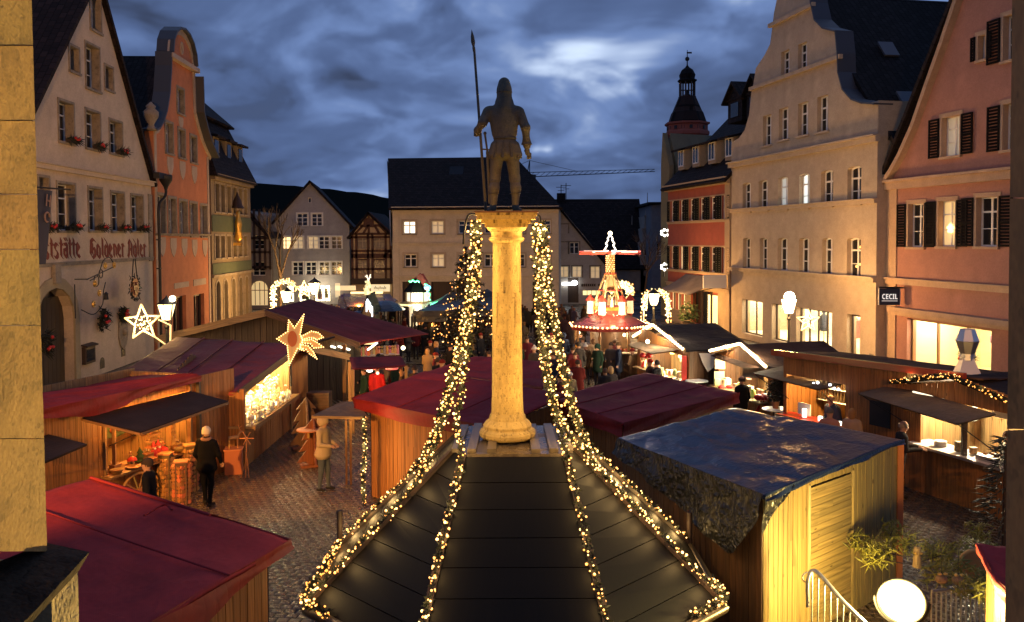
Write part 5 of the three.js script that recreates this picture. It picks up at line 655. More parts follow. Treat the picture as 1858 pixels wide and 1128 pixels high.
{
  const hip = (k, s, dy = .06) => topo[k].clone().lerp(octo[k], s).add(V(0, dy, 0));
  const fall = (px, k, s0, off = 0) => { const end = hip(k, s0), r = px.map(([x, y], i) => atD(x + off, y, lerp(12.05, -end.z, Math.pow(i / px.length, 1.5)))); for (let s = s0; s < .97; s += .16) r.push(hip(k, s)); r.push(hip(k, 1)); return r; };
  const LO = [[859, 400], [857, 480], [847, 560], [828, 645], [806, 725], [786, 790]], LI = [[864, 402], [864, 500], [854, 600], [840, 690], [829, 770]], RO = [[982, 404], [991, 500], [1005, 590], [1022, 680], [1042, 760]], RI = [[970, 404], [974, 500], [979, 600], [992, 690], [1012, 765]];
  garland('lit garland from column head down the left rear hip of the fountain cover', fall(LO, 4, .42), 56, 240);
  garland('lit garland from column head down the left front hip of the fountain cover', fall(LO, 3, .30, 9), 56, 240);
  garland('lit garland from the column head down the left of the platform towards the town hall', fall(LI, 2, .03), 46, 220);
  garland('dense lit garland from column head down the right rear hip of the cover', fall(RO, 7, .26), 62, 240);
  garland('dense lit garland from column head down the right front hip of the cover', fall(RO, 0, .16, 5), 64, 240);
  garland('second lit strand hanging close beside the right front garland', fall(RI.map(([x, y]) => [x + 8, y]), 0, .10).slice(0, 9), 62, 200);
  garland('sparse lit garland from the column head down the right of the platform', fall(RI, 1, .04), 36, 240);
  garland('lit garland along the left rear eave of the fountain cover', [octo[4], octo[4].clone().lerp(octo[3], .5), octo[3], octo[3].clone().lerp(octo[2], .25)].map((p) => p.clone().add(V(-.02, .08, 0))), 60, 300, { lights: 3 });
  garland('lit garland along the right front eave corner of the fountain cover', [octo[0].clone().lerp(octo[1], .32), octo[0].clone().lerp(octo[1], .1), octo[0], octo[0].clone().lerp(octo[7], .3)].map((p) => p.clone().add(V(0, .08, 0))), 60, 300, { lights: 3 });
}
{ // spotlight on the town hall front, aimed at the column
  const p = V(-.25, 3.7, -.75), t = thing('spotlight', 'black spotlight fixed to the town hall below the window and aimed at the column', 'spotlight', p); mesh('housing', cyl(.11, .08, .24).rotateX(PI / 2), mat.iron, t); mesh('lamp_face', cyl(.09, .09, .01, 0, 0, 0, 20).rotateX(PI / 2).translate(0, 0, -.125), glow([1, .75, .35], 4), t); mesh('bracket', [box(.05, .3, .05, 0, -.2, .05), box(.2, .05, .3, 0, -.34, .15)], mat.iron, t);
  const s = new THREE.SpotLight(new THREE.Color(1, .50, .07), 290, 0, .245, .75); s.position.set(0, 0, -.2); s.castShadow = true; s.shadow.radius = 4; const tg = new THREE.Object3D(); tg.position.set(CX, 5.05, CZ); scene.add(tg); s.target = tg; t.add(s);
}
// ---------- market stalls ----------
const C3 = (x, y, h) => atY(x, y, h);
const plankCache = new Map();
function plankGeo(w, h) { const k = w.toFixed(3) + '_' + h.toFixed(2); if (!plankCache.has(k)) plankCache.set(k, [0, 1, 2].map(() => box(w, h, .022, 0, h / 2, 0))); return pick(plankCache.get(k)); }
// vertical boards from a to b (points on the ground); tops ha..hb (or a function), openings [[s0, s1, low, high], ...] in shares of the length
function boards(par, a, b, ha, hb, mats, o = {}) {
  const L = Math.hypot(b.x - a.x, b.z - a.z), n = Math.max(2, Math.round(L / (o.w || .145))), w = L / n, ry = Math.atan2(-(b.z - a.z), b.x - a.x), top = typeof ha === 'function' ? ha : (s) => lerp(ha, hb, s), low = o.low || 0, name = o.name || 'plank';
  for (let i = 0; i < n; i++) {
    const s = (i + .5) / n, x = lerp(a.x, b.x, s), z = lerp(a.z, b.z, s), t = top(s), hole = (o.open || []).find((q) => s > q[0] && s < q[1]);
    const put = (y0, y1) => { if (y1 - y0 < .04) return; const m = mesh(name, plankGeo(w - (o.gap || .010), y1 - y0), pick(mats), par); const dz = rr(-.003, .003); m.position.set(x + Math.sin(ry) * dz, y0, z + Math.cos(ry) * dz); m.rotation.y = ry; m.position.sub(par.position); };
    if (hole) { put(low, Math.min(hole[2], t)); put(hole[3], t); } else put(low, t);
  }
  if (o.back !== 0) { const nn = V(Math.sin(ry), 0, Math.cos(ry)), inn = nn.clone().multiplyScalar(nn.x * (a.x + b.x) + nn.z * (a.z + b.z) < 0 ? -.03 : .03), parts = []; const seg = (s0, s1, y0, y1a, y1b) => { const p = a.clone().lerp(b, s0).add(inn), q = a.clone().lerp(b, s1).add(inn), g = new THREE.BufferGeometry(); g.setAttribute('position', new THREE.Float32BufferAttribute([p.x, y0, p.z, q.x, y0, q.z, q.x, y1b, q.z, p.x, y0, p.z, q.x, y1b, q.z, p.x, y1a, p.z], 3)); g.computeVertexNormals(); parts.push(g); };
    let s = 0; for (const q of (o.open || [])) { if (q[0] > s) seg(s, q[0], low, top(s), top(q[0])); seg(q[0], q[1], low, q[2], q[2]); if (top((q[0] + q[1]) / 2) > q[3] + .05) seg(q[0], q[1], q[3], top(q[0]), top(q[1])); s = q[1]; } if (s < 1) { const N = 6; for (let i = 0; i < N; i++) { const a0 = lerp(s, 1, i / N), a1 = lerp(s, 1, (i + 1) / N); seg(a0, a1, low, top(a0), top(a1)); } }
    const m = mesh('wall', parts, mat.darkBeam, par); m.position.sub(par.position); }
}
function roof(par, q, m, o = {}) { const n = (o.grid || 8) * 3, ph = rnd() * 9, k = o.sag ?? .05; const g = slab(q, o.t || .05, n, (a, b) => -k * Math.sin(a * PI) * Math.sin(b * PI) + (fbm(a * 5 + ph, b * 5 + ph, 3) - .5) * (o.lump ?? .04) - .022 * Math.pow(1 - Math.abs(2 * fbm(a * 3 + b * 2 + ph, b * 3 - a + ph, 3) - 1), 9)); const r = mesh('roof', g, m, par); r.position.sub(par.position); return r; }
function seam(par, a, b, m = mat.redTarp) { loc(par, mesh('roof_seam', tube([a, a.clone().lerp(b, .5).add(V(0, -.01, 0)), b].map((p) => p.clone().add(V(0, .02, 0))), .013, 12, 4), m, par)); }
function valance(par, pts, drop, m, o = {}) { // hanging cloth edge along points
  const pos = [], uv = [], ix = [], rows = 5; let L = 0; const P = []; for (let i = 0; i < pts.length - 1; i++) { const n = Math.max(4, Math.round(pts[i].distanceTo(pts[i + 1]) / .12)); for (let k = 0; k < n; k++) P.push(pts[i].clone().lerp(pts[i + 1], k / n)); } P.push(pts[pts.length - 1].clone());
  const ph = rnd() * 20, cen = pts.reduce((a, p) => a.add(p), V()).multiplyScalar(1 / pts.length); const wave = o.wave ?? .05;
  P.forEach((p, i) => { if (i) L += p.distanceTo(P[i - 1]); const q = P[Math.min(i + 1, P.length - 1)].clone().sub(P[Math.max(i - 1, 0)]).setY(0).normalize(), nr = V(-q.z, 0, q.x); if (o.flip) nr.negate(); const d = (typeof drop === 'function' ? drop(i / (P.length - 1)) : drop) * (1 + (fbm(L * 1.1 + ph, 2, 3) - .5) * (o.ragged ?? .5));
    for (let j = 0; j <= rows; j++) { const t = j / rows, off = (o.out ?? .02) + t * (o.lean || 0) + wave * t * (fbm(L * 2.2 + ph, t * 1.3, 3) - .5) * 2 + .012 * Math.sin(t * 7 + L * 3); pos.push(p.x + nr.x * off, p.y + .01 - d * t, p.z + nr.z * off); uv.push(L, t * d); } });
  for (let i = 0; i < P.length - 1; i++) for (let j = 0; j < rows; j++) { const a = i * (rows + 1) + j, b = a + rows + 1; ix.push(a, a + 1, b, b, a + 1, b + 1); }
  const g = new THREE.BufferGeometry(); g.setAttribute('position', new THREE.Float32BufferAttribute(pos, 3)); g.setAttribute('uv', new THREE.Float32BufferAttribute(uv, 2)); g.setIndex(ix); g.computeVertexNormals(); const v = mesh(o.name || 'valance', g, m, par); v.position.sub(par.position); return v;
}
const bar = (par, name, a, b, w, h, m) => { const r = mesh(name, beam(a, b, w, h), m, par); r.position.sub(par.position); return r; };
const loc = (par, m) => { m.position.sub(par.position); return m; };
const mid = (...p) => p.reduce((a, q) => a.add(q), V()).multiplyScalar(1 / p.length);
function stall(name, label, at, group = 'wooden market stalls') { return thing(name, label, 'market stall', V(at.x, 0, at.z), 0, group); }
function ceilingLight(par, p, I, c = AMBER, r = .07, m = mat.bulbHot) { const b = mesh('lamp_bulb', ball(r, 0, 0, 0, 2), m, par); b.position.copy(p).sub(par.position); const l = lamp(par, p.x - par.position.x, p.y, p.z - par.position.z, c, I, 4); return l; }

// --- nearest stall, lower left ---
{
  const rb = C3(169, 867, 2.85), e1 = C3(528, 980, 2.45), e2 = C3(288, 1122, 2.45); e2.lerp(e1, -.75); const rf = rb.clone().add(e2).sub(e1), t = stall('red_tarp_stall', 'closed plank stall under a dark red tarpaulin in the lower left corner', mid(e1, e2));
  roof(t, [rb, e1, e2, rf], mat.redTarp, { grid: 14, lump: .05 }); const lb = rb.clone().add(V(-2.6, -.5, .6)), lf = lb.clone().add(rf).sub(rb); roof(t, [lb, rb, rf, lf], mat.redTarp, { grid: 10 });
  for (const k of [.3, .75]) seam(t, rb.clone().lerp(rf, k), e1.clone().lerp(e2, k)); valance(t, [e1, e2], (s) => .10 + .34 * Math.min(1, s * 1.7), mat.redValance, { wave: .06, flip: true, out: -.01, lean: .03 }); valance(t, [rb, e1], .16, mat.redValance, { wave: .03, flip: true });
  const inw = rb.clone().sub(e1).setY(0).normalize().multiplyScalar(.16), al = e2.clone().sub(e1).setY(0).normalize().multiplyScalar(.28), a = e2.clone().add(inw), b = e1.clone().add(inw).add(al);
  boards(t, a, b, 2.38, 2.38, mat.honey, { w: .13, flip: 0 }); const b2 = rb.clone().sub(al.clone().multiplyScalar(-1)); boards(t, b, b2, 2.38, 2.75, mat.honey, { w: .13 });
  loc(t, mesh('tarp_fold', [rod(C3(165, 866, 2.87), C3(382, 934, 2.7), .02), tube([C3(262, 935, 2.7), C3(300, 915, 2.72), C3(312, 925, 2.7)], .014)], mat.redTarp, t));
}
// --- wood-craft stall ---
const S2 = {};
{
  const A = C3(60, 742, 2.72), B = C3(352, 681, 2.66), t = stall('wood_craft_stall', 'orange lit stall of wooden goods with red roof and raised dark flap', mid(A, B)), dirn = B.clone().sub(A).setY(0).normalize(), inn = V(dirn.z, 0, -dirn.x); if (inn.x > 0) inn.negate(); S2.t = t;
  const up = (p, k, h) => p.clone().addScaledVector(inn, k).setY(h);
  roof(t, [A.clone().addScaledVector(inn, -.22), B.clone().addScaledVector(inn, -.22), C3(350, 675, 2.78), C3(40, 716, 2.92)], mat.redTarp, { grid: 12, lump: .05, sag: .03 }); roof(t, [C3(40, 716, 2.92), C3(350, 675, 2.78), up(B, 2.6, 2.5), up(A, 3.0, 2.5)], mat.redTarp, {});
  valance(t, [A, B].map((p) => p.clone().addScaledVector(inn, -.23)), (s) => .16 + .22 * Math.exp(-(((s - .33) / .2) ** 2)), mat.redValance, { wave: .05, out: 0 });
  const gp = (p) => p.clone().setY(0), s0 = gp(A), s1 = gp(B).addScaledVector(dirn, 1.6), L = s0.distanceTo(s1), sh = (px, py, h) => C3(px, py, h).sub(s0).setY(0).dot(dirn) / L, h0 = .95, hTop = 2.32, o0 = .285, o1 = .72; S2.at = (s, k, h) => s0.clone().lerp(s1, s).addScaledVector(inn, k).setY(h); S2.ry = Math.atan2(-dirn.z, dirn.x); S2.o = [o0, o1];
  boards(t, s0, s1, 2.62, 2.62, mat.honey, { w: .15, open: [[o0, o1, h0, hTop]], flip: true });
  const P = S2.at; boards(t, s0, P(0, 2.4, 0), 2.6, 3.0, mat.honey, { w: .16 });
  // inner walls, floor shelf
  boards(t, P(o0 - .02, 1.9, 0), P(o1 + .05, 1.9, 0), 2.75, 2.75, mat.pale, { w: .2, name: 'inner_plank' }); boards(t, P(o1 + .03, 0.03, 0), P(o1 + .03, 1.9, 0), 2.7, 2.7, mat.pale, { w: .2, name: 'inner_plank' }); boards(t, P(o0 - .03, 0.03, 0), P(o0 - .03, 1.9, 0), 2.7, 2.7, mat.pale, { w: .2, name: 'inner_plank' });
  const top = mesh('counter', slab([P(o0 - .02, -.28, h0), P(o1 + .02, -.28, h0), P(o1 + .02, .5, h0), P(o0 - .02, .5, h0)], .045), mat.beam, t); loc(t, top);
  bar(t, 'post', P(o0, .0, 0.9), P(o0, .0, 2.4), .09, .09, mat.beam); bar(t, 'post', P(o0 + .05, .03, .9), P(o0 + .05, .03, 2.4), .07, .07, mat.beam); bar(t, 'post', P(o1, .0, .2), P(o1, .0, 2.5), .1, .1, mat.beam); bar(t, 'post', P(o1 + .045, -.05, 0), P(o1 + .045, -.05, 2.5), .13, .08, mat.darkBeam);
  const f = [C3(150, 757, 2.35), C3(347, 709, 2.35), C3(414, 727, 2.15), C3(256, 783, 2.15)]; const fl = mesh('flap', slab(f, .035, 2), M([.052, .036, .032], { map: rep(T.tarp, .5), bumpMap: rep(T.stuccoB, 3), bumpScale: .004, roughness: .8, specularIntensity: .2 }), t); loc(t, fl); bar(t, 'flap_rail', f[3].clone().add(V(0, -.05, 0)), f[2].clone().add(V(0, -.05, 0)), .05, .05, mat.beam); bar(t, 'flap_rail', f[0].clone().add(V(0, -.05, 0)), f[3].clone().add(V(0, -.05, 0)), .05, .05, mat.beam);
  bar(t, 'flap_stay', f[3].clone().lerp(f[2], .02), P(o0 + .02, 0, 1.55), .02, .02, mat.iron); bar(t, 'flap_stay', f[2].clone().lerp(f[3], .1), P(o1 - .06, 0, 1.7), .02, .02, mat.iron);
  ceilingLight(t, P(.42, .75, 2.45), 15, AMBER); ceilingLight(t, P(.62, .75, 2.45), 15, AMBER); ceilingLight(t, P(.36, -.5, 2.12), 4, AMBER, .04); ceilingLight(t, P(.6, -.5, 2.1), 4, AMBER, .04);
  // shelves with wooden wares
  for (const [h, i] of [[1.35, 0], [1.72, 1], [2.08, 2]]) { loc(t, mesh('shelf', slab([P(o0 + .02, .3, h), P(o0 + .2, 1.5, h), P(o0 + .2, 1.8, h), P(o0 + .0, .9, h)], .03), mat.beam, t)); }
  for (const [h, k] of [[1.5, 1.7], [1.95, 1.7]]) loc(t, mesh('shelf', slab([P(.5, k - .25, h), P(.71, k - .25, h), P(.71, k, h), P(.5, k, h)], .03), mat.beam, t));
}
const woodTone = (k = 1) => M([.36 * k * rr(.7, 1.2), .17 * k * rr(.7, 1.2), .055 * k], { roughness: .6 });
{ // wares on the wood-craft counter
  const P = S2.at, lab = (n, l, c, p, ry = S2.ry) => { const o = thing(n, l, c, p, ry, 'carved wares of the wood craft stall'); return o; };
  const names = ['turned wooden bowl', 'carved wooden box', 'wooden candle arch', 'wooden platter', 'wooden mushroom', 'carved wooden angel'], where = ['at the near end of the counter', 'a third along the counter', 'at the middle of the counter', 'beyond the middle of the counter', 'at the far end of the counter'];
  let n = 0; for (let i = 0; i < 15; i++) { const s = lerp(.30, .70, (i + .5) / 15), kind = i % 6, row = i % 3, o = lab('wooden_ware', `${names[kind]}, ${['front', 'second', 'back'][row]} row, ${where[Math.floor(i / 3)]} of wooden wares`, 'wooden ware', P(s, -.16 + row * .2, .96)), m = woodTone(1.1);
    if (kind === 0) mesh('bowl', lathe([[.02, 0], [.1, .02], [.15, .09], [.14, .09], [.09, .03], [0, .03]], 16), m, o); if (kind === 1) { mesh('body', box(.2, .12, .14, 0, .06), m, o); mesh('lid', box(.22, .025, .16, 0, .132), woodTone(), o); } if (kind === 2) { mesh('arch', new THREE.TorusGeometry(.14, .014, 5, 16, PI), m, o); mesh('base', box(.32, .03, .07, 0, .01), m, o); for (let k = 0; k < 5; k++) mesh('candle', cyl(.008, .008, .06, Math.cos(PI * (k + .5) / 5) * .14, .03 + Math.sin(PI * (k + .5) / 5) * .14), mat.white, o); } if (kind === 3) mesh('plate', lathe([[.0, .0], [.14, .0], [.19, .03], [.185, .04], [.13, .015], [0, .015]], 18), m, o); if (kind === 4) { mesh('stem', cyl(.035, .05, .12, 0, .06), woodTone(1.4), o); mesh('cap', lathe([[.11, .1], [.1, .14], [.05, .18], [0, .19]], 14), mat.red, o); } if (kind === 5) { mesh('body', lathe([[.07, 0], [.05, .1], [.03, .18], [0, .2]], 12), m, o); mesh('head', ball(.03, 0, .22, 0, 2), woodTone(1.5), o); mesh('wings', [box(.12, .09, .01, .06, .15, -.02, .4), box(.12, .09, .01, -.06, .15, -.02, -.4)], woodTone(1.3), o); } }
  for (let i = 0; i < 4; i++) { const o = lab('toy_figure', ['green wooden tree figure left of the red gnomes', 'red capped gnome figure with white trim on the counter', 'taller red gnome figure beside the first gnome', 'small dark green tree at the back of the counter'][i], 'figure', P([.46, .53, .555, .60][i], .05 + (i === 3) * .25, .96)); if (i === 0 || i === 3) { for (let k = 0; k < 3; k++) mesh('tier', cyl(.0, .13 - k * .03, .14, 0, .1 + k * .09), M([.03, .07, .02]), o); mesh('trunk', cyl(.02, .02, .06, 0, .03), woodTone(), o); } else { mesh('robe', lathe([[.1, 0], [.08, .12], [.04, .2], [0, .22]], 12), mat.red, o); mesh('head', ball(.045, 0, .24, .01, 2), M([.5, .28, .16]), o); mesh('cap', lathe([[.055, .25], [.03, .33], [0, .4]], 12), mat.red, o); mesh('beard', ball(.03, 0, .21, .04, 1), mat.white, o); } }
  for (let i = 0; i < 9; i++) { const sh = i % 3, o = lab('shelf_ware', `${['flat carved board', 'small wooden casket', 'turned wooden jar'][i % 3]} on the ${['lower', 'middle', 'upper'][Math.floor(i / 3)]} shelf at the near end of the wood craft stall`, 'wooden ware', P(.30 + .035 * sh, .55 + .28 * sh, [1.36, 1.73, 2.09][Math.floor(i / 3)])); if (sh === 0) mesh('board', box(.34, .02, .22, 0, .02, 0, 0, .1), woodTone(1.2), o); if (sh === 1) mesh('casket', [box(.22, .12, .16, 0, .06), box(.24, .02, .18, 0, .13)], woodTone(), o); if (sh === 2) mesh('jar', lathe([[.06, 0], [.09, .08], [.05, .16], [.07, .18], [0, .22]], 12), woodTone(1.2), o); }
  const fish = lab('painted_panel', 'green and orange painted fish shaped panel hanging inside the wood craft stall', 'painted panel', P(.405, .45, 1.72)); mesh('panel', poly([[-.5, 0], [-.3, .16], [.1, .26], [.45, .26], [.45, -.1], [.1, -.16], [-.3, -.12]], .03), M([.10, .13, .045]), fish); mesh('motif', [new THREE.TorusGeometry(.09, .035, 5, 14).translate(.15, .09, .03), ball(.07, -.05, .03, .0), ball(.06, .3, .12, .0)], M([.55, .16, .05]), fish);
  for (let i = 0; i < 4; i++) { const o = lab('carved_spiral', ['tall slim carved spiral pole', 'second carved spiral pole', 'third carved spiral pole', 'short carved spiral pole'][i] + ' at the far end of the wood craft stall', 'carving', P(.655 + .018 * i, .15 + .1 * i, .96)); const g = []; for (let k = 0; k < 9 - (i === 3) * 4; k++) g.push(box(.09, .075, .09, 0, .05 + k * .085, 0, k * .5)); mesh('spiral', g, woodTone(1.1), o); }
  const rack = lab('display_tray', 'stepped wooden display tray with roofed top on the counter', 'display tray', P(.585, .25, .96)); for (let k = 0; k < 4; k++) mesh('step', box(.5 - k * .02, .03, .2, 0, .05 + k * .13, -.05 * k), woodTone(1.2), rack); mesh('canopy', [slab([V(-.36, .62, .12), V(0, .7, .12), V(0, .7, -.3), V(-.36, .62, -.3)], .02), slab([V(0, .7, .12), V(.36, .62, .12), V(.36, .62, -.3), V(0, .7, -.3)], .02)], woodTone(), rack); for (let k = 0; k < 10; k++) mesh('trinket', ball(rr(.025, .04), rr(-.2, .2), .1 + (k % 4) * .13, .04 - (k % 4) * .05), woodTone(1.4), rack);
  // log columns before the counter
  [[302, 905, 1.05], [330, 915, .98], [346, 890, 1.1], [357, 862, 1.05]].forEach(([x, y, h], i) => { const p = C3(x, y, 0), o = thing('log_column', ['leftmost column of stacked log slices before the wood craft stall', 'front column of stacked log slices before the wood craft stall', 'column of stacked log slices beside the man in black', 'log column half hidden behind the man in black'][i], 'log column', p, .3 * i, 'columns of stacked log slices'); mesh('core', box(.25, h, .25, 0, h / 2), woodTone(.5), o); mesh('top', box(.30, .03, .30, 0, h + .015), woodTone(1.3), o); const lg = [cyl(.055, .055, .06, 0, 0, 0, 8).rotateX(PI / 2), cyl(.042, .042, .06, 0, 0, 0, 7).rotateX(PI / 2)], ms = [woodTone(1.2), woodTone(1.5), woodTone(.9)]; for (let f = 0; f < 4; f++) for (let r = 0; r < 10; r++) for (let c = 0; c < 3; c++) { if (f > 1 && rnd() < .5) continue; const m = mesh('log_slice', pick(lg), pick(ms), o), a = f * PI / 2 - .3 * i - .5, u = (c - 1) * .088 + rr(-.012, .012); m.position.set(Math.cos(a) * u + Math.sin(a) * .125, .06 + r * (h - .08) / 10 + rr(-.01, .01), -Math.sin(a) * u + Math.cos(a) * .125); m.rotation.y = a; } });
  const wp = C3(252, 890, .42), wh = thing('wheel', 'wooden spoked wagon wheel leaning before the wood craft stall', 'wheel', wp, 1.0); mesh('rim', new THREE.TorusGeometry(.40, .035, 6, 28), woodTone(1.3), wh); mesh('hub', cyl(.07, .07, .14).rotateX(PI / 2), woodTone(), wh); for (let k = 0; k < 10; k++) mesh('spoke', rod(V(0, 0, 0), V(Math.cos(k * .628) * .4, Math.sin(k * .628) * .4, 0), .018), woodTone(1.2), wh);
  const bp = C3(425, 858, 0), bx = thing('plinth', 'wooden plinth with a small carved reindeer beside the man in black', 'plinth', bp, .2); mesh('body', box(.42, .62, .36, 0, .31), woodTone(.9), bx); mesh('top', box(.46, .03, .40, 0, .635), woodTone(1.3), bx);
  const dr = thing('carved_reindeer', 'small pale carved reindeer standing on the wooden plinth', 'carving', bp.clone().setY(.65), .4); mesh('body', [rod(V(-.12, .26, 0), V(.12, .27, 0), .05, .055), rod(V(.1, .28, 0), V(.17, .42, 0), .03, .025), rod(V(.15, .42, 0), V(.24, .40, 0), .028, .018)], woodTone(1.8), dr); for (const [x, z] of [[-.11, .03], [-.11, -.03], [.1, .03], [.1, -.03]]) mesh('leg', rod(V(x, 0, z), V(x, .26, z), .012, .018), woodTone(1.8), dr); mesh('antlers', [rod(V(.17, .44, .02), V(.12, .58, .07), .008), rod(V(.17, .44, -.02), V(.12, .58, -.07), .008), rod(V(.14, .52, .05), V(.2, .57, .08), .006)], woodTone(1.8), dr);
  const bs = thing('broom_stand', 'bundle of straw decorations standing beside the wooden plinth', 'decoration', C3(446, 866, 0)); mesh('stick', [rod(V(0, 0, 0), V(.05, 1.0, 0), .02), rod(V(.1, 0, .05), V(.05, .5, 0), .015), rod(V(-.12, 0, 0), V(.03, .45, 0), .012)], woodTone(1.4), bs); mesh('straw_star', [...Array(6)].map((_, k) => rod(V(.05, 1, .02), V(.05 + Math.cos(k * 1.05) * .18, 1 + Math.sin(k * 1.05) * .18, .02), .012)), woodTone(1.9), bs);
}
{ // flap of a stall hidden behind the window jamb
  const q = [C3(40, 775, 2.2), C3(158, 805, 2.1), C3(70, 842, 2.0), C3(-40, 800, 2.1)], t = stall('dark_flap_stall', 'edge of a stall with dark flap showing past the stone window jamb', mid(...q)); loc(t, mesh('flap', slab(q, .04), mat.darkTarp, t)); bar(t, 'flap_stay', q[1], q[1].clone().add(V(-1.4, -.6, .6)), .02, .02, mat.iron); const a = C3(60, 905, 0), b = C3(128, 880, 0); boards(t, C3(40, 930, 0), C3(150, 890, 0).lerp(C3(40, 930, 0), .35), 1.9, 1.9, mat.honey, { w: .14 }); bar(t, 'post', C3(50, 930, 0), C3(50, 930, 0).setY(2.1), .1, .1, mat.beam);
}
// --- ornament stall with the bright counter ---
{
  const x0 = -10.4, x1 = -7.05, z0 = -22.9, z1 = -30.2, zr = -26.5, eh = 2.05, rh = 2.82, t = stall('ornament_stall', 'brightly lit stall full of glass ornaments under a wet dark red roof', V(-8.7, 0, -26.5));
  const F1 = C3(430, 712, 2.0), R1 = C3(545, 625, rh), R0 = C3(320, 611, rh + .05), E0 = C3(190, 694, 2.35), bk = R1.clone().multiplyScalar(2).sub(F1).setY(2.0); roof(t, [E0, F1, R1, R0], mat.redTarp2 || (mat.redTarp2 = tarp([.27, .05, .045], { specularIntensity: .4, roughness: .6, bumpScale: .02, roughnessMap: null })), { grid: 16, lump: .05, sag: .04 });
  roof(t, [R0, R1, bk, E0.clone().setZ(-31)], mat.redTarp2, {});
  for (const k of [.24, .47, .72]) { const a = R0.clone().lerp(R1, k), b = E0.clone().lerp(F1, k + .0); loc(t, mesh('roof_seam', tube([a, a.clone().lerp(b, .33).add(V(0, -.02, 0)), a.clone().lerp(b, .66).add(V(0, -.02, 0)), b].map((p) => p.clone().add(V(0, .03, 0))), .022, 20, 5), mat.redTarp2, t)); }
  valance(t, [E0.clone().lerp(F1, .62), F1], .10, mat.redValance, { wave: .02 }); bar(t, 'verge_board', F1.clone().add(V(0.02, -.05, 0)), R1.clone().add(V(0.02, -.06, 0)), .04, .2, mat.brown[0]); bar(t, 'verge_board', R1.clone().add(V(0.02, -.06, 0)), bk.clone().add(V(0.02, -.05, 0)), .04, .2, mat.beam);
  const gt = (z) => z > zr ? lerp(eh, rh - .12, (z0 - z) / (z0 - zr)) : lerp(rh - .12, eh, (zr - z) / (zr - z1)), top = (s) => gt(lerp(z0, z1, s));
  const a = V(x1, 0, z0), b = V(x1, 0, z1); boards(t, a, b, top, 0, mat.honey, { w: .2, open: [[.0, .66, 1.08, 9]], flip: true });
  boards(t, V(x0, 0, z0), a, 2.05, 2.0, mat.honey, { w: .2 }); boards(t, V(x0, 0, z0), V(x0, 0, z1), 2.1, 2.1, mat.honey, { w: .25 }); boards(t, V(x0, 0, -27.75), V(x1, 0, -27.75), 2.5, 2.4, mat.pale, { w: .2, name: 'inner_plank' });
  boards(t, V(x1 - 2.2, 0, z0 - .1), V(x1 - 2.2, 0, -27.7), top, 0, mat.pale, { w: .2, name: 'inner_plank' });
  loc(t, mesh('counter', slab([V(x1 + .30, 1.12, z0 + .05), V(x1 + .30, 1.12, -27.7), V(x1 - .6, 1.12, -27.7), V(x1 - .6, 1.12, z0 + .05)], .06), mat.pale[0], t)); bar(t, 'counter_edge', V(x1 + .32, 1.08, z0 + .05), V(x1 + .32, 1.08, -27.7), .04, .12, mat.beam); bar(t, 'post', V(x1, 0, -27.75), V(x1, 2.6, -27.75), .12, .12, mat.pale[1]); bar(t, 'post', V(x1, 0, z0), V(x1, 2.1, z0), .12, .12, mat.honey[1]);
  for (const z of [-24, -25.4, -26.8]) { ceilingLight(t, V(x1 - .55, 2.25 - (z > -24.5 ? .2 : 0), z), 18, new THREE.Color(1, .74, .32), .09, mat.hot); } ceilingLight(t, V(x1 - .15, 1.95, z0 - .25), 2, AMBER, .1, glow([1, .7, .1], 4));
  const wares = ['glass ball ornament', 'paper star', 'glass bell', 'lantern', 'angel figure']; let n = 0; const glassM = [[.75, .66, .45], [.8, .76, .62], [.7, .5, .2], [.7, .62, .5], [.55, .35, .12]].map((c) => M(c, { roughness: .18 })), spots = [];
  for (let i = 0; i < 20; i++) for (let r = 0; r < 4; r++) spots.push([lerp(z0 - .15, -27.0, (i + .5) / 20) + rr(-.05, .05), x1 + .18 - r * .22 + rr(-.03, .03), r]);
  const ord = ['front', 'second', 'third', 'back'], nth = 'first second third fourth fifth sixth seventh eighth ninth tenth eleventh twelfth thirteenth fourteenth fifteenth sixteenth seventeenth eighteenth nineteenth twentieth'.split(' ');
  spots.forEach(([z, x, r], n4) => { const i = Math.floor(n4 / 4), kind = (n4 * 7 + r * 3) % 5, h = .05 + r * .06, o = thing('glass_ornament', `bright ${wares[kind]}, ${ord[r]} row, ${nth[i]} from the near end of the ornament counter`, 'ornament', V(x, 1.12, z), rr(0, 6), 'ornaments crowded on the bright counter'), m = pick(glassM); mesh('stand', cyl(.012, .05, h + .05, 0, (h + .05) / 2, 0, 8), m, o); const y = h + .12; if (kind === 0) mesh('ball', ball(rr(.06, .09), 0, y, 0, 2), m, o); if (kind === 1) mesh('star', [...Array(8)].map((_, k) => new THREE.ConeGeometry(.035, .16, 4).translate(0, .08, 0).rotateX(k * .785 + .2).rotateY(k * 2.1).translate(0, y, 0)), m, o); if (kind === 2) mesh('bell', lathe([[.09, -.07], [.06, 0], [.05, .06], [0, .09]], 12).translate(0, y, 0), m, o); if (kind === 3) { mesh('frame', [box(.012, .2, .012, .06, y, .06), box(.012, .2, .012, -.06, y, .06), box(.012, .2, .012, .06, y, -.06), box(.012, .2, .012, -.06, y, -.06), new THREE.ConeGeometry(.11, .08, 4).rotateY(.785).translate(0, y + .14, 0)], m, o); mesh('candle_light', cyl(.03, .03, .1, 0, y - .03), glow([1, .8, .4], 4), o); } if (kind === 4) { mesh('robe', lathe([[.08, -.1], [.05, 0], [.03, .08], [0, .1]], 10).translate(0, y, 0), m, o); mesh('head', ball(.03, 0, y + .12, 0, 1), m, o); } });
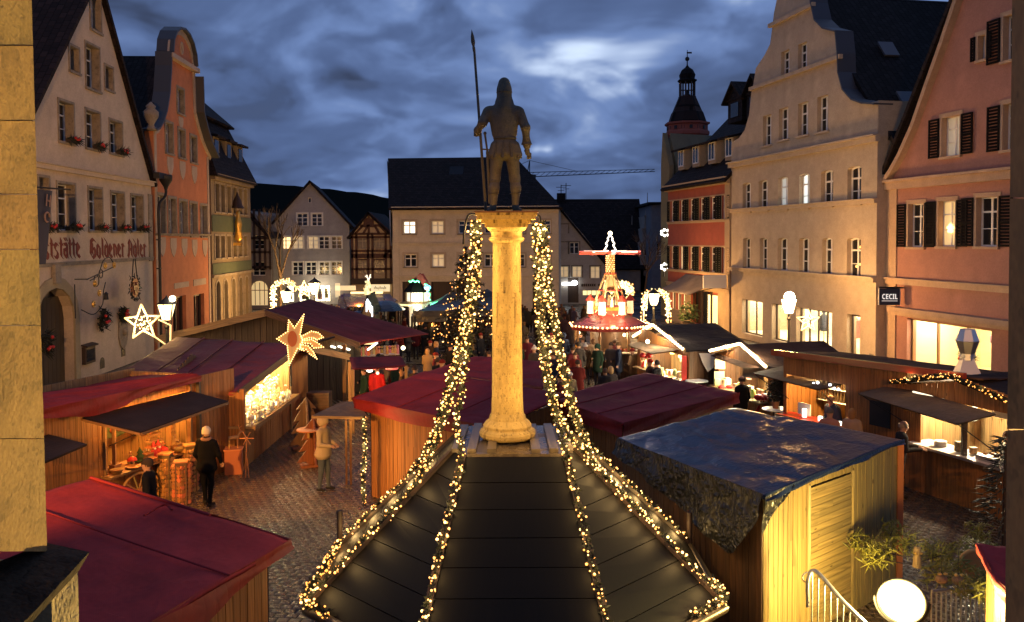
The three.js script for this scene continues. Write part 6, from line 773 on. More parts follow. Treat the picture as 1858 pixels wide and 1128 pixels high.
  for (let i = 0; i < 22; i++) { const p = V(x1 - 1.1 - rr(0, .7), rr(1.3, 2.1), lerp(-23.3, -27.2, (i + rnd()) / 22)); const o = mesh('hanging_star', [...Array(7)].map((_, k) => new THREE.ConeGeometry(.03, .15, 4).translate(0, .07, 0).rotateX(k * .9).rotateY(k * 2.3)), glassM[i % 4], t); o.position.copy(p).sub(t.position); }
  for (const [y, z] of [[1.75, -27.6], [2.0, -27.6]]) loc(t, mesh('notice', box(.32, .2, .02, x1 - .9, y, z), mat.white, t)); loc(t, mesh('notice_mark', [ball(.05, x1 - .95, 2.0, -27.58), ball(.05, x1 - .83, 2.0, -27.58)], M([.1, .12, .3]), t));
  const ch = thing('dried_flowers', 'white bunch of dried flowers high at the rear of the ornament counter', 'flowers', V(x1 - .3, 1.12, -26.9)); const fl = []; for (let i = 0; i < 60; i++) { const d = V(rr(-1, 1), rr(.2, 1.4), rr(-1, 1)).normalize().multiplyScalar(rr(.2, .5)); fl.push(ball(.035, d.x, .25 + d.y, d.z, 0)); } mesh('blossoms', fl, glassM[1], ch); mesh('vase', lathe([[.06, 0], [.1, .12], [.06, .25], [.07, .28]], 12), glassM[0], ch);
}
// --- long barn-like hut behind it ---
{
  const ra = C3(482, 564, 3.36), rb = C3(562, 542, 3.36), ea = C3(652, 623, 2.15), eb = C3(778, 604, 2.15), la = C3(283, 613, 2.35), lb = la.clone().add(rb).sub(ra), t = stall('long_hut', 'long dark purple roofed hut with broad plank gable behind the ornament stall', mid(ra, ea));
  roof(t, [ra, rb, eb, ea], mat.longRoof = tarp([.18, .030, .045], { specularIntensity: .25, roughness: .85, roughnessMap: null, bumpScale: .012 }), { grid: 10, lump: .03 }); roof(t, [la, lb, rb, ra], mat.longRoof, {});
  const gA = la.clone().setY(0).lerp(ea.clone().setY(0), .04), gB = ea.clone().setY(0); gA.z -= .35; gB.z -= .35; const peak = ra.clone().sub(la).setY(0).length() / ea.clone().sub(la).setY(0).length(), tp = (s) => s < peak ? lerp(2.35, 3.3, s / peak) : lerp(3.3, 2.1, (s - peak) / (1 - peak));
  boards(t, gA, gB, tp, 0, mat.grey, { w: .24, gap: .02 }); bar(t, 'verge_board', la.clone().add(V(0, -.06, .05)), ra.clone().add(V(0, -.06, .05)), .06, .26, mat.pale[0]); bar(t, 'verge_board', ra.clone().add(V(0, -.06, .05)), ea.clone().add(V(0, -.06, .05)), .06, .22, mat.brown[1]);
  // lit serving side with counter towards the square
  const sA = C3(640, 690, 0), sB = C3(742, 672, 0); loc(t, mesh('counter', slab([C3(640, 648, 1.0), C3(725, 642, 1.0), C3(720, 632, 1.0), C3(640, 637, 1.0)], .06), mat.white, t)); boards(t, C3(640, 648, 1.0).setY(0), C3(725, 642, 1).setY(0), .98, .98, mat.brown, { w: .2 });
  const c = C3(680, 630, 1.9); ceilingLight(t, c.clone().add(V(-.8, 0, 0)), 14, AMBER, .08, mat.hot); ceilingLight(t, c.clone().add(V(1.1, 0, .2)), 12, AMBER, .08, mat.hot);
  for (let i = 0; i < 18; i++) { const p = C3(lerp(640, 722, i / 17), lerp(645, 640, i / 17), 1.03); loc(t, mesh('ware', [cyl(.05, .07, rr(.15, .35), p.x, p.y + .12, p.z, 8), ball(.06, p.x, p.y + .3, p.z)], M([rr(.3, .8), rr(.2, .6), rr(.1, .4)]), t)); }
  loc(t, mesh('back_window', [box(.55, .4, .04, 0, 0, 0).translate(C3(655, 622, 1.6).x, 1.62, C3(655, 622, 1.6).z - 1), box(.35, .4, .04, 0, 0, 0).translate(C3(668, 622, 1.6).x, 1.62, C3(668, 622, 1.6).z - 1)], mat.warmPane, t));
  for (const [x0, y0, x1, y1] of [[586, 624, 608, 630], [614, 628, 634, 634], [668, 634, 684, 622]]) { const a = C3(x0, y0, 2.0), b = C3(x1, y1, 2.0); loc(t, mesh('strip_lamp', rod(a, b, .035), glow([1, .9, .7], 5), t)); }
  bar(t, 'post', C3(626, 735, 0), C3(626, 735, 0).setY(2.2), .13, .13, mat.beam); bar(t, 'shelf_crate', C3(560, 735, .45), C3(600, 735, .45), .5, .9, mat.brown[0]);
}
// --- small canopy with red lit inside ---
{
  const q = [C3(634, 647, 2.15), C3(728, 645, 2.15), C3(737, 662, 2.0), C3(640, 669, 2.0)], t = stall('small_canopy', 'small purple canopy on wooden posts with red glow beneath', mid(...q)); roof(t, q, mat.longRoof, { grid: 4 }); for (const [p, x] of [[q[3], 0], [q[2], 0], [q[0], 0], [q[1], 0]]) bar(t, 'post', p.clone().setY(0), p.clone().setY(1.98), .09, .09, mat.beam);
  const c = mid(...q); ceilingLight(t, c.clone().setY(1.7), 1.6, new THREE.Color(1, .25, .12), .05, glow([1, .5, .3], 3)); for (const [x, y] of [[672, 668], [711, 668]]) { const p = C3(x, y, 1.75); loc(t, mesh('red_lampshade', lathe([[.06, .12], [.22, 0], [.2, -.03], [0, .02]], 14).translate(p.x, p.y, p.z), glow([1, .08, .05], .7), t)); } loc(t, mesh('white_lamp', ball(.1, 0, 0, 0, 2, .5).translate(C3(671, 671, 1.7).x, 1.68, C3(671, 671, 1.7).z), glow([1, .95, .85], 5), t));
}
// --- red stall left of the column, a further one behind it ---
{
  const lf = C3(640, 722, 2.3), rf = C3(896, 776, 2.3), lb = C3(771, 672, 2.68), rbk = rf.clone().add(lb).sub(lf), t = stall('red_roof_stall', 'plank stall with sagging red roof edge just left of the column', mid(lf, rf));
  roof(t, [lf, rf, rbk, lb], mat.redTarp, { grid: 14, lump: .05 }); for (const k of [.36, .7]) seam(t, lf.clone().lerp(rf, k), lb.clone().lerp(rbk, k)); valance(t, [lb.clone().lerp(lf, .8), lf, rf], .30, mat.redValance, { wave: .06, lean: -.05, ragged: .35 });
  const inw = lb.clone().sub(lf).setY(0).normalize().multiplyScalar(.3), al = rf.clone().sub(lf).setY(0).normalize().multiplyScalar(.32); boards(t, lf.clone().add(inw).add(al), rf.clone().add(inw).sub(al), 2.26, 2.26, mat.honey, { w: .14, flip: true }); boards(t, lf.clone().add(inw).add(al), lb.clone().add(al), 2.2, 2.5, mat.honey, { w: .16 }); boards(t, rf.clone().add(inw).sub(al), rbk.clone().sub(al), 2.2, 2.4, mat.honey, { w: .16 });
  const fl = [C3(566, 753, 2.05), C3(642, 727, 2.1), C3(668, 752, 2.0), C3(668, 757, 1.98)]; loc(t, mesh('flap', slab([C3(566, 754, 2.0), C3(620, 728, 2.12), C3(648, 728, 2.12), C3(668, 756, 2.0)], .05), mat.greyTarp, t)); bar(t, 'flap_rail', C3(566, 756, 1.97), C3(668, 758, 1.97), .05, .06, mat.pale[0]); bar(t, 'flap_post', C3(636, 790, 1.2).setY(0), C3(636, 762, 1.97), .05, .05, mat.beam); bar(t, 'flap_post', C3(628, 790, 1.2).setY(0), C3(628, 762, 1.97), .05, .05, mat.beam);
  const g = C3(660, 757, 2.05); garland('short lit garland hanging down the corner of the red stall', [g, g.clone().setY(1.4).add(V(.02, 0, 0)), g.clone().setY(.7).add(V(-.03, 0, 0)), g.clone().setY(.1)], 30, 420, { r: .06, lights: 4, I: .8 });
  const q = [C3(774, 674, 2.3), C3(862, 645, 2.5), C3(1000, 655, 2.5), C3(985, 702, 2.3)], u = stall('rear_red_stall', 'second red tarpaulin roof farther back beside the column', mid(...q)); roof(u, q, mat.redTarp, { grid: 10 }); valance(u, [q[0], q[3]], .18, mat.redValance, { wave: .03 }); const ins = (p) => p.clone().lerp(mid(...q), .08); boards(u, ins(q[0]), ins(q[3]), 2.15, 2.15, mat.honey, { w: .16 }); boards(u, ins(q[1]), ins(q[0]), 2.3, 2.15, mat.honey, { w: .16 });
}
// --- red stall right of the column ---
{
  const fr = C3(1130, 767, 2.4), rt = C3(1340, 712, 2.4), bk = C3(1170, 675, 2.5), lt = C3(1000, 722, 2.5), t = stall('right_red_stall', 'closed stall with flat red roof between right garland and blue tarpaulin', mid(fr, bk));
  roof(t, [lt, fr, rt, bk], mat.redTarp, { grid: 14, lump: .04, sag: .03 }); for (const k of [.33, .68]) seam(t, lt.clone().lerp(fr, k), bk.clone().lerp(rt, k)); valance(t, [lt, fr], .30, mat.redValance, { wave: .03, ragged: .2 }); valance(t, [fr, rt], (s) => .30 - .05 * s, mat.redValance, { wave: .03, ragged: .2 });
  const c = mid(lt, fr, rt, bk), ins = (p) => p.clone().lerp(c, .07); boards(t, ins(lt), ins(fr), 2.34, 2.34, mat.honey, { w: .15, flip: true }); boards(t, ins(fr), ins(rt), 2.34, 2.34, mat.honey, { w: .15, flip: true }); boards(t, ins(bk), ins(lt), 2.4, 2.4, mat.honey, { w: .2 });
}
// --- blue tarpaulin hut ---
{
  const lt = C3(1122, 795, 2.42), fr = C3(1385, 897, 2.42), rt = C3(1638, 797, 2.55), bk = C3(1335, 738, 2.55), t = stall('blue_tarp_hut', 'plank hut under a shiny dark blue tarpaulin beside the floodlight', mid(fr, bk));
  roof(t, [lt, fr, rt, bk], mat.blueTarp, { grid: 26, lump: .06, sag: .02 });
  const foil = (s) => .25 + 1.0 * Math.pow(s, 1.2) * (s < .86 ? 1 : lerp(1, .12, (s - .86) / .14)); valance(t, [lt, fr], foil, mat.blackFoil, { wave: .12, lean: .10, ragged: .2, name: 'foil_skirt' }); valance(t, [fr, rt], .09, mat.blueTarp, { wave: .05, ragged: .8, name: 'tarp_hem' }); valance(t, [fr.clone(), fr.clone().lerp(rt, .18)], (s) => .55 * (1 - s) + .05, mat.blackFoil, { wave: .1, name: 'foil_skirt' });
  const c = mid(lt, fr, rt, bk), ins = (p, k = .035) => p.clone().lerp(c, k), a = ins(fr), b = ins(rt), L = a.distanceTo(b), d0 = .30, d1 = .62;
  boards(t, a, b, 2.4, 2.5, mat.olive, { w: .125, gap: .012, open: [[d0, d1, 0, 2.28]], flip: true });
  { const n = 22, p = a.clone().setY(0).lerp(b.clone().setY(0), d0), q = a.clone().setY(0).lerp(b.clone().setY(0), d1); for (let i = 0; i < n; i++) { const y = .05 + i * .1; bar(t, 'slat', p.clone().setY(y + .048), q.clone().setY(y + .048), .022, .094, pick(mat.olive)); } bar(t, 'door_post', p.clone().setY(0), p.clone().setY(2.3), .05, .05, mat.olive[0]); bar(t, 'door_post', q.clone().setY(0), q.clone().setY(2.3), .05, .05, mat.olive[1]); bar(t, 'door_back', p.clone().setY(1.1).add(V(-.03, 0, -.03)), q.clone().setY(1.1).add(V(-.03, 0, -.03)), .01, 2.2, mat.darkBeam); }
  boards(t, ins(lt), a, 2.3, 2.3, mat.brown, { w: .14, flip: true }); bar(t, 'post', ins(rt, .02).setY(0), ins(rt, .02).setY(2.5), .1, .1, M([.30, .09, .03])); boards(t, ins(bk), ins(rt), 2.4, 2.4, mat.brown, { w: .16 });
}
// --- bar stall on the right row ---
const rowR = [V(7.6, 0, -24.6), V(9.42, 0, -21.0), V(10.5, 0, -18.0)];
{
  const [a, b] = rowR, t = stall('drinks_stall', 'plank drinks stall with brown raised flap, red counter and hanging lights', mid(a, b)), dir = b.clone().sub(a).normalize(), inn = V(-dir.z, 0, dir.x); if (inn.x < 0) inn.negate(); const P = (s, k, h) => a.clone().lerp(b, s).addScaledVector(inn, k).setY(h);
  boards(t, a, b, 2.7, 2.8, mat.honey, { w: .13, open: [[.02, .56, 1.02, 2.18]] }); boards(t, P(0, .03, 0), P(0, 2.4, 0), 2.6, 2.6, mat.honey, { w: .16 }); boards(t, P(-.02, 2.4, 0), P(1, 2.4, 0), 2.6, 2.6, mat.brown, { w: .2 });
  roof(t, [P(-.05, -.15, 2.78), P(1.5, -.15, 2.92), P(1.5, 2.6, 2.7), P(-.05, 2.6, 2.6)], mat.brownTarp, {}); bar(t, 'fascia', P(-.06, -.2, 2.76), P(1.42, -.2, 2.9), .1, .16, M([.22, .028, .016], { roughness: .22 }));
  const f = [C3(1430, 661, 2.2), C3(1549, 690, 2.2), C3(1485, 706, 2.05), C3(1366, 676, 2.05)]; loc(t, mesh('flap', slab(f, .04, 2), mat.tanTarp, t)); bar(t, 'flap_stay', f[3], P(.05, 0, 1.5), .02, .02, mat.iron); bar(t, 'flap_stay', f[2], P(.5, 0, 1.5), .02, .02, mat.iron);
  loc(t, mesh('counter', slab([P(0, -.3, 1.08), P(.57, -.3, 1.08), P(.57, .3, 1.08), P(0, .3, 1.08)], .05), M([.40, .02, .015], { roughness: .35 }), t)); bar(t, 'counter_edge', P(0, -.32, 1.05), P(.57, -.32, 1.05), .03, .08, mat.pale[1]);
  for (let r = 0; r < 2; r++) { bar(t, 'shelf', P(.04, 1.2, 1.4 + r * .36), P(.3, 1.2, 1.4 + r * .36), .2, .03, mat.white); for (let i = 0; i < 9; i++) { const p = P(.05 + i * .028, 1.15, 1.42 + r * .36); loc(t, mesh('bottle', lathe([[.036, 0], [.038, .16], [.014, .21], [.014, .28], [0, .28]], 8).translate(p.x, p.y, p.z), M([.05, .03, .015], { roughness: .15 }), t)); } }
  loc(t, mesh('back_panel', box(1.4, .8, .03, 0, 0, 0, -1.1).translate(P(.42, 1.9, 1.7).x, 1.7, P(.42, 1.9, 1.7).z), mat.white, t)); ceilingLight(t, P(.3, .5, 2.05), 18, WARM, .09, mat.hot); ceilingLight(t, P(.12, .7, 2.2), 12, WARM, .05);
  for (let i = 0; i < 7; i++) loc(t, mesh('light_bulb', ball(.035).translate(P(.3 + i * .035, -.1, 2.08 + .05 * Math.sin(i * 2)).x, 2.08 + .05 * Math.sin(i * 2), P(.3 + i * .035, -.1, 2).z), glow([.85, .9, 1], 5), t));
  for (const [s, w] of [[.22, .22], [.36, .12], [.52, .1]]) loc(t, mesh('lantern_light', cyl(.06, .06, w, P(s, -.1, 1.2).x, 1.12 + w / 2, P(s, -.1, 1.2).z), glow([1, .9, .7], 3), t));
  loc(t, mesh('price_board', box(.45, .32, .03, 0, 0, 0, -1.1).translate(P(.17, .1, 1.3).x, 1.28, P(.17, .1, 1.3).z), mat.white, t)); const dw = P(.86, -.02, 1.65); loc(t, mesh('chalkboard', box(.62, .62, .03, 0, 0, 0, -1.107).translate(P(.82, -.03, 1.6).x, 1.62, P(.82, -.03, 1.6).z), M([.02, .02, .02]), t)); loc(t, mesh('door_handle', [ball(.04).translate(P(.66, -.05, 1.05).x, 1.05, P(.66, -.05, 1.05).z)], mat.iron, t));
}
// --- food stall with steel chimney ---
{
  const a = rowR[1], b = rowR[2], t = stall('food_stall', 'food stall with steel chimney, garlanded gable and bright yellow hatch at right', mid(a, b)), dir = b.clone().sub(a).normalize(), inn = V(-dir.z, 0, dir.x); if (inn.x < 0) inn.negate(); const P = (s, k, h) => a.clone().lerp(b, s).addScaledVector(inn, k).setY(h), pk = .46, tp = (s) => s < pk ? lerp(2.46, 2.82, s / pk) : lerp(2.82, 2.35, (s - pk) / (1.25 - pk));
  boards(t, a, P(1.25, 0, 0), tp, 0, mat.honey, { w: .16, open: [[.10, 1.22, 1.12, 2.28]] }); boards(t, P(-.0, 2.3, 0), P(1.25, 2.3, 0), 2.4, 2.4, mat.pale, { w: .2, name: 'inner_plank' }); boards(t, P(.02, .03, 0), P(.02, 2.3, 0), 2.4, 2.4, mat.pale, { w: .2, name: 'inner_plank' });
  const e0 = P(-.08, -.2, 2.5), r0 = P(pk, -.2, 2.88), e1 = P(1.32, -.2, 2.38); roof(t, [e0, r0, P(pk, 4, 2.88), P(-.08, 4, 2.5)], mat.darkTarp, {}); roof(t, [r0, e1, P(1.32, 4, 2.38), P(pk, 4, 2.88)], mat.darkTarp, {});
  const f = [C3(1622, 697, 2.36), C3(1806, 750, 2.36), C3(1735, 768, 2.2), C3(1557, 713, 2.2)]; loc(t, mesh('flap', slab(f, .04, 2), mat.tanTarp, t)); bar(t, 'flap_stay', f[2], P(.95, 0, 1.2), .02, .02, mat.iron); bar(t, 'flap_stay', f[3], P(.04, 0, 1.5), .02, .02, mat.iron); bar(t, 'strip_lamp', P(.12, -.16, 2.36), P(.4, -.16, 2.33), .04, .03, glow([1, .85, .55], 1.6));
  loc(t, mesh('counter', slab([P(.08, -.2, 1.16), P(1.24, -.2, 1.16), P(1.24, .5, 1.16), P(.08, .5, 1.16)], .05), mat.white, t)); bar(t, 'counter_edge', P(.08, -.22, 1.13), P(1.24, -.22, 1.13), .03, .06, mat.steel); bar(t, 'post', P(.55, -.05, 1.15), P(.55, -.05, 2.2), .1, .1, mat.darkBeam);
  ceilingLight(t, P(.32, .9, 2.2), 30, SHOP, .06, mat.hot); ceilingLight(t, P(.85, .9, 2.2), 34, SHOP, .06, mat.hot); bar(t, 'counter_glass', P(.5, -.1, 1.45), P(1.2, -.1, 1.45), .01, .45, mat.clear);
  for (const s of [.24, .31]) { const p = P(s, 1.9, 1.8); loc(t, mesh('ladle', [rod(p.clone().setY(2.05), p.clone().setY(1.7), .015), lathe([[0, 0], [.05, .03], [.09, .12], [.08, .12]], 10).translate(p.x, 1.95, p.z)], mat.iron, t)); } loc(t, mesh('paper', box(.02, .35, .25, 0, 0, 0, -1.1).translate(P(.18, 1.5, 1.7).x, 1.75, P(.18, 1.5, 1.7).z), mat.white, t));
  loc(t, mesh('hot_plate', box(1.2, .1, .5, 0, 0, 0, -1.2).translate(P(.85, .15, 1.2).x, 1.22, P(.85, .15, 1.2).z), mat.steel, t)); loc(t, mesh('grill_food', [...Array(12)].map((_, i) => { const p = P(.68 + i * .03, .1 + (i % 3) * .1, 1.29); return ball(.05, p.x, p.y, p.z, 1, .5); }), M([.3, .12, .04]), t)); const c1 = P(1.1, .4, 1.2); loc(t, mesh('red_canister', cyl(.09, .08, .26, c1.x, 1.33, c1.z), mat.red, t)); const pl = P(.3, .1, 1.2); loc(t, mesh('plate_stack', [...Array(5)].map((_, i) => cyl(.14, .12, .02, pl.x, 1.19 + i * .025, pl.z)), mat.white, t)); const bx = P(.47, .1, 1.2); loc(t, mesh('napkin_box', [box(.18, .22, .14, bx.x, 1.29, bx.z), box(.14, .14, .12, bx.x + .2, 1.25, bx.z + .2)], mat.pale[0], t));
  loc(t, mesh('hood', box(1.6, .3, .7, 0, 0, 0, -1.2).translate(P(.85, 1.0, 2.1).x, 2.15, P(.85, 1.0, 2.1).z), mat.steel, t));
  const ga = [P(-.08, -.24, 2.5), P(.2, -.24, 2.72), P(pk, -.24, 2.9), P(.8, -.24, 2.7), P(1.2, -.24, 2.44)]; garland('lit garland along the gable of the food stall with the chimney', ga, 34, 420, { r: .06, lights: 4, I: .25 }); 
  const cp = atD(1754, 680, 20.2), ch = thing('steel_chimney', 'shiny steel chimney with a double cone cap on the food stall roof', 'chimney', cp), s = 20.2 / F; const cone = (n, pts) => mesh(n, lathe(pts.map(([r, y]) => [r * s, y * s]), 8).toNonIndexed(), mat.steel, ch); const sq = mesh('foot', lathe([[29, -8], [28, 0], [13, 30], [13, 32]].map(([r, y]) => [r * s, y * s]), 4).toNonIndexed().rotateY(.6), mat.galv, ch); sq.geometry.computeVertexNormals(); cone('pipe', [[12.5, 28], [12.5, 40]]).geometry.computeVertexNormals(); cone('cap', [[12, 38], [21, 63], [13, 84], [0, 84]]).geometry.computeVertexNormals(); mesh('seam', new THREE.TorusGeometry(20.8 * s, .012, 5, 8).rotateX(PI / 2).translate(0, 63 * s, 0), mat.steel, ch); mesh('flange', [...Array(8)].map((_, i) => ball(.02, Math.cos(i * .785) * 13 * s, 35 * s, Math.sin(i * .785) * 13 * s)), mat.steel, ch);
}
// --- two gabled stalls farther along the right row ---
function gableStall(name, label, L0, AP, R0, bk, o) { // front gable points left, apex, right and the direction back
  const t = stall(name, label, mid(L0, R0)), B = (p) => p.clone().add(bk), g = (p) => p.clone().setY(0), W = g(R0).sub(g(L0)), len = W.length(), pk = g(AP).sub(g(L0)).dot(W) / len / len, tp = (s) => s < pk ? lerp(L0.y, AP.y, s / pk) - .06 : lerp(AP.y, R0.y, (s - pk) / (1 - pk)) - .06, at = (s, k, h) => g(L0).lerp(g(R0), s).addScaledVector(bk, k).setY(h);
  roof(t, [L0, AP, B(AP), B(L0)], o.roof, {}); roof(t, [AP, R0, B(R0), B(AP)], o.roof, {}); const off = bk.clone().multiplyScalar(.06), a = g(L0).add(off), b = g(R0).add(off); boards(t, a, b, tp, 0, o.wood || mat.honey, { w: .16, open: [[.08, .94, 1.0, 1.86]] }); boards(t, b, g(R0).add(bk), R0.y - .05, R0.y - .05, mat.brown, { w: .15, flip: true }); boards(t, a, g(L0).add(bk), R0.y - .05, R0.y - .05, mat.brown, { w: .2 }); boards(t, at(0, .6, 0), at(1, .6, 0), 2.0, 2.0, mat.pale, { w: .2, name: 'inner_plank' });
  loc(t, mesh('counter', slab([at(.06, -.06, 1.02), at(.95, -.06, 1.02), at(.95, .16, 1.02), at(.06, .16, 1.02)], .05), mat.pale[0], t)); bar(t, 'verge_board', L0, AP, .05, .16, mat.beam); bar(t, 'verge_board', AP, R0, .05, .16, mat.beam);
  for (const s of [.3, .7]) ceilingLight(t, at(s, .22, 1.8), o.I || 11, SHOP, .09, mat.hot);
  const gl = [[L0, AP], [AP, R0]].map(([p, q]) => [...Array(14)].map((_, i) => p.clone().lerp(q, (i + .5) / 14).add(V(-.06, .04, .06)))); gl.flat().forEach((p) => loc(t, mesh('light_bulb', ball(.05).translate(p.x, p.y, p.z), mat.hot, t))); for (const q of gl) lamp(t, mid(...q).x - t.position.x, mid(...q).y + .1, mid(...q).z - t.position.z + .15, SHOP, o.G || 4, 4);
  for (let i = 0; i < 22; i++) { const p = at(rr(.1, .92), rr(0, .14), 1.04), h = rr(.1, .3); loc(t, mesh('ware', pick([0, 1]) ? cyl(.06, .07, h, p.x, p.y + h / 2, p.z, 8) : box(.14, h, .12, p.x, p.y + h / 2, p.z, rnd()), M([rr(.4, .9), rr(.3, .7), rr(.15, .4)]), t)); } for (let i = 0; i < 12; i++) { const p = at(rr(.1, .92), rr(.3, .55), rr(1.3, 1.75)); loc(t, mesh('hanging_ware', box(.16, .22, .08, p.x, p.y, p.z, rnd()), M([rr(.5, .9), rr(.3, .7), rr(.15, .4)]), t)); }
  t.userData.at = undefined; return { t, at };
}
{
  const g1 = gableStall('gabled_stall', 'gabled stall with dark roof and glaring strings of lights beside the pyramid', C3(1150, 612, 2.1), C3(1186, 590, 2.6), C3(1243, 636, 2.1), V(2.6, 0, -.9), { roof: mat.darkTarp, I: 26, G: 7 });
  loc(g1.t, mesh('flap', slab([C3(1186, 612, 2.05), C3(1237, 633, 2.05), C3(1182, 641, 1.92), C3(1140, 625, 1.92)], .04, 2), mat.tanTarp, g1.t)); loc(g1.t, mesh('flap_lamp', ball(.08).translate(C3(1175, 622, 2.15).x, 2.2, C3(1175, 622, 2.15).z), mat.hot, g1.t)); lamp(g1.t, C3(1175, 622, 2.15).x - g1.t.position.x, 2.35, C3(1175, 622, 2.15).z - g1.t.position.z, SHOP, 6, 4); const p = C3(1241, 640, 2.0); loc(g1.t, mesh('red_post', [box(.16, 1.9, .16, p.x, .95, p.z)], mat.red, g1.t)); loc(g1.t, mesh('gable_brace', [beam(C3(1160, 612, 2.1), C3(1200, 604, 2.35), .05, .06)], mat.beam, g1.t)); const hs = C3(1207, 616, 2.15); loc(g1.t, mesh('gable_heart', new THREE.TorusGeometry(.13, .03, 5, 14).translate(hs.x - .05, hs.y, hs.z + .1), mat.red, g1.t));
  const g2 = gableStall('second_gabled_stall', 'gabled stall with warm brown roof and bright light strings before the shop', C3(1289, 638, 2.1), C3(1345, 625, 2.55), C3(1393, 668, 2.1), V(3.0, 0, -1.0), { roof: mat.brownTarp, I: 20, G: 7 });
  loc(g2.t, mesh('flap', slab([C3(1300, 641, 2.05), C3(1386, 667, 2.05), C3(1352, 668, 1.92), C3(1291, 645, 1.92)], .04, 2), mat.brownTarp, g2.t)); valance(g2.t, [C3(1347, 667, 1.98), C3(1385, 668, 1.98)], .28, mat.greyTarp, { ragged: .9, name: 'cloth' }); const w = C3(1283, 640, 2.0); loc(g2.t, mesh('pennant', poly([[-.3, 0], [.3, 0], [.2, -.5], [0, -.65], [-.15, -.4]].reverse(), .02).translate(w.x, w.y, w.z + .1), mat.white, g2.t)); const sn = C3(1306, 668, 1.6); loc(g2.t, mesh('sign_panel', [box(.34, .34, .03, sn.x, 1.75, sn.z), box(.34, .5, .03, sn.x - .02, 1.25, sn.z)], M([.55, .42, .25]), g2.t));
}
// ---------- stone window of the town hall, through which the picture is taken ----------
{
  const t = thing('window_jamb', 'yellow lit sandstone window jamb with block joints at the left edge', 'window jamb'), D = 1.6, ys = [-60, 82, 218, 352, 452, 590, 795, 1000], edge = (y) => 58 + 27 * (y / 960), P = (x, y, d) => atD(x, y, d);
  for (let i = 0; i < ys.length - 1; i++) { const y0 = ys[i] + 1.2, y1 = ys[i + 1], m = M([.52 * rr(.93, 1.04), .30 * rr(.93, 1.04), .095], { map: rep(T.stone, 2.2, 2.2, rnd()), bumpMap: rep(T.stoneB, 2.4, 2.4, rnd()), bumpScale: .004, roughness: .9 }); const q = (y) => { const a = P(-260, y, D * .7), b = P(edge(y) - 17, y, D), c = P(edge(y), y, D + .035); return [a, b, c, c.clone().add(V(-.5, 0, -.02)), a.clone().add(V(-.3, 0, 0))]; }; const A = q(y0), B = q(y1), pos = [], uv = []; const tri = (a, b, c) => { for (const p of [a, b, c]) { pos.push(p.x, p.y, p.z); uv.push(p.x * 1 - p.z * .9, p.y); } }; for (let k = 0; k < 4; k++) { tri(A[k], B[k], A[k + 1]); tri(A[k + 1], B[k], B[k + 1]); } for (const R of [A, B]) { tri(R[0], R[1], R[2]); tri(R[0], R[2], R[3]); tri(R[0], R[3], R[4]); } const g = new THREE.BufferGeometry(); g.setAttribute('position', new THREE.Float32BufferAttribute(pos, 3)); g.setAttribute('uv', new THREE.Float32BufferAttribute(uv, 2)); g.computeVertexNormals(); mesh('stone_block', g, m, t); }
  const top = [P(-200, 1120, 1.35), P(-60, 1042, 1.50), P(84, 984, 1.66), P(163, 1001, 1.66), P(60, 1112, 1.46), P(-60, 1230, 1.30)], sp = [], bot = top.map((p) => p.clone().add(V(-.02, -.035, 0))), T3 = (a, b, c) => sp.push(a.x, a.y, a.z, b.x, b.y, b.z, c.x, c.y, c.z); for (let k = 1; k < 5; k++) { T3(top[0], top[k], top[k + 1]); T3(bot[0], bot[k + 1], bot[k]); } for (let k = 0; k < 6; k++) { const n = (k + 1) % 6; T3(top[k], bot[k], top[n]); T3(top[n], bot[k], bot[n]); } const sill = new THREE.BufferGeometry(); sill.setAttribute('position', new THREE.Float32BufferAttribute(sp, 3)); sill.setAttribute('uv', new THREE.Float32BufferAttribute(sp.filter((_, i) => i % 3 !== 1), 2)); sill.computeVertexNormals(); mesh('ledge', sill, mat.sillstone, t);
  { const a = P(88, 1060, 1.6), w = .6, h = .6; mesh('stone_block', box(w, h, .10, a.x - w / 2, P(60, 1034, 1.6).y - h / 2 - .02, -1.66), mat.jamb, t); }
  const u = thing('right_window_jamb', 'dark brown stone window jamb along the right edge', 'window jamb'); for (let i = 0; i < 3; i++) { const y0 = -60 + i * 420, y1 = y0 + 418, X = (y) => 1836 - 13 * y / 1128, a = P(X(y0), y0, 1.3), b = P(X(y1), y1, 1.3); const pos = [], R = [a, P(2100, y0, .9), P(2100, y1, .9), b], Bk = R.map((p, k) => p.clone().add(k % 3 ? V(.3, 0, 0) : V(.5, 0, -.02))), all = []; const q = (p, r, s, w) => all.push(p, r, s, p, s, w); q(R[0], R[3], R[2], R[1]); q(R[0], Bk[0], Bk[3], R[3]); q(R[0], R[1], Bk[1], Bk[0]); q(R[3], Bk[3], Bk[2], R[2]); all.forEach((p) => pos.push(p.x, p.y, p.z)); const g = new THREE.BufferGeometry(); g.setAttribute('position', new THREE.Float32BufferAttribute(pos, 3)); g.setAttribute('uv', new THREE.Float32BufferAttribute(all.flatMap((p) => [p.x - p.z, p.y]), 2)); g.computeVertexNormals(); mesh('stone_block', g, M([.42, .21, .07], { map: rep(T.stone, 1.0, 1.0, i * .3), roughness: .9 }), u); }
}
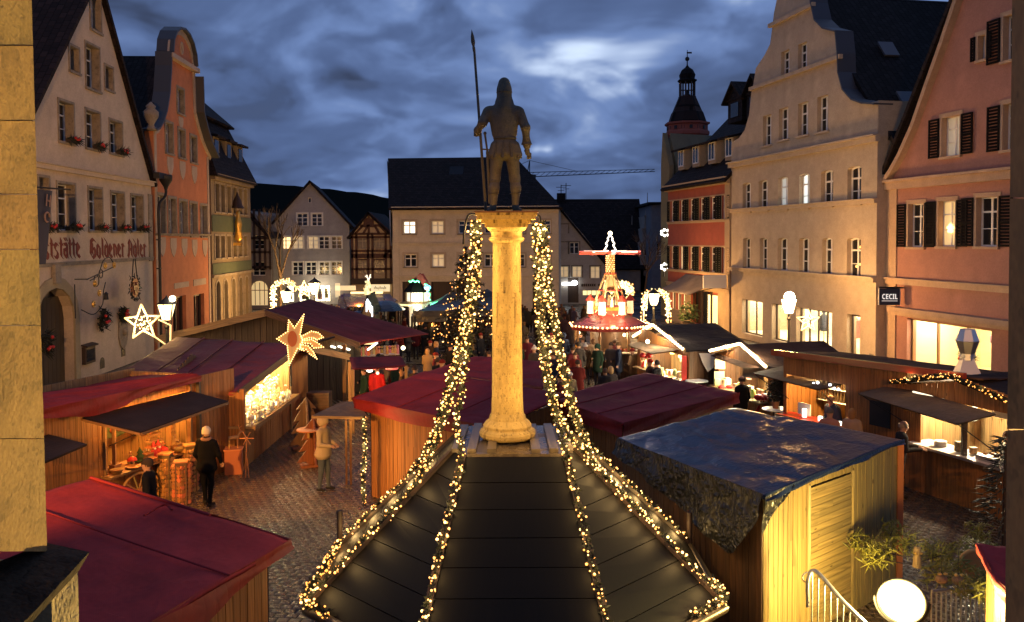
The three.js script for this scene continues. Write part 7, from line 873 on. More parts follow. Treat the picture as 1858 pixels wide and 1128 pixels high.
// ---------- street lamps, stars, arches of light ----------
const lanternMat = glow([1, .78, .40], 2.2), frameGold = glow([1, .66, .20], 1.1);
function streetLamp(label, px, py, d, size, I, o = {}) { // px, py: foot of the lantern glass
  const p = atD(px, py, d), s = size, t = thing('street_lamp', label, 'street lamp', V(p.x, 0, p.z), 0, 'old lantern street lamps'), y = p.y;
  mesh('post', [cyl(.05, .07, y, 0, y / 2, 0, 10), cyl(.12, .16, .8, 0, .4, 0, 10), ball(.09, 0, y - .25, 0, 1)], mat.iron, t); const g = lathe([[.16 * s, 0], [.30 * s, .55 * s]], 6).toNonIndexed(); g.computeVertexNormals(); mesh('lantern_glass', g, o.glass || lanternMat, t).position.y = y; const c = lathe([[.33 * s, .55 * s], [.30 * s, .60 * s], [.1 * s, .74 * s], [.04 * s, .8 * s], [0, .88 * s]], 6).toNonIndexed(); c.computeVertexNormals(); mesh('cap', c, mat.iron, t).position.y = y; mesh('lantern_frame', [...Array(6)].map((_, i) => { const a = i / 6 * 2 * PI; return rod(V(Math.sin(a) * .16 * s, y, Math.cos(a) * .16 * s), V(Math.sin(a) * .305 * s, y + .55 * s, Math.cos(a) * .305 * s), .012 * s, .012 * s, 4); }), mat.iron, t);
  lamp(t, 0, y + .3 * s, .42 * s, SODIUM, I, 8); if (I > 60) lamp(t, 0, y + .3 * s, -.42 * s, SODIUM, I * .8, 8); return { t, y };
}
{
  const a = streetLamp('street lamp with bright bare bulb beside the left star', 303, 580, 31, 1.0, 5); mesh('flood_bulb', ball(.11, .25, a.y + .75, .1, 2), glow([1, .88, .6], 9), a.t); mesh('bulb_arm', rod(V(.1, a.y - 1.2, .1), V(.25, a.y + .7, .1), .02), mat.iron, a.t); lamp(a.t, .25, a.y + .75, .1, SODIUM, 4, 6);
  streetLamp('slim street lamp before the lit shop of the grey gable house', 571, 533, 62, 1.4, 70); streetLamp('street lamp standing inside the left arch of lights', 520, 548, 60, 1.3, 60, { glass: glow([1, .86, .5], 4) });
  streetLamp('street lamp framed by the right arch of lights near the awning', 1186, 553, 56, 1.3, 70, {}); const b = streetLamp('glaring twin street lamp before the clothes shop', 1431, 568, 40, 1.15, 48, { glass: glow([1, .84, .46], 6) }); mesh('flood_bulb', ball(.24, -.02, b.y + .75, .15, 3), glow([1, .9, .62], 22), b.t); lamp(b.t, -.6, b.y + .9, .4, SODIUM, 48, 14);
}
function starPts(r, r2, n = 5, rot = 0) { const p = []; for (let i = 0; i < n * 2; i++) { const a = rot + PI / 2 + i * PI / n, q = i % 2 ? r2 : r; p.push(V(Math.cos(a) * q, Math.sin(a) * q, 0)); } return p; }
function lightStar(label, px, py, d, R, rot, o = {}) {
  const p = atD(px, py, d), t = thing('light_star', label, 'light star', p, o.ry || 0), pts = starPts(R, R * .45, 5, rot), g = []; pts.forEach((q, i) => g.push(rod(q, pts[(i + 1) % 10], R * .055, R * .055, 6), ball(R * .055, q.x, q.y, 0, 1))); mesh('tube_light', g, glow([1, .62, .16], o.k || 1.6), t);
  for (let i = 0; i < 34; i++) { const a = rnd() * 6.28, q = R * .62 * Math.sqrt(rnd()); const b = mesh('light_bulb', ball(R * .045, 0, 0, 0, 1), rnd() < .5 ? mat.bulbHot : mat.bulb, t); b.position.set(Math.cos(a) * q * .8, Math.sin(a) * q * .8, rr(-.02, .04)); }
  mesh('fir_needles', [...Array(90)].map(() => { const a = rnd() * 6.28, q = R * .55 * Math.sqrt(rnd()), l = V(Math.cos(a) * q, Math.sin(a) * q, -.02); return rod(l, l.clone().add(V(rr(-1, 1), rr(-1, 1), rr(-.2, .2)).multiplyScalar(R * .18)), R * .02, .003, 3); }), mat.needle, t).userData.kind = 'stuff'; mesh('backing_frame', rod(pts[3].clone().multiplyScalar(.5), pts[8], R * .02), mat.iron, t); lamp(t, 0, 0, .25, WARM, o.I || 8, 6); return t;
}
{
  const a = lightStar('five-pointed light star on a bracket left of the bright street lamp', 259, 585, 30.4, .62, .06, { k: 1.7 }); mesh('bracket', [rod(V(.55, .1, 0), V(.95, -.12, -.1), .025), rod(V(.35, -.45, 0), V(.8, -.82, -.1), .025), rod(V(.93, -.1, -.1), V(.9, -.9, -.1), .03)], frameGold, a);
  lightStar('yellow light star hanging before the clothes shop windows', 1466, 582, 38, .50, .0, { k: 1.5, I: 5 }); lightStar('small yellow light star before the grey gable house shop', 552, 525, 61, .62, 0, { k: 1.8 });
  // comet with curved tail
  const d = 24.2, p = atD(541, 622, d), s = d / F, t = thing('comet_star', 'pale board comet with curved tail edged by small bulbs on the ornament stall', 'comet star', p, .25), pl = [[-37, 9], [-18, 22], [-16, 42], [-6, 28], [11, 52], [4, 16], [8, 6], [4, -8], [10, -14], [-1, -10], [-16, -40], [-19, -4]];
  mesh('star_board', poly(pl.map(([x, y]) => [x * s, y * s]), .03, 0, [], .004), M([.46, .33, .18], { roughness: .6 }), t); const tails = [[[6, 12], [24, 21], [36, 18], [45, 9], [34, 5], [28, 8], [20, 9], [8, 6]], [[8, 4], [24, 6], [34, 0], [45, -9], [28, -10], [22, -2], [8, 0]], [[4, -2], [18, -6], [26, -16], [33, -30], [20, -20], [14, -12], [4, -9]]]; tails.forEach((q) => mesh('tail_board', poly(q.map(([x, y]) => [x * s, y * s]), .03, -.004), M([.46, .33, .18], { roughness: .6 }), t));
  const rim = (q) => { for (let i = 0; i < q.length; i++) { const a = q[i], b = q[(i + 1) % q.length], n = Math.max(1, Math.round(Math.hypot(b[0] - a[0], b[1] - a[1]) / 4.2)); for (let k = 0; k < n; k++) { const m = mesh('light_bulb', rim.g || (rim.g = ball(.017, 0, 0, 0, 1)), mat.bulbHot, t); m.position.set(lerp(a[0], b[0], k / n) * s, lerp(a[1], b[1], k / n) * s, .025); } } }; rim(pl); tails.forEach(rim); mesh('painted_rosette', cyl(.17, .17, .012, 0, 0, 0, 18).rotateX(PI / 2).scale(.75, 1.3, 1).translate(-10 * s, 8 * s, .008), M([.34, .10, .04]), t); mesh('mount', [rod(V(-.2, -.55, -.02), V(-.2, -1.2, -.1), .025), rod(V(.5, 0, -.05), V(1.0, .1, -.3), .03)], mat.iron, t); lamp(t, 0, 0, .7, SHOP, .25, 6);
}
function lightArch(label, px, py, d, R, leg, I, full) { // round arch wreathed with small lights and flowers of light
  const p = atD(px, py, d), t = thing('light_arch', label, 'light arch', V(p.x, 0, p.z)), y = p.y, pts = []; for (let i = 0; i <= 18; i++) { const a = PI * (1 - i / 18) * (full ? 1 : 1); pts.push(V(Math.cos(a) * R, y + Math.sin(a) * R * .8, 0)); } pts.unshift(V(-R, leg, 0)); if (full) pts.push(V(R, leg, 0)); mesh('arch_tube_light', tube(pts, .035, 60, 6), glow([1, .70, .24], 1.5), t); mesh('arch_frame', tube(pts.map((q) => q.clone().add(V(0, 0, -.12))), .03, 40, 5), mat.iron, t);
  const c = new THREE.CatmullRomCurve3(pts), n = 70; for (let i = 0; i < n; i++) { const q = c.getPointAt((i + .5) / n), m = mesh('light_bulb', lightArch.g || (lightArch.g = ball(.045, 0, 0, 0, 1)), rnd() < .2 ? mat.bulbHot : mat.bulb, t); m.position.set(q.x + rr(-.22, .22), q.y + rr(-.22, .22), rr(-.1, .15)); } for (let i = 0; i < 9; i++) { const q = c.getPointAt(.2 + .78 * i / 9); const st = starPts(.22, .1, 5, i); mesh('flower_light', st.map((a, k) => rod(a, st[(k + 1) % 10], .02, .02, 4)), glow([1, .76, .32], 1.8), t).position.set(q.x, q.y, .1); } mesh('fir_needles', [...Array(200)].map(() => { const q = c.getPointAt(rnd()); return rod(q, q.clone().add(V(rr(-1, 1), rr(-1, 1), rr(-1, 1)).multiplyScalar(.24)), .02, .004, 3); }), mat.needle, t).userData.kind = 'stuff'; lamp(t, 0, y, .8, WARM, I, 10); lamp(t, -R, y - .5, .5, WARM, I * .6, 10);
}
lightArch('tall arch of lights and flower stars before the grey gable house', 517, 527, 60.5, .78, .3, 22, false); lightArch('arch of lights with flower stars around a lamp near the awning', 1190, 545, 56.5, .78, .5, 12, true); lightArch('small arch of lights on the right of the pyramid', 1127, 527, 45, .42, 3.0, 8, true);
// ---------- giant Christmas pyramid over its stall ----------
{
  const d = 39, c = atD(1107, 432, d), s = d / F, Y = (y) => EYE + (432 - y) * s, t = thing('christmas_pyramid', 'giant red Christmas pyramid with lit column, flat rotor and glowing tree on top', 'christmas pyramid', V(c.x, 0, -d)), X = (x) => (x - 1107) * s, red = M([.34, .03, .015], { roughness: .5 });
  const oc = (n, pts, m, seg = 8) => { const g = lathe(pts, seg).toNonIndexed(); g.computeVertexNormals(); return mesh(n, g, m, t); };
  oc('drum', [[24 * s, Y(604)], [30 * s, Y(584)], [31 * s, Y(560)], [28 * s, Y(556)], [0, Y(556)]], red); oc('drum_rail', [[32 * s, Y(562)], [33 * s, Y(558)], [31 * s, Y(556)]], mat.gold);
  for (let i = 0; i < 46; i++) { const a = rnd() * 6.28, y = rr(562, 578); const m = mesh('light_bulb', ball(.028, 0, 0, 0, 1), rnd() < .5 ? mat.bulb : glow([1, .2, .08], 2.2), t); m.position.set(Math.sin(a) * 31 * s, Y(y), Math.cos(a) * 31 * s); }
  const tier = [[31, 556], [20, 528], [9, 498], [6, 462]]; for (let i = 0; i < 6; i++) { const a = (i + .5) / 6 * 2 * PI, P = (q) => V(Math.sin(a) * q[0] * s, Y(q[1]), Math.cos(a) * q[0] * s); mesh('arch_strut', [rod(P(tier[0]), P(tier[1]), .04), rod(P(tier[1]), P(tier[2]), .04)], M([.5, .3, .12]), t); for (let k = 0; k < 16; k++) { const q = k / 16, a0 = q < .5 ? P(tier[0]).lerp(P(tier[1]), q * 2) : P(tier[1]).lerp(P(tier[2]), q * 2 - 1); const m = mesh('light_bulb', rnd() < .5 ? lightArch.g : rim2(), mat.bulbHot, t); m.position.copy(a0); m.scale.setScalar(.75); } const cn = mesh('corner_post', cyl(.1, .1, 1.0, 0, 0, 0, 8), red, t); const q = P([36, 562]); cn.position.copy(q); const cap = mesh('corner_lamp', cyl(.14, .16, .55, 0, 0, 0, 8), glow([1, .66, .26], .8), t); cap.position.copy(q).add(V(0, .1, 0)); const roof = mesh('corner_roof', new THREE.ConeGeometry(.24, .3, 8), red, t); roof.position.copy(q).add(V(0, .55, 0)); }
  function rim2() { return lightArch.g; }
  oc('platform', [[22 * s, Y(528)], [22 * s, Y(526)], [0, Y(526)]], red); oc('platform', [[11 * s, Y(498)], [11 * s, Y(496)], [0, Y(496)]], red); for (let i = 0; i < 8; i++) { const a = i / 8 * 6.28, R = i % 2 ? 14 : 24, y = i % 2 ? 526 : 556; mesh('carved_figure', [lathe([[.1, 0], [.07, .25], [.05, .34], [0, .36]], 8), ball(.06, 0, .4, 0, 1)], M([.55, .4, .22]), t).position.set(Math.sin(a) * R * s, Y(y), Math.cos(a) * R * s); }
  oc('column', [[8 * s, Y(530)], [7 * s, Y(500)], [6 * s, Y(463)], [0, Y(462)]], M([.45, .28, .12])); for (let r = 0; r < 10; r++) for (let k = 0; k < 8; k++) { const a = k / 8 * 6.28 + r * .3, m = mesh('light_bulb', lightArch.g, mat.bulb, t); m.scale.setScalar(.6); m.position.set(Math.sin(a) * 7.4 * s, Y(500 - r * 3.9), Math.cos(a) * 7.4 * s); }
  for (let i = 0; i < 8; i++) { const a = i / 8 * 2 * PI + .12, g = slab([V(-.09, -.05, .25), V(.09, .05, .25), V(.17, .07, 1.38), V(-.17, -.07, 1.38)], .02).rotateY(a).translate(0, Y(459), 0); const b = mesh('rotor_blade', g, M([.5, .08, .05]), t); mesh('blade_light', [rod(V(0, .05, .3), V(0, .05, 1.38), .03)].map((q) => q.rotateY(a).translate(0, Y(459), 0)), i % 2 ? glow([1, .78, .52], 2.2) : glow([1, .12, .08], 1.6), b); } mesh('rotor_hub', cyl(.12, .12, .14, 0, Y(459), 0, 12), red, t);
  const tr = [[0, 33], [5, 25], [3, 24], [8, 16], [5, 14], [11, 4], [3, 3], [3, -2]].map(([x, y]) => V(x * s, Y(459) + y * s, 0)); mesh('tree_light', [...tr.slice(1).map((p, i) => rod(tr[i], p, .03)), ...tr.slice(1).map((p, i) => rod(tr[i].clone().setX(-tr[i].x), p.clone().setX(-p.x), .03))], glow([1, .88, .74], 2.4), t); mesh('tree_top_light', ball(.1, 0, tr[0].y + .05, 0, 1), mat.hot, t);
  lamp(t, 0, Y(545), 1.6, SHOP, 22, 10); lamp(t, -1.1, Y(540), .8, SHOP, 12, 10); lamp(t, 0, Y(452), .7, new THREE.Color(1, .7, .5), 5, 6); lamp(t, 0, Y(572), 1.4, new THREE.Color(1, .25, .1), 5, 6);
  const u = thing('pyramid_stall', 'round red roofed drinks stall beneath the Christmas pyramid', 'market stall', V(c.x, 0, -d), 0, 'wooden market stalls'); const og = (n, pts, m) => { const g = lathe(pts, 8).toNonIndexed().rotateY(PI / 8); g.computeVertexNormals(); return mesh(n, g, m, u); };
  og('roof', [[2.0, 2.5], [.72, 2.62]].length ? [[1.85, 2.15], [.7, 2.66]] : 0, tarp([.17, .03, .025], { roughness: .5 })); og('eave', [[1.86, 2.15], [1.86, 2.0], [1.8, 2.0]], mat.redValance); og('counter', [[1.5, 0], [1.5, 1.08], [1.7, 1.1], [1.7, 1.14], [1.2, 1.14]], mat.brown[1]); for (let i = 0; i < 8; i++) { const a = (i + .5) / 8 * 6.283; mesh('post', cyl(.06, .06, 2.1, Math.sin(a) * 1.6, 1.05, Math.cos(a) * 1.6, 8), mat.beam, u); for (let k = 0; k < 7; k++) { const q = V(Math.sin(a), 0, Math.cos(a)).multiplyScalar(1.88).lerp(V(Math.sin(a + .785), 0, Math.cos(a + .785)).multiplyScalar(1.88), k / 7); mesh('light_bulb', lightArch.g, mat.bulbHot, u).position.set(q.x, 2.17, q.z); } }
  mesh('core', cyl(.9, .9, 2.2, 0, 1.1, 0, 8), mat.brown[2], u); for (let i = 0; i < 4; i++) { const a = i * 1.57 + .3; lamp(u, Math.sin(a) * 1.5, 1.85, Math.cos(a) * 1.5, SHOP, 6, 6); mesh('lamp_bulb', ball(.07, Math.sin(a) * 1.5, 1.85, Math.cos(a) * 1.5, 1), mat.hot, u); } for (let i = 0; i < 22; i++) { const a = rnd() * 6.28; mesh('mug', cyl(.05, .04, .12, Math.sin(a) * 1.5, 1.2, Math.cos(a) * 1.5, 8), M([rr(.2, .6), rr(.05, .3), .04]), u); }
  const brd = C3(1125, 690, 0), sb = thing('serving_counter', 'plank serving counter with a diagonal brace before the pyramid stall', 'counter', brd); boards(sb, brd.clone().add(V(-.65, 0, 0)), brd.clone().add(V(.75, 0, -.1)), 1.1, 1.1, mat.brown, { w: .16 }); mesh('brace', beam(V(-.6, 1.0, .05), V(.7, .1, 0), .03, .09), mat.beam, sb); mesh('top', box(1.6, .05, .5, .05, 1.13, -.1), mat.pale[1], sb);
}
// ---------- far booths, tents and umbrellas ----------
{
  const d = 50, s = d / F, c = atD(758, 432, d), Y = (y) => EYE + (432 - y) * s, t = thing('glowing_booth', 'pavilion booth with glowing panelled drum, dark roof and green neon curls', 'booth', V(c.x, 0, -d)), og = (n, pts, m, seg = 8) => { const g = lathe(pts, seg).toNonIndexed().rotateY(PI / 8); g.computeVertexNormals(); return mesh(n, g, m, t); };
  og('roof', [[28 * s, Y(528)], [8 * s, Y(504)], [4 * s, Y(502)], [0, Y(501)]], mat.slate); const panel = glow([1, .72, .3], .42, { roughness: .8 }); for (let i = 0; i < 12; i++) { const a = (i + .5) / 12 * 6.283, g = box(10.6 * s, 16 * s, .03).translate(0, Y(537), 21 * s).rotateY(a); mesh('lit_panel', g, i % 3 === 1 ? glow([1, .9, .66], .8) : panel, t); mesh('rib', box(.05, 17 * s, .06).translate(0, Y(537), 21.8 * s).rotateY(a + .262), mat.darkBeam, t); }
  og('canopy', [[38 * s, Y(549)], [20 * s, Y(544)]], mat.tanTarp); og('canopy_light', [[38.5 * s, Y(549)], [38.5 * s, Y(552)]], glow([1, .74, .3], 1.6)); for (let i = 0; i < 8; i++) { const a = (i + .5) / 8 * 6.283; mesh('post', cyl(.06, .06, Y(549), Math.sin(a) * 36 * s, Y(549) / 2, Math.cos(a) * 36 * s, 6), mat.darkBeam, t); } mesh('counter', cyl(32 * s, 32 * s, 1.05, 0, .52, 0, 8), mat.brown[0], t); mesh('lit_core', cyl(16 * s, 16 * s, 2.3, 0, 1.2, 0, 10), glow([1, .76, .42], .8), t); lamp(t, 0, 2.3, 1.1, SHOP, 16, 8); lamp(t, 0, Y(537), 1.2, SHOP, 4, 8);
  mesh('chimney', [beam(V(3 * s, Y(505), .5), V(9 * s, Y(497), .5), .5, .32), beam(V(7 * s, Y(498), .5), V(22 * s, Y(522), .9), .18, .32)], M([.28, .035, .04]), t); const gl = glow([.05, 1, .32], 2.6), nl = (pts) => mesh('neon_light', tube(pts.map(([x, y]) => V((x - 758) * s, Y(y), .95)), .045, 40, 5), gl, t); nl([[745, 507], [748, 509], [752, 506], [756, 509], [760, 507], [764, 510]]); nl([[772, 513], [778, 515], [775, 519], [781, 523], [777, 527], [782, 531], [780, 538], [783, 542]]); mesh('neon_blue_light', ball(.2, 20 * s, Y(519), 1, 1, .7), glow([.1, .7, 1], 2), t); lamp(t, 20 * s, Y(520), 1.5, new THREE.Color(.1, 1, .4), 3, 4);
}
function tent(label, px, py, d, w, col, peak = .9, eave = 2.3) { const p = atD(px, py, d), t = thing('market_tent', label, 'tent', V(p.x, 0, p.z), .1), e = eave, m = tarp(col, { roughness: .7 }); const h = w / 2; const g = new THREE.ConeGeometry(h * 1.41, peak, 4, 6).rotateY(PI / 4).toNonIndexed(); { const q = g.attributes.position; for (let i = 0; i < q.count; i++) { const y = (q.getY(i) / peak + .5); const k = 1 - .32 * Math.sin(y * PI); q.setXYZ(i, q.getX(i) * k, q.getY(i), q.getZ(i) * k); } g.computeVertexNormals(); } mesh('roof', g.translate(0, e + peak / 2, 0), m, t); mesh('valance', [box(w, .3, .02, 0, e - .12, h), box(w, .3, .02, 0, e - .12, -h), box(.02, .3, w, h, e - .12, 0), box(.02, .3, w, -h, e - .12, 0)], m, t); for (const [x, z] of [[-1, -1], [1, -1], [-1, 1], [1, 1]]) mesh('leg', rod(V(x * h * .97, 0, z * h * .97), V(x * h * .97, e, z * h * .97), .05), mat.iron, t); mesh('strip_lamp', box(.7, .05, .06, 0, e - .25, h - .1), glow([1, .85, .66], 2.4), t); lamp(t, 0, e - .4, h - .5, WARM, 2.2, 5); return t; }
tent('dark pavilion tent behind the left garland', 822, 520, 47, 4.2, [.045, .045, .055]); tent('dark pavilion tent seen between garland and column', 884, 521, 49, 3.4, [.04, .04, .05]); tent('small grey tent peak beside the glowing booth', 778, 545, 46, 1.8, [.09, .09, .11], .6, 2.0);
function umbrella(label, px, py, d, r, col) { const p = atD(px, py, d), t = thing('parasol', label, 'parasol', V(p.x, 0, p.z)), y = p.y; const g = lathe([[r, -.5], [r * .7, -.2], [r * .35, -.04], [0, 0]], 10).toNonIndexed(); g.computeVertexNormals(); mesh('canopy', g.translate(0, y, 0), tarp(col, { roughness: .6 }), t); mesh('pole', rod(V(0, 0, 0), V(0, y + .1, 0), .04), mat.iron, t); for (let i = 0; i < 10; i++) { const a = i * .628; mesh('rib', rod(V(0, y - .03, 0), V(Math.sin(a) * r, y - .53, Math.cos(a) * r), .012), mat.iron, t); } }
umbrella('blue parasol over the crowd between reindeer figure and booth', 697, 545, 47, 1.15, [.06, .10, .19]); umbrella('small blue parasol low in front of the shop lights', 652, 563, 45, .7, [.07, .11, .2]);
{ // lit canopies before the narrow timbered house
  const d = 56, s = d / F, t = thing('market_canopy', 'low striped canopy with glowing edge before the half timbered house', 'canopy', atD(660, 540, d).setY(0)), P = (x, y, z = 0) => atD(x, y, d + z).sub(t.position); mesh('roof', [slab([P(622, 532), P(708, 533), P(722, 556, -2), P(630, 556, -2)], .05)], tarp([.22, .12, .09]), t); mesh('edge_light', box(58 * s, .12, .1, P(666, 532).x, P(666, 532).y + .05, .1), glow([1, .74, .30], 1.8), t); mesh('side_roof', slab([P(615, 534), P(668, 533), P(628, 560, -2), P(612, 560, -2)], .05), tarp([.26, .05, .04]), t); mesh('bright_roof', slab([P(680, 548), P(716, 541), P(722, 545, -1), P(690, 556, -1)], .05), tarp([.5, .3, .1]), t); for (const x of [615, 640, 690, 720]) { const q = P(x, 556, -2); mesh('post', rod(V(q.x, 0, q.z), V(q.x, q.y, q.z), .05), mat.beam, t); } lamp(t, 0, 2.0, 1.8, AMBER, 9, 6); lamp(t, 1.2, 2.0, 1.6, AMBER, 8, 6); mesh('sign_board', [box(1.3, .3, .06, P(628, 522).x, P(628, 522).y, .2), box(.3, .9, .06, P(614, 526).x, P(614, 526).y, .2)], glow([1, .8, .4], .5), t);
}
{ // reindeer figure on a stepped cone
  const d = 44, s = d / F, c = atD(667, 432, d), Y = (y) => EYE + (432 - y) * s, t = thing('reindeer_sculpture', 'tall lit reindeer sculpture with antlers on a dark and white gable peak', 'sculpture', V(c.x, 0, -d)); mesh('gable_roof', [slab([V(-12 * s, Y(566), .3), V(0, Y(532), .3), V(0, Y(532), -2), V(-12 * s, Y(566), -2)], .08), slab([V(0, Y(532), .3), V(13 * s, Y(566), .3), V(13 * s, Y(566), -2), V(0, Y(532), -2)], .08)], mat.darkTarp, t); mesh('gable_front', poly([[-10 * s, Y(572)], [12 * s, Y(572)], [12 * s, Y(562)], [0, Y(536)], [-10 * s, Y(562)]], .06, .25), mat.beam, t); for (let i = 0; i < 7; i++) { const x = -1 + i * 1.7; mesh('icicle_light', box(.06, rr(.25, .55), .03, x * s, Y(538 + Math.abs(x - 2) * 2.2) - .25, .36), glow([.8, .9, 1], 2.2), t); } mesh('wall', box(20 * s, Y(572), 1.8, 1 * s, Y(572) / 2, -.9), mat.brown[0], t);
  const gold = glow([1, .72, .25], .7), R = (a, b, r) => rod(V(a[0] * s, Y(a[1]), .2), V(b[0] * s, Y(b[1]), .2), r); mesh('deer_body', [R([0, 533], [-2, 520], .14), R([-2, 520], [3, 514], .12), R([3, 514], [5, 521], .08)], gold, t); mesh('deer_head', [R([3, 515], [1, 508], .09), R([1, 509], [-4, 510], .06)], gold, t); mesh('antlers', [R([2, 508], [-1, 497], .03), R([2, 508], [6, 496], .03), R([0, 502], [-4, 499], .02), R([4, 502], [7, 501], .02)], glow([1, .85, .6], 1.2), t); lamp(t, .4, Y(530), 1.2, SHOP, 2.5, 4);
}
// ---------- trees ----------
{ // tall lit fir behind the left garlands
  const d = 42, s = d / F, c = atD(845, 432, d), Y = (y) => EYE + (432 - y) * s, top = Y(440), t = thing('lit_christmas_tree', 'tall dark Christmas tree with warm lights behind the left garlands', 'christmas tree', V(c.x, 0, -d)), Rm = 1.75; mesh('trunk', cyl(.04, .16, top - .3, 0, (top - .3) / 2, 0, 8), mat.darkBeam, t); const pos = [], br = []; for (let i = 0; i < 150; i++) { const k = Math.pow(rnd(), .8), y = lerp(top - .15, 1.0, k), R = Rm * Math.pow(k, .9) * rr(.75, 1.15) + .1, a = rnd() * 6.283, o = V(0, y, 0), e = V(Math.sin(a) * R, y - R * .25 + rr(-.05, .1), Math.cos(a) * R); br.push(rod(o, e, .02, .006, 4)); for (let j = 0; j < 46; j++) { const q = o.clone().lerp(e, rr(.15, 1)), v = V(rr(-1, 1), rr(-.5, .6), rr(-1, 1)).normalize().multiplyScalar(rr(.1, .24)).add(e.clone().sub(o).setY(0).normalize().multiplyScalar(.08)), w = V(-v.z, 0, v.x).normalize().multiplyScalar(.03); pos.push(q.x - w.x, q.y, q.z - w.z, q.x + w.x, q.y, q.z + w.z, q.x + v.x, q.y + v.y, q.z + v.z); } } mesh('branch', br, mat.darkBeam, t); const g = new THREE.BufferGeometry(); g.setAttribute('position', new THREE.Float32BufferAttribute(pos, 3)); g.computeVertexNormals(); mesh('crown', g, mat.needle, t); for (let i = 0; i < 210; i++) { const k = Math.pow(rnd(), .6), R = Rm * k * rr(.7, 1.1), a = rnd() * 6.283, m = mesh('light_bulb', lightArch.g, rnd() < .3 ? mat.bulbHot : mat.bulb, t); m.scale.setScalar(.62); m.position.set(Math.sin(a) * R, lerp(top, 1.0, k), Math.cos(a) * R); } lamp(t, 0, 3.2, 1.6, WARM, 6, 6);
}
{ // bare tree lit from below
  const d = 62, c = atD(506, 432, d), t = thing('bare_tree', 'bare branching tree lit from below before the grey gable house', 'tree', V(c.x, 0, -d)), g = [], tr = []; const grow = (p, dir, L, r, n) => { const e = p.clone().addScaledVector(dir, L); (n > 3 ? tr : g).push(rod(p, e, r, r * .68, n > 2 ? 7 : 4)); if (!n) return; const k = n > 3 ? 3 : n > 1 ? 3 : 2; for (let i = 0; i < k; i++) { const a = rnd() * 6.283, q = dir.clone().multiplyScalar(1.15).add(V(Math.sin(a), rr(-.1, .5), Math.cos(a)).multiplyScalar(rr(.25, .5))).normalize(); grow(e, q, L * rr(.5, .72), r * .62, n - 1); } }; grow(V(0, 0, 0), V(.02, 1, 0), 3.3, .13, 5); mesh('trunk', tr, M([.06, .042, .028], { roughness: .9 }), t); mesh('crown', g, M([.045, .032, .022], { roughness: .9 }), t); 
}
{ const d = 64, c = atD(1170, 432, d), t = thing('small_bare_tree', 'small bare tree in the side street beyond the pyramid', 'tree', V(c.x, 0, -d)), g = [], tr = []; const grow = (p, dir, L, r, n) => { const e = p.clone().addScaledVector(dir, L); (n > 3 ? tr : g).push(rod(p, e, r, r * .68, 4)); if (!n) return; for (let i = 0; i < 3; i++) { const a = rnd() * 6.283, q = dir.clone().add(V(Math.sin(a), rr(0, .5), Math.cos(a)).multiplyScalar(.6)).normalize(); grow(e, q, L * rr(.62, .82), r * .6, n - 1); } }; grow(V(0, 0, 0), V(0, 1, 0), 2.2, .1, 4); mesh('trunk', tr, mat.darkBeam, t); mesh('crown', g, mat.darkBeam, t); }
// ---------- tables and single things ----------
function barTable(label, px, py, h, r) { const p = C3(px, py, h), t = thing('bar_table', label, 'bar table', p.clone().setY(0), 0, 'white round standing tables'); mesh('table_top', lathe([[0, h - .03], [r - .02, h - .03], [r, h - .015], [r - .01, h], [0, h]], 28), mat.white, t); mesh('stem', cyl(.04, .04, h, 0, h / 2, 0, 10), mat.steel, t); mesh('foot', cyl(.28, .3, .04, 0, .02, 0, 20), mat.steel, t); return { t, p }; }
barTable('white standing table beside the dark stall wall and the gabled stall', 1264, 690, 1.1, .40); { const { p } = barTable('white standing table with a dark round bush behind the blue tarpaulin', 1408, 741, 1.1, .40); const b = thing('round_bush', 'dark round bush decoration in a pot on the standing table', 'bush', p.clone().add(V(.0, 0, -.05))); mesh('pot', lathe([[.08, 0], [.12, .2], [.1, .2]], 12), M([.3, .12, .05]), b); mesh('leaves', [...Array(320)].map(() => { const v = V(rr(-1, 1), rr(-1, 1), rr(-1, 1)).normalize().multiplyScalar(rr(.16, .34)); return box(.07, .045, .006, 0, 0, 0, rnd() * 6, rnd() * 6).translate(v.x, .5 + v.y, v.z); }), mat.needle, b); const c = thing('candle_glass', 'small lit candle glass on the white standing table', 'candle', p.clone().add(V(.1, .0, .18))); mesh('glass_light', cyl(.04, .035, .09, 0, .045), glow([1, .75, .4], 2.5), c); mesh('wick', cyl(.003, .003, .03, 0, .1), mat.iron, c); }
for (const [x, y, d, lb] of [[1383, 722, 26.5, 'red bow fixed beside the counter of the second gabled stall'], [1316, 705, 29, 'red bow at the corner of the second gabled stall'], [1172, 646, 32, 'red bow under the flap of the gabled stall']]) { const t = thing('red_bow', lb, 'bow', atD(x, y, d)); for (const s of [-1, 1]) { mesh('loop', ball(.13, s * .12, .03, 0, 2, .75), mat.red, t); mesh('ribbon', poly([[0, 0], [s * .1, -.42], [s * .2, -.38]], .02), mat.red, t); } mesh('knot', ball(.06, 0, 0, .06, 1), mat.red, t); }
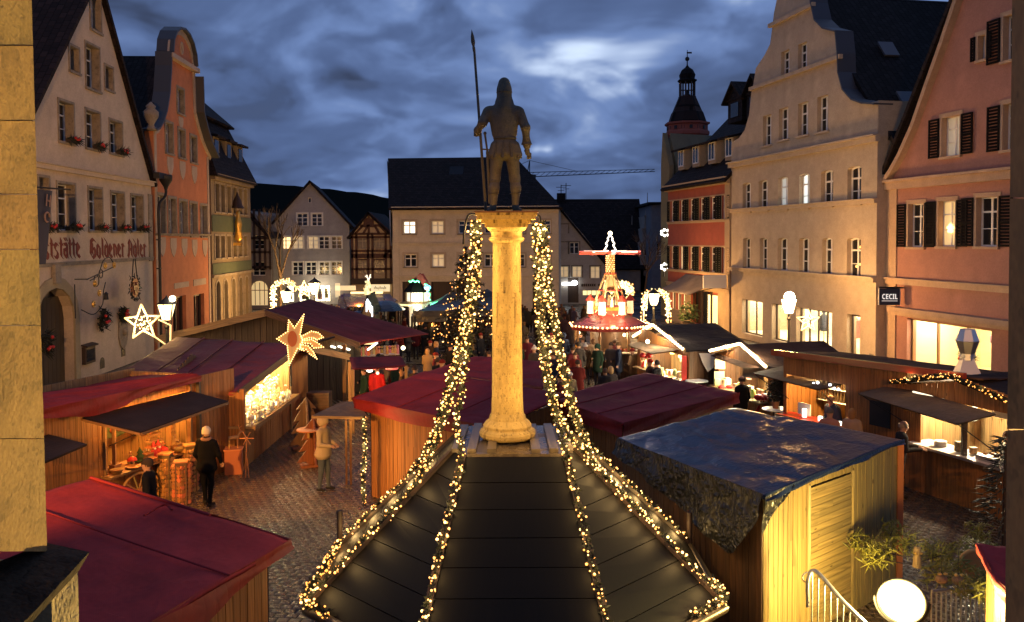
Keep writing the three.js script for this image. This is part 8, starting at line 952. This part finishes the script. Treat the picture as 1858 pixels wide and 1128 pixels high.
{ // wooden tree cut-outs
  const wt = (label, px, py, h, tone) => { const p = C3(px, py, 0), t = thing('wooden_tree', label, 'wooden tree', p, .35), o = [[0, h]]; const w = h * .34, n = 4; for (let i = 0; i < n; i++) { const y = h * (1 - (i + 1) / (n + .4)), r = w * (.4 + .6 * (i + 1) / n); o.push([r, y], [r * .5, y + h * .02]); } o.push([w * .25, h * .04]); const l = o.slice().reverse().map(([x, y]) => [-x, y]); const m = timber(tone); mesh('cutout', poly([...l.slice(0, -1), ...o], .05, .025, [], .006), m, t); mesh('cross_cutout', poly([...l.slice(0, -1), ...o], .05, .025, [], .006).rotateY(PI / 2), m, t); mesh('foot', box(w * 1.6, .06, w * .8, 0, .03), m, t); return t; };
  wt('orange painted wooden tree figure standing left of the man in the pale coat', 570, 845, 1.3, [.36, .12, .035]); wt('slim pale wooden tree figure behind the orange one', 557, 815, 1.5, [.17, .09, .04]); const dk = thing('tree_shelf', 'round wooden shelf held by the orange wooden tree', 'shelf', C3(562, 779, 1.0)); mesh('disc', cyl(.34, .34, .03, 0, 0, 0, 20), woodTone(1.2), dk); mesh('bracket', box(.06, .2, .3, 0, -.1), woodTone(1), dk);
}
{ // floodlight and railing in the lower right
  const p = C3(1636, 1088, 1.15), t = thing('floodlight', 'glaring round floodlight on a stand before the railing at lower right', 'floodlight', p, Math.atan2(-p.x, -p.z) + .0), f = thing; mesh('housing', lathe([[0, -.22], [.16, -.2], [.30, .0], [.31, .03], [.29, .03]], 24).rotateX(PI / 2), mat.iron, t); mesh('reflector', lathe([[.06, -.17], [.15, -.13], [.23, -.05], [.285, .05]], 28).rotateX(PI / 2), M([.8, .78, .7], { roughness: .5 }), t); mesh('lamp_bulb', ball(.12, 0, 0, -.02, 3), glow([1, .80, .36], 6), t); mesh('rim', new THREE.TorusGeometry(.295, .02, 8, 32).translate(0, 0, .05), mat.iron, t);  mesh('yoke', new THREE.TorusGeometry(.34, .02, 6, 20, PI).rotateZ(PI), mat.iron, t); mesh('stand', [rod(V(0, -.34, 0), V(0, -1.15, 0), .03), rod(V(0, -.7, 0), V(.4, -1.15, .2), .02), rod(V(0, -.7, 0), V(-.4, -1.15, .2), .02), rod(V(0, -.7, 0), V(0, -1.15, -.4), .02)], mat.iron, t);
  const s = new THREE.SpotLight(FLOOD, 600, 0, .78, .5); s.position.set(0, 0, .06); s.castShadow = true; s.shadow.radius = 12; const tg = new THREE.Object3D(); tg.position.set(0, 6.5, 0); scene.add(tg); s.target = tg; t.add(s); lamp(t, -.30, .05, .40, FLOOD, 58, 10);
  const rl = thing('stair_railing', 'galvanised stair railing with thin bars before the blue tarpaulin hut', 'railing'), a = C3(1472, 1034, 1.45), b = C3(1600, 1160, .85), h = mesh('handrail', [tube([a.clone().add(V(-.05, -.5, .02)), a.clone().add(V(-.05, -.12, .02)), a.clone().add(V(.02, .0, 0)), a.clone().lerp(b, .5), b], .028, 40, 8), new THREE.TorusGeometry(.07, .012, 5, 16, PI).rotateZ(PI / 2).translate(a.x - .05, a.y - .1, a.z)], mat.galv, rl); for (let i = 0; i < 12; i++) { const q = a.clone().lerp(b, (i + .15) / 11); mesh('railing_bar', rod(q, q.clone().setY(.0), .011), mat.galv, rl); }
  const fx = thing('garlanded_fence', 'thin barred fence with yellow lit fir sprigs at lower right', 'fence'), f0 = C3(1690, 1072, 1.12), f1 = C3(1815, 1062, 1.12), leaf = [], bars = []; for (let i = 0; i <= 14; i++) { const q = f0.clone().lerp(f1, i / 14); mesh('fence_bar', rod(q, q.clone().setY(0), .012), mat.galv, fx); } mesh('fence_rail', rod(f0, f1, .022), mat.galv, fx); 
  const zone = [[1565, 985], [1600, 1000], [1640, 985], [1690, 1000], [1700, 1040], [1735, 1030], [1760, 1000], [1772, 965], [1790, 1000], [1785, 1045], [1795, 1075], [1748, 1060], [1620, 960], [1585, 1010], [1715, 1005]]; for (const [x, y] of zone) { const q = C3(x, y, 1.25); for (let k = 0; k < 80; k++) { const l = q.clone().add(V(rr(-.16, .16), rr(-.14, .14), rr(-.16, .16))); leaf.push(rod(l, l.clone().add(V(rr(-1, 1), rr(-1, .8), rr(-1, 1)).multiplyScalar(.13)), .016, .003, 3)); } } const sp = thing('fir_bunches', 'yellow lit fir bunches and twigs hung above the fence', 'greenery'); mesh('fir_sprigs', leaf, M([.20, .19, .03], { roughness: .5 }), sp); mesh('twigs', zone.map(([x, y], i) => { const q = C3(x, y, 1.25), r = C3(zone[(i + 1) % zone.length][0], zone[(i + 1) % zone.length][1], 1.25); return tube([q, q.clone().lerp(r, .5).add(V(0, -.12, 0)), r], .008, 10, 4); }), mat.darkBeam, sp);
  const bells = [[1664, 1012, 'white glass lantern ornament hanging above the floodlight'], [1708, 1050, 'small white ornament hanging right of the floodlight'], [1738, 1052, 'pale round shaded ornament above the fence']]; for (const [x, y, lb] of bells) { const o = thing('hanging_ornament', lb, 'ornament', C3(x, y, 1.3)); const big = y < 1030; mesh('shade', big ? lathe([[.07, -.13], [.055, .03], [.03, .05], [.06, .07], [.045, .16], [0, .17]], 8) : lathe([[.06, -.05], [.085, -.02], [.07, .03], [.02, .06], [0, .06]], 14), mat.pale[1], o); mesh('cord', rod(V(0, .06, 0), V(0, .5, 0), .004), mat.iron, o); mesh('bow', [ball(.03, -.04, .08, .03, 1, .6), ball(.03, .04, .08, .03, 1, .6)], mat.gold, o); } const rn = thing('round_ornament', 'round brown ornament on the fence right of the floodlight', 'ornament', C3(1765, 1022, 1.25)); mesh('disc', cyl(.19, .19, .04).rotateX(PI / 2), woodTone(1), rn); mesh('rim', new THREE.TorusGeometry(.19, .03, 6, 20), woodTone(1.4), rn);
  // small red roofed hut in the corner
  const q = [C3(1770, 985, 2.1), C3(1990, 1000, 2.1), C3(1990, 1190, 1.95), C3(1800, 1050, 1.95)], u = stall('corner_red_hut', 'red tarpaulin hut cut off by the lower right window jamb', mid(...q)); roof(u, q, mat.redTarp, { grid: 6 }); valance(u, [q[0], q[3], q[2]], .18, mat.redValance, { flip: true }); boards(u, q[3].clone().add(V(.06, 0, -.02)), q[2].clone().add(V(0, 0, -.1)), 1.95, 1.95, mat.honey, { w: .14 }); boards(u, q[0].clone().add(V(.1, 0, .1)), q[3].clone().add(V(.06, 0, -.02)), 1.95, 1.95, mat.honey, { w: .14 });
  const bt = thing('dark_fir', 'slim dark fir in the shade by the right window jamb', 'fir', C3(1822, 960, .3).setY(0)); const ng = []; for (let i = 0; i < 420; i++) { const k = rnd(), y = lerp(2.1, .3, k), r = .1 + .5 * k, a = rnd() * 6.28, l = V(Math.sin(a) * r * rr(.3, 1), y, Math.cos(a) * r * rr(.3, 1)); ng.push(rod(l, l.clone().add(V(Math.sin(a) * .2, rr(-.12, .05), Math.cos(a) * .2)), .02, .004, 3)); } mesh('crown', ng, mat.needle, bt); mesh('trunk', cyl(.03, .05, 1.9, 0, .95), mat.darkBeam, bt);
  const st = thing('a_frame_stand', 'wooden A-frame stand between blue hut and food stall', 'stand', C3(1595, 985, 0)); mesh('leg', rod(V(-.25, 0, 0), V(0, 1.5, 0), .025), mat.beam, st); mesh('leg', rod(V(.25, 0, 0), V(0, 1.5, 0), .025), mat.beam, st); mesh('crossbar', rod(V(-.15, .6, 0), V(.15, .6, 0), .018), mat.beam, st);
}
// ---------- floodlights on the town hall front (beside and below the window) that wash the houses ----------
function wallFlood(label, p, to, half, I, c = new THREE.Color(1, .60, .27), pen = .7) { const t = thing('wall_floodlight', label, 'floodlight', p); mesh('housing', box(.36, .26, .16), mat.iron, t); mesh('bracket', box(.06, .4, .06, 0, -.3, .02), mat.iron, t); const d = to.clone().sub(p).normalize(); const f = mesh('lamp_face', box(.3, .2, .01), glow([1, .7, .35], 5), t); f.position.copy(d.clone().multiplyScalar(.13)); f.lookAt(to); const s = new THREE.SpotLight(c, I, 0, half, pen); s.position.copy(d.clone().multiplyScalar(.2)); s.castShadow = true; s.shadow.radius = 8; const g = new THREE.Object3D(); g.position.copy(to); scene.add(g); s.target = g; t.add(s); }
wallFlood('floodlight on the town hall front aimed at the left row of houses', V(-6, 7.6, 1.2), V(-18.5, 11.4, -44), .34, 1750, new THREE.Color(1, .47, .14)); wallFlood('floodlight on the town hall front aimed at the cream gable house', V(5, 7.6, 1.2), V(14.2, 9.5, -48), .26, 400, new THREE.Color(1, .49, .15)); wallFlood('floodlight on the town hall front aimed at the pink house', V(7.5, 7.6, 1.2), V(18.5, 8.8, -34), .34, 150, new THREE.Color(1, .53, .2));
wallFlood('floodlight on the town hall front aimed down the left market lane', V(-9, 7.2, .8), V(-5.2, 1.6, -21), .24, 1600, AMBER, .6); wallFlood('floodlight on the town hall front aimed at the right market row', V(9, 7.2, .8), V(8.6, 1.8, -22), .2, 420, AMBER, .6);
// ---------- people ----------
// regions: 0 coat, 1 trousers, 2 skin, 3 shoes, 4 under hair
function handBones(w, dir, side, r = 1) { // five unequal, bent fingers on a palm hanging from the wrist
  const f = dir.clone().normalize(), up = Math.abs(f.y) > .8 ? V(0, 0, 1) : V(0, 1, 0), x = V().crossVectors(f, up).normalize(), n = V().crossVectors(x, f).normalize(), P = (a, b, c) => w.clone().addScaledVector(x, a).addScaledVector(f, b).addScaledVector(n, c), out = [[P(0, 0, 0), P(0, .075, 0), .026, .034, [1, 1, 1], 2, .02]];
  [[-.03, .062], [-.011, .075], [.010, .072], [.029, .055]].forEach(([a, L]) => { out.push([P(a, .085, 0), P(a * 1.1, .085 + L * .55, -.012), .0105, .0098, [1, 1, 1], 2, .008], [P(a * 1.1, .085 + L * .55, -.012), P(a * 1.05, .085 + L * .95, -.034), .0098, .0085, [1, 1, 1], 2, .006]); }); out.push([P(side * .03, .03, -.005), P(side * .056, .066, -.02), .013, .011, [1, 1, 1], 2, .012], [P(side * .056, .066, -.02), P(side * .05, .10, -.03), .011, .0095, [1, 1, 1], 2, .006]); return out;
}
function humanGeo(o) {
  const h = (o.h || 1.75) / 1.75, fat = o.fat || 1, lean = o.lean || 0, st = o.stride || 0, y = (v) => v * h, L = (v, k = 1) => V(v[0] * h, v[1] * h, v[2] * h + lean * Math.max(0, v[1] - .9) * k * h), B = [];
  const bone = (a, b, r1, r2, s, reg, k) => B.push([L(a), L(b), r1 * h, r2 * h, s || [1, 1, 1], reg, k]);
  for (const s of [-1, 1]) { const z = s * st; bone([s * .09, .92, 0], [s * .10, .50, z * .45 + .02], .088 * fat, .062, null, 1); bone([s * .10, .50, z * .45 + .02], [s * .105, .10, z], .062, .043, null, 1); bone([s * .105, .055, z - .03], [s * .12, .045, z + .13], .05, .042, [1, .8, 1], 3, .02); }
  bone([0, .95, 0], [0, 1.12, 0], .155 * fat, .15 * fat, [1.1, 1, .78], 0); bone([0, 1.12, 0], [0, 1.36, 0], .15 * fat, .165, [1.15, 1, .74], 0); bone([-.13, 1.42, 0], [.13, 1.42, 0], .075, .075, [1, .9, 1], 0); if (o.hem) bone([0, .98, 0], [0, o.hem, -.01], .17 * fat, .20 * fat, [1.08, .6, .8], 0);
  bone([0, 1.44, 0], [0, 1.53, .015], .06, .055, null, o.scarf ? 0 : 2, .03); bone([0, 1.62, .02], [0, 1.67, .01], .083, .088, [.88, 1.12, 1.04], 2, .03); bone([0, 1.575, .045], [0, 1.56, .06], .048, .036, [1, .9, .9], 2, .03); bone([0, 1.64, .1], [0, 1.612, .122], .012, .016, null, 2, .015); for (const s of [-1, 1]) bone([s * .082, 1.64, 0], [s * .084, 1.615, 0], .018, .012, [.6, 1.2, .8], 2, .01);
  const arms = o.arms || [[[-.24, 1.14, -.02], [-.22, .90, .07]], [[.24, 1.14, -.02], [.22, .90, .07]]];
  arms.forEach(([e, w], i) => { const s = i ? 1 : -1; bone([s * .185, 1.41, 0], e, .066, .055, null, 0); bone(e, w, .055, .042, null, 0, .03); if (!o.hands) bone(w, [w[0], w[1] - .06, w[2] + .03], .036, .03, null, 2, .02); });
  const g = bodyMesh(B, V(-.5, -.03, -.55).multiplyScalar(h), V(.5, 1.86, .75).multiplyScalar(h), o.res || 40, .05 * h, (r) => [o.coat, o.legs, o.skin || [.42, .24, .16], [.02, .017, .015], o.hair || [.1, .07, .05]][r]);
  const parts = [g]; if (o.hands) arms.forEach(([e, w], i) => { if (!w) return; const a = L(w), d = L(w).sub(L(e)); parts.push(bodyMesh(handBones(a, d, i ? -1 : 1), a.clone().addScalar(-.22), a.clone().addScalar(.22), 54, .012, () => o.skin || [.42, .24, .16])); });
  const m = parts.length > 1 ? mergeGeometries(parts) : g; return { g: m, head: L([0, 1.65, .01]), h, L };
}
const skinMat = new THREE.MeshPhysicalMaterial({ vertexColors: true, roughness: .9, specularIntensity: .15, side: THREE.DoubleSide });
const cloth = (c) => M(c, { roughness: .95, specularIntensity: .2 });
function headgear(t, G, o) { // hair or hat as a child of the body
  const H = G.head, s = G.h, cap = (r, y0, sx, sz, back) => { const g = new THREE.SphereGeometry(r * s, 18, 12, 0, 2 * PI, 0, y0); g.scale(sx, 1.12, sz).translate(H.x, H.y + .012 * s, H.z - back * s); return g; };
  if (o.hat === 'beanie') { mesh('beanie', [cap(.106, 1.55, .95, 1.1, .004), new THREE.TorusGeometry(.096 * s, .016 * s, 6, 18).rotateX(PI / 2).scale(.95, 1, 1.1).translate(H.x, H.y + .018 * s, H.z)], cloth(o.hatC), t); if (o.pom) mesh('pompom', ball(.035 * s, H.x, H.y + .15 * s, H.z, 1), cloth(o.hatC), t); }
  else if (o.hat === 'hood') { const g = new THREE.SphereGeometry(.135 * s, 18, 14, 0, 2 * PI, 0, 2.3).rotateX(-.5).scale(.95, 1.1, 1.05).translate(H.x, H.y, H.z - .015 * s); mesh('hood', g, cloth(o.hatC || o.coat), t); }
  else if (o.hat === 'santa') { mesh('santa_hat', [new THREE.ConeGeometry(.1 * s, .24 * s, 14).translate(H.x, H.y + .17 * s, H.z)], mat.red, t); mesh('hat_trim', new THREE.TorusGeometry(.098 * s, .02 * s, 6, 16).rotateX(PI / 2).translate(H.x, H.y + .05 * s, H.z), mat.white, t); }
  else if (o.hat === 'bald') mesh('hair', new THREE.SphereGeometry(.1 * s, 16, 10, 0, 2 * PI, 1.2, .9).scale(.93, 1.1, 1.1).translate(H.x, H.y + .02 * s, H.z - .012 * s), cloth(o.hair), t);
  else { mesh('hair', [cap(.104, o.long ? 2.0 : 1.62, .95, 1.06, .012).rotateX(0), new THREE.SphereGeometry(.1 * s, 16, 10, 0, 2 * PI, .9, o.long ? 1.7 : 1.0).scale(.93, o.long ? 1.5 : 1.1, .9).translate(H.x, H.y - (o.long ? .04 : 0) * s, H.z - .03 * s)], cloth(o.hair || [.06, .04, .03]), t); }
  if (o.face) { for (const k of [-1, 1]) { mesh('eye', ball(.012 * s, H.x + k * .034 * s, H.y - .005 * s, H.z + .085 * s, 1), M([.03, .02, .02], { roughness: .2 }), t); } mesh('mouth', box(.045 * s, .008 * s, .008 * s, H.x, H.y - .075 * s, H.z + .092 * s), M([.28, .09, .07]), t); mesh('eyebrow', [box(.035 * s, .006, .008, H.x - .034 * s, H.y + .018 * s, H.z + .098 * s), box(.035 * s, .006, .008, H.x + .034 * s, H.y + .018 * s, H.z + .098 * s)], cloth(o.hair || [.05, .04, .03]), t); }
  if (o.scarf) mesh('scarf', new THREE.TorusGeometry(.085 * s, .04 * s, 8, 18).rotateX(PI / 2).scale(1.05, 1, 1).translate(H.x, H.y - .155 * s, H.z - .01 * s), cloth(o.scarf), t);
  if (o.bag) mesh('shoulder_bag', [box(.26, .3, .1, .3 * s, .95 * s, 0), rod(V(.26, 1.1, 0), V(-.12, 1.46, 0), .012)], cloth(o.bag), t);
}
function person(label, p, ry, o) { const G = humanGeo(o), t = thing('person', label, 'person', p, ry, o.group), b = mesh('body', G.g, skinMat, t); headgear(t, G, o); return t; }
const facing = (p) => Math.atan2(-p.x, -p.z); // turned to the town hall
const fwd = (s, ex = .22, ey = 1.12, wy = 1.08, wz = .30) => [[s * ex, ey, .04], [s * .12, wy, wz]];
{
  const p1 = C3(268, 880, 1.1).setY(0); person('bearded dark haired man in black jacket looking left before the wood craft stall', V(-7.06, 0, -17.0), -1.45, { coat: [.008, .008, .011], legs: [.03, .03, .045], hair: [.045, .032, .025], face: 1, hands: 1, res: 60, lean: .05 }); 
  person('white haired man in long black coat seen from behind on the paving', C3(377, 917, 0), PI - .15, { h: 1.78, fat: 1.12, coat: [.006, .006, .008], legs: [.005, .005, .007], hair: [.62, .52, .38], hem: .86, stride: .1, hands: 1, res: 60, scarf: [.24, .13, .09], arms: [[[-.28, 1.14, .02], [-.25, .95, .16]], [[.28, 1.14, .02], [.25, .95, .16]]] });
  person('person in pale hooded coat and blue trousers under the grey flap', C3(588, 890, 0), 1.25, { h: 1.78, fat: 1.15, coat: [.40, .31, .19], legs: [.075, .09, .11], hem: .88, hands: 1, res: 60, stride: .06, hat: 'hood', hatC: [.40, .31, .19], arms: [fwd(-1, .25, 1.14, 1.1, .24), fwd(1, .25, 1.14, 1.1, .24)] });
  person('balding man in dark jacket buying food at the yellow lit hatch', rowR[1].clone().lerp(rowR[2], .27).add(V(-.85, 0, .1)), 1.5, { h: 1.76, fat: 1.12, coat: [.024, .022, .024], legs: [.02, .02, .025], hair: [.26, .2, .15], hat: 'bald', face: 1, hands: 1, res: 60, lean: .12, arms: [fwd(-1, .25, 1.15, 1.14, .42), fwd(1, .25, 1.15, 1.14, .42)] });
  person('person with pale curly hair and dark cap behind the blue tarpaulin', C3(1505, 745, 1.7).setY(0), PI - .6, { coat: [.34, .16, .11], legs: [.03, .03, .04], hat: 'beanie', hatC: [.10, .09, .08], hair: [.4, .28, .18], res: 44 });
  person('woman with long blond hair beside the plank pillar', C3(1546, 742, 1.68).setY(0), PI - .7, { h: 1.68, coat: [.30, .22, .16], legs: [.03, .03, .04], hair: [.24, .13, .06], long: 1, res: 44 });
  person('bald man in black seen from behind before the second gabled stall', C3(1346, 690, 1.7).setY(0), PI + .5, { h: 1.82, fat: 1.15, coat: [.010, .010, .012], legs: [.015, .015, .02], hair: [.06, .05, .04], hat: 'bald', res: 44 });
  const pr = (s, k) => { const d = rowR[1].clone().sub(rowR[0]).normalize(), n = V(-d.z, 0, d.x); if (n.x < 0) n.negate(); return rowR[0].clone().lerp(rowR[1], s).addScaledVector(n, k); };
  person('vendor in dark blue jacket leaning over the red counter', pr(.34, .55), -1.1, { coat: [.045, .055, .085], legs: [.02, .02, .03], hair: [.3, .22, .16], hat: 'bald', face: 1, res: 44, lean: .25, arms: [fwd(-1, .24, 1.14, 1.08, .34), fwd(1, .24, 1.14, 1.08, .34)] }); person('vendor in black apron with green cloth behind the red counter', pr(.48, .6), -1.3, { coat: [.02, .02, .022], legs: [.02, .02, .03], hair: [.1, .07, .05], face: 1, res: 44, scarf: [.05, .2, .06], arms: [fwd(-1), fwd(1)] });
  const pf = (s, k) => rowR[1].clone().lerp(rowR[2], s).add(V(k * .95, 0, -k * .3)); person('cook in white jacket bending over the grill of the food stall', pf(.72, .8), -1.25, { coat: [.55, .52, .46], legs: [.1, .1, .12], hair: [.08, .05, .04], res: 44, lean: .3, face: 1, arms: [fwd(-1, .25, 1.15, 1.1, .4), fwd(1, .25, 1.15, 1.1, .4)] });
  person('woman with blond hair beside a dark haired companion near the right garland', C3(1108, 668, 1.62).setY(0), PI + .3, { h: 1.68, coat: [.05, .04, .04], legs: [.02, .02, .03], hair: [.42, .27, .13], long: 1, res: 44 }); person('dark haired person left of the blond woman near the right garland', C3(1098, 672, 1.6).setY(0), PI - .3, { h: 1.66, coat: [.03, .025, .025], legs: [.02, .02, .03], hair: [.07, .04, .03], res: 44 });
  person('person in bright red jacket under the small purple canopy', C3(684, 672, 1.6).setY(0), PI, { fat: 1.2, coat: [.42, .02, .02], legs: [.02, .02, .03], hat: 'beanie', hatC: [.06, .03, .03], res: 44 }); person('person in pale grey coat standing at the pyramid stall counter', C3(1058, 668, .4).setY(0), PI + .8, { coat: [.26, .23, .20], legs: [.03, .03, .04], hair: [.1, .07, .05], res: 40 }); person('woman in long cream coat at the pyramid stall counter', C3(1076, 668, .4).setY(0), PI + .5, { h: 1.68, coat: [.42, .30, .17], legs: [.05, .04, .04], hem: .6, hair: [.2, .12, .07], long: 1, res: 40 }); person('woman in wine red coat leaning at the serving counter', C3(1114, 672, .4).setY(0), PI - .4, { h: 1.7, coat: [.24, .06, .06], legs: [.03, .03, .04], hair: [.1, .06, .04], hem: .75, res: 40, lean: .15 });
  person('tall man in black coat right of the dense right garland', C3(1050, 705, 0), PI - .2, { h: 1.85, coat: [.05, .042, .038], legs: [.05, .045, .04], hair: [.05, .04, .03], hem: .8, res: 44 }); person('customer in dark red cap at the gabled stall', C3(1180, 665, 1.5).setY(0), PI + .9, { coat: [.05, .03, .03], legs: [.02, .02, .02], hat: 'beanie', hatC: [.35, .03, .02], res: 40 }); person('customer in black with dark hair at the gabled stall counter', C3(1192, 667, 1.5).setY(0), PI + .9, { coat: [.015, .015, .018], legs: [.02, .02, .02], hair: [.04, .03, .03], res: 40 });
}
{ // the crowd farther off: each one a person while they can be told apart
  const shades = [['black', [.016, .016, .02]], ['dark blue', [.015, .02, .04]], ['brown', [.06, .035, .02]], ['grey', [.06, .056, .056]], ['dull red', [.13, .018, .015]], ['pale beige', [.24, .17, .10]], ['dark green', [.015, .03, .02]], ['wine red', [.09, .015, .02]]], gear = [['bare dark hair', {}], ['a black cap', { hat: 'beanie', hatC: [.02, .02, .02] }], ['a white pompom cap', { hat: 'beanie', hatC: [.6, .56, .5], pom: 1 }], ['a hood up', { hat: 'hood' }], ['a dark red cap', { hat: 'beanie', hatC: [.16, .02, .015] }], ['long fair hair', { long: 1, hair: [.35, .22, .11] }], ['a brown cap', { hat: 'beanie', hatC: [.07, .04, .02] }]];
  const zones = [['at the long hut counter', 13, [642, 790], [27.5, 33]], ['beside the left garlands', 11, [770, 850], [29, 38]], ['before the glowing booth', 12, [690, 800], [42, 49]], ['near the reindeer sculpture', 8, [600, 690], [40, 46]], ['behind the column', 10, [850, 990], [30, 44]], ['just right of the column', 9, [985, 1060], [27, 40]], ['by the pyramid stall', 6, [1040, 1150], [33.5, 36]]];
  const posed = [...Array(5)].map((_, i) => ({ h: 1.62 + .05 * i, fat: 1 + .05 * (i % 3), hem: i % 2 ? .82 : .7, stride: i % 2 ? .08 : .02, res: 30, arms: i % 3 === 0 ? [fwd(-1), fwd(1)] : i % 3 === 1 ? undefined : [fwd(-1, .24, 1.13, 1.2, .22), [[.24, 1.14, -.02], [.22, .92, .06]]] })), seen = new Set(), geo = new Map();
  for (const [where, n, [x0, x1], [d0, d1]] of zones) for (let i = 0; i < n; i++) { let s, g, key, tries = 0; do { s = Math.floor(rnd() * shades.length); g = Math.floor(rnd() * gear.length); key = s + ',' + g + where; } while (seen.has(key) && tries++ < 80); seen.add(key); const po = i % 5, gk = po + '_' + s; if (!geo.has(gk)) geo.set(gk, humanGeo({ ...posed[po], coat: shades[s][1], legs: [.025, .025, .035] })); const G = geo.get(gk), px = lerp(x0, x1, (i + rr(.1, .9)) / n), d = rr(d0, d1), r = ray(px, 432), t = thing('person', `person, ${shades[s][0]} coat, ${gear[g][0]}, ${where}`, 'person', V(r.x * d / -r.z, 0, -d), rr(0, 6.28), 'visitors in the market crowd'); mesh('body', G.g, skinMat, t); headgear(t, G, { coat: shades[s][1], ...gear[g][1] }); }
  // and those too far off to be told apart
  const geoF = [0, 1, 2].map((i) => humanGeo({ ...posed[i], res: 22, coat: [.5, .5, .5], legs: [.25, .25, .3], skin: [.9, .6, .4] }).g), list = [...Array(150)].map(() => { const px = rr(560, 1060), d = rr(45, 62), r = ray(px, 432); return V(r.x * d / -r.z, 0, -d); }).filter((p) => Math.hypot(p.x + 5.3, p.z + 50) > 2), o = new THREE.Object3D(), c = new THREE.Color();
  geoF.forEach((g, k) => { const L = list.filter((_, i) => i % 3 === k), im = new THREE.InstancedMesh(g, skinMat, L.length); im.name = numbered('crowd'); tag(im, ['distant crowd before the houses at the far end, dark coats', 'distant crowd at the far end, second mass among the tents', 'distant crowd at the far end, third mass near the booths'][k], 'crowd', null, 'stuff'); L.forEach((p, i) => { o.position.copy(p); o.rotation.y = rnd() * 6.28; o.updateMatrix(); im.setMatrixAt(i, o.matrix); const b = rr(.02, .16); im.setColorAt(i, c.setRGB(b, b * rr(.5, .9), b * rr(.4, .9))); }); scene.add(im); });
}
scene.traverse((o) => { if (o.isMesh) { o.castShadow = true; o.receiveShadow = true; } });
renderer.render(scene, camera);
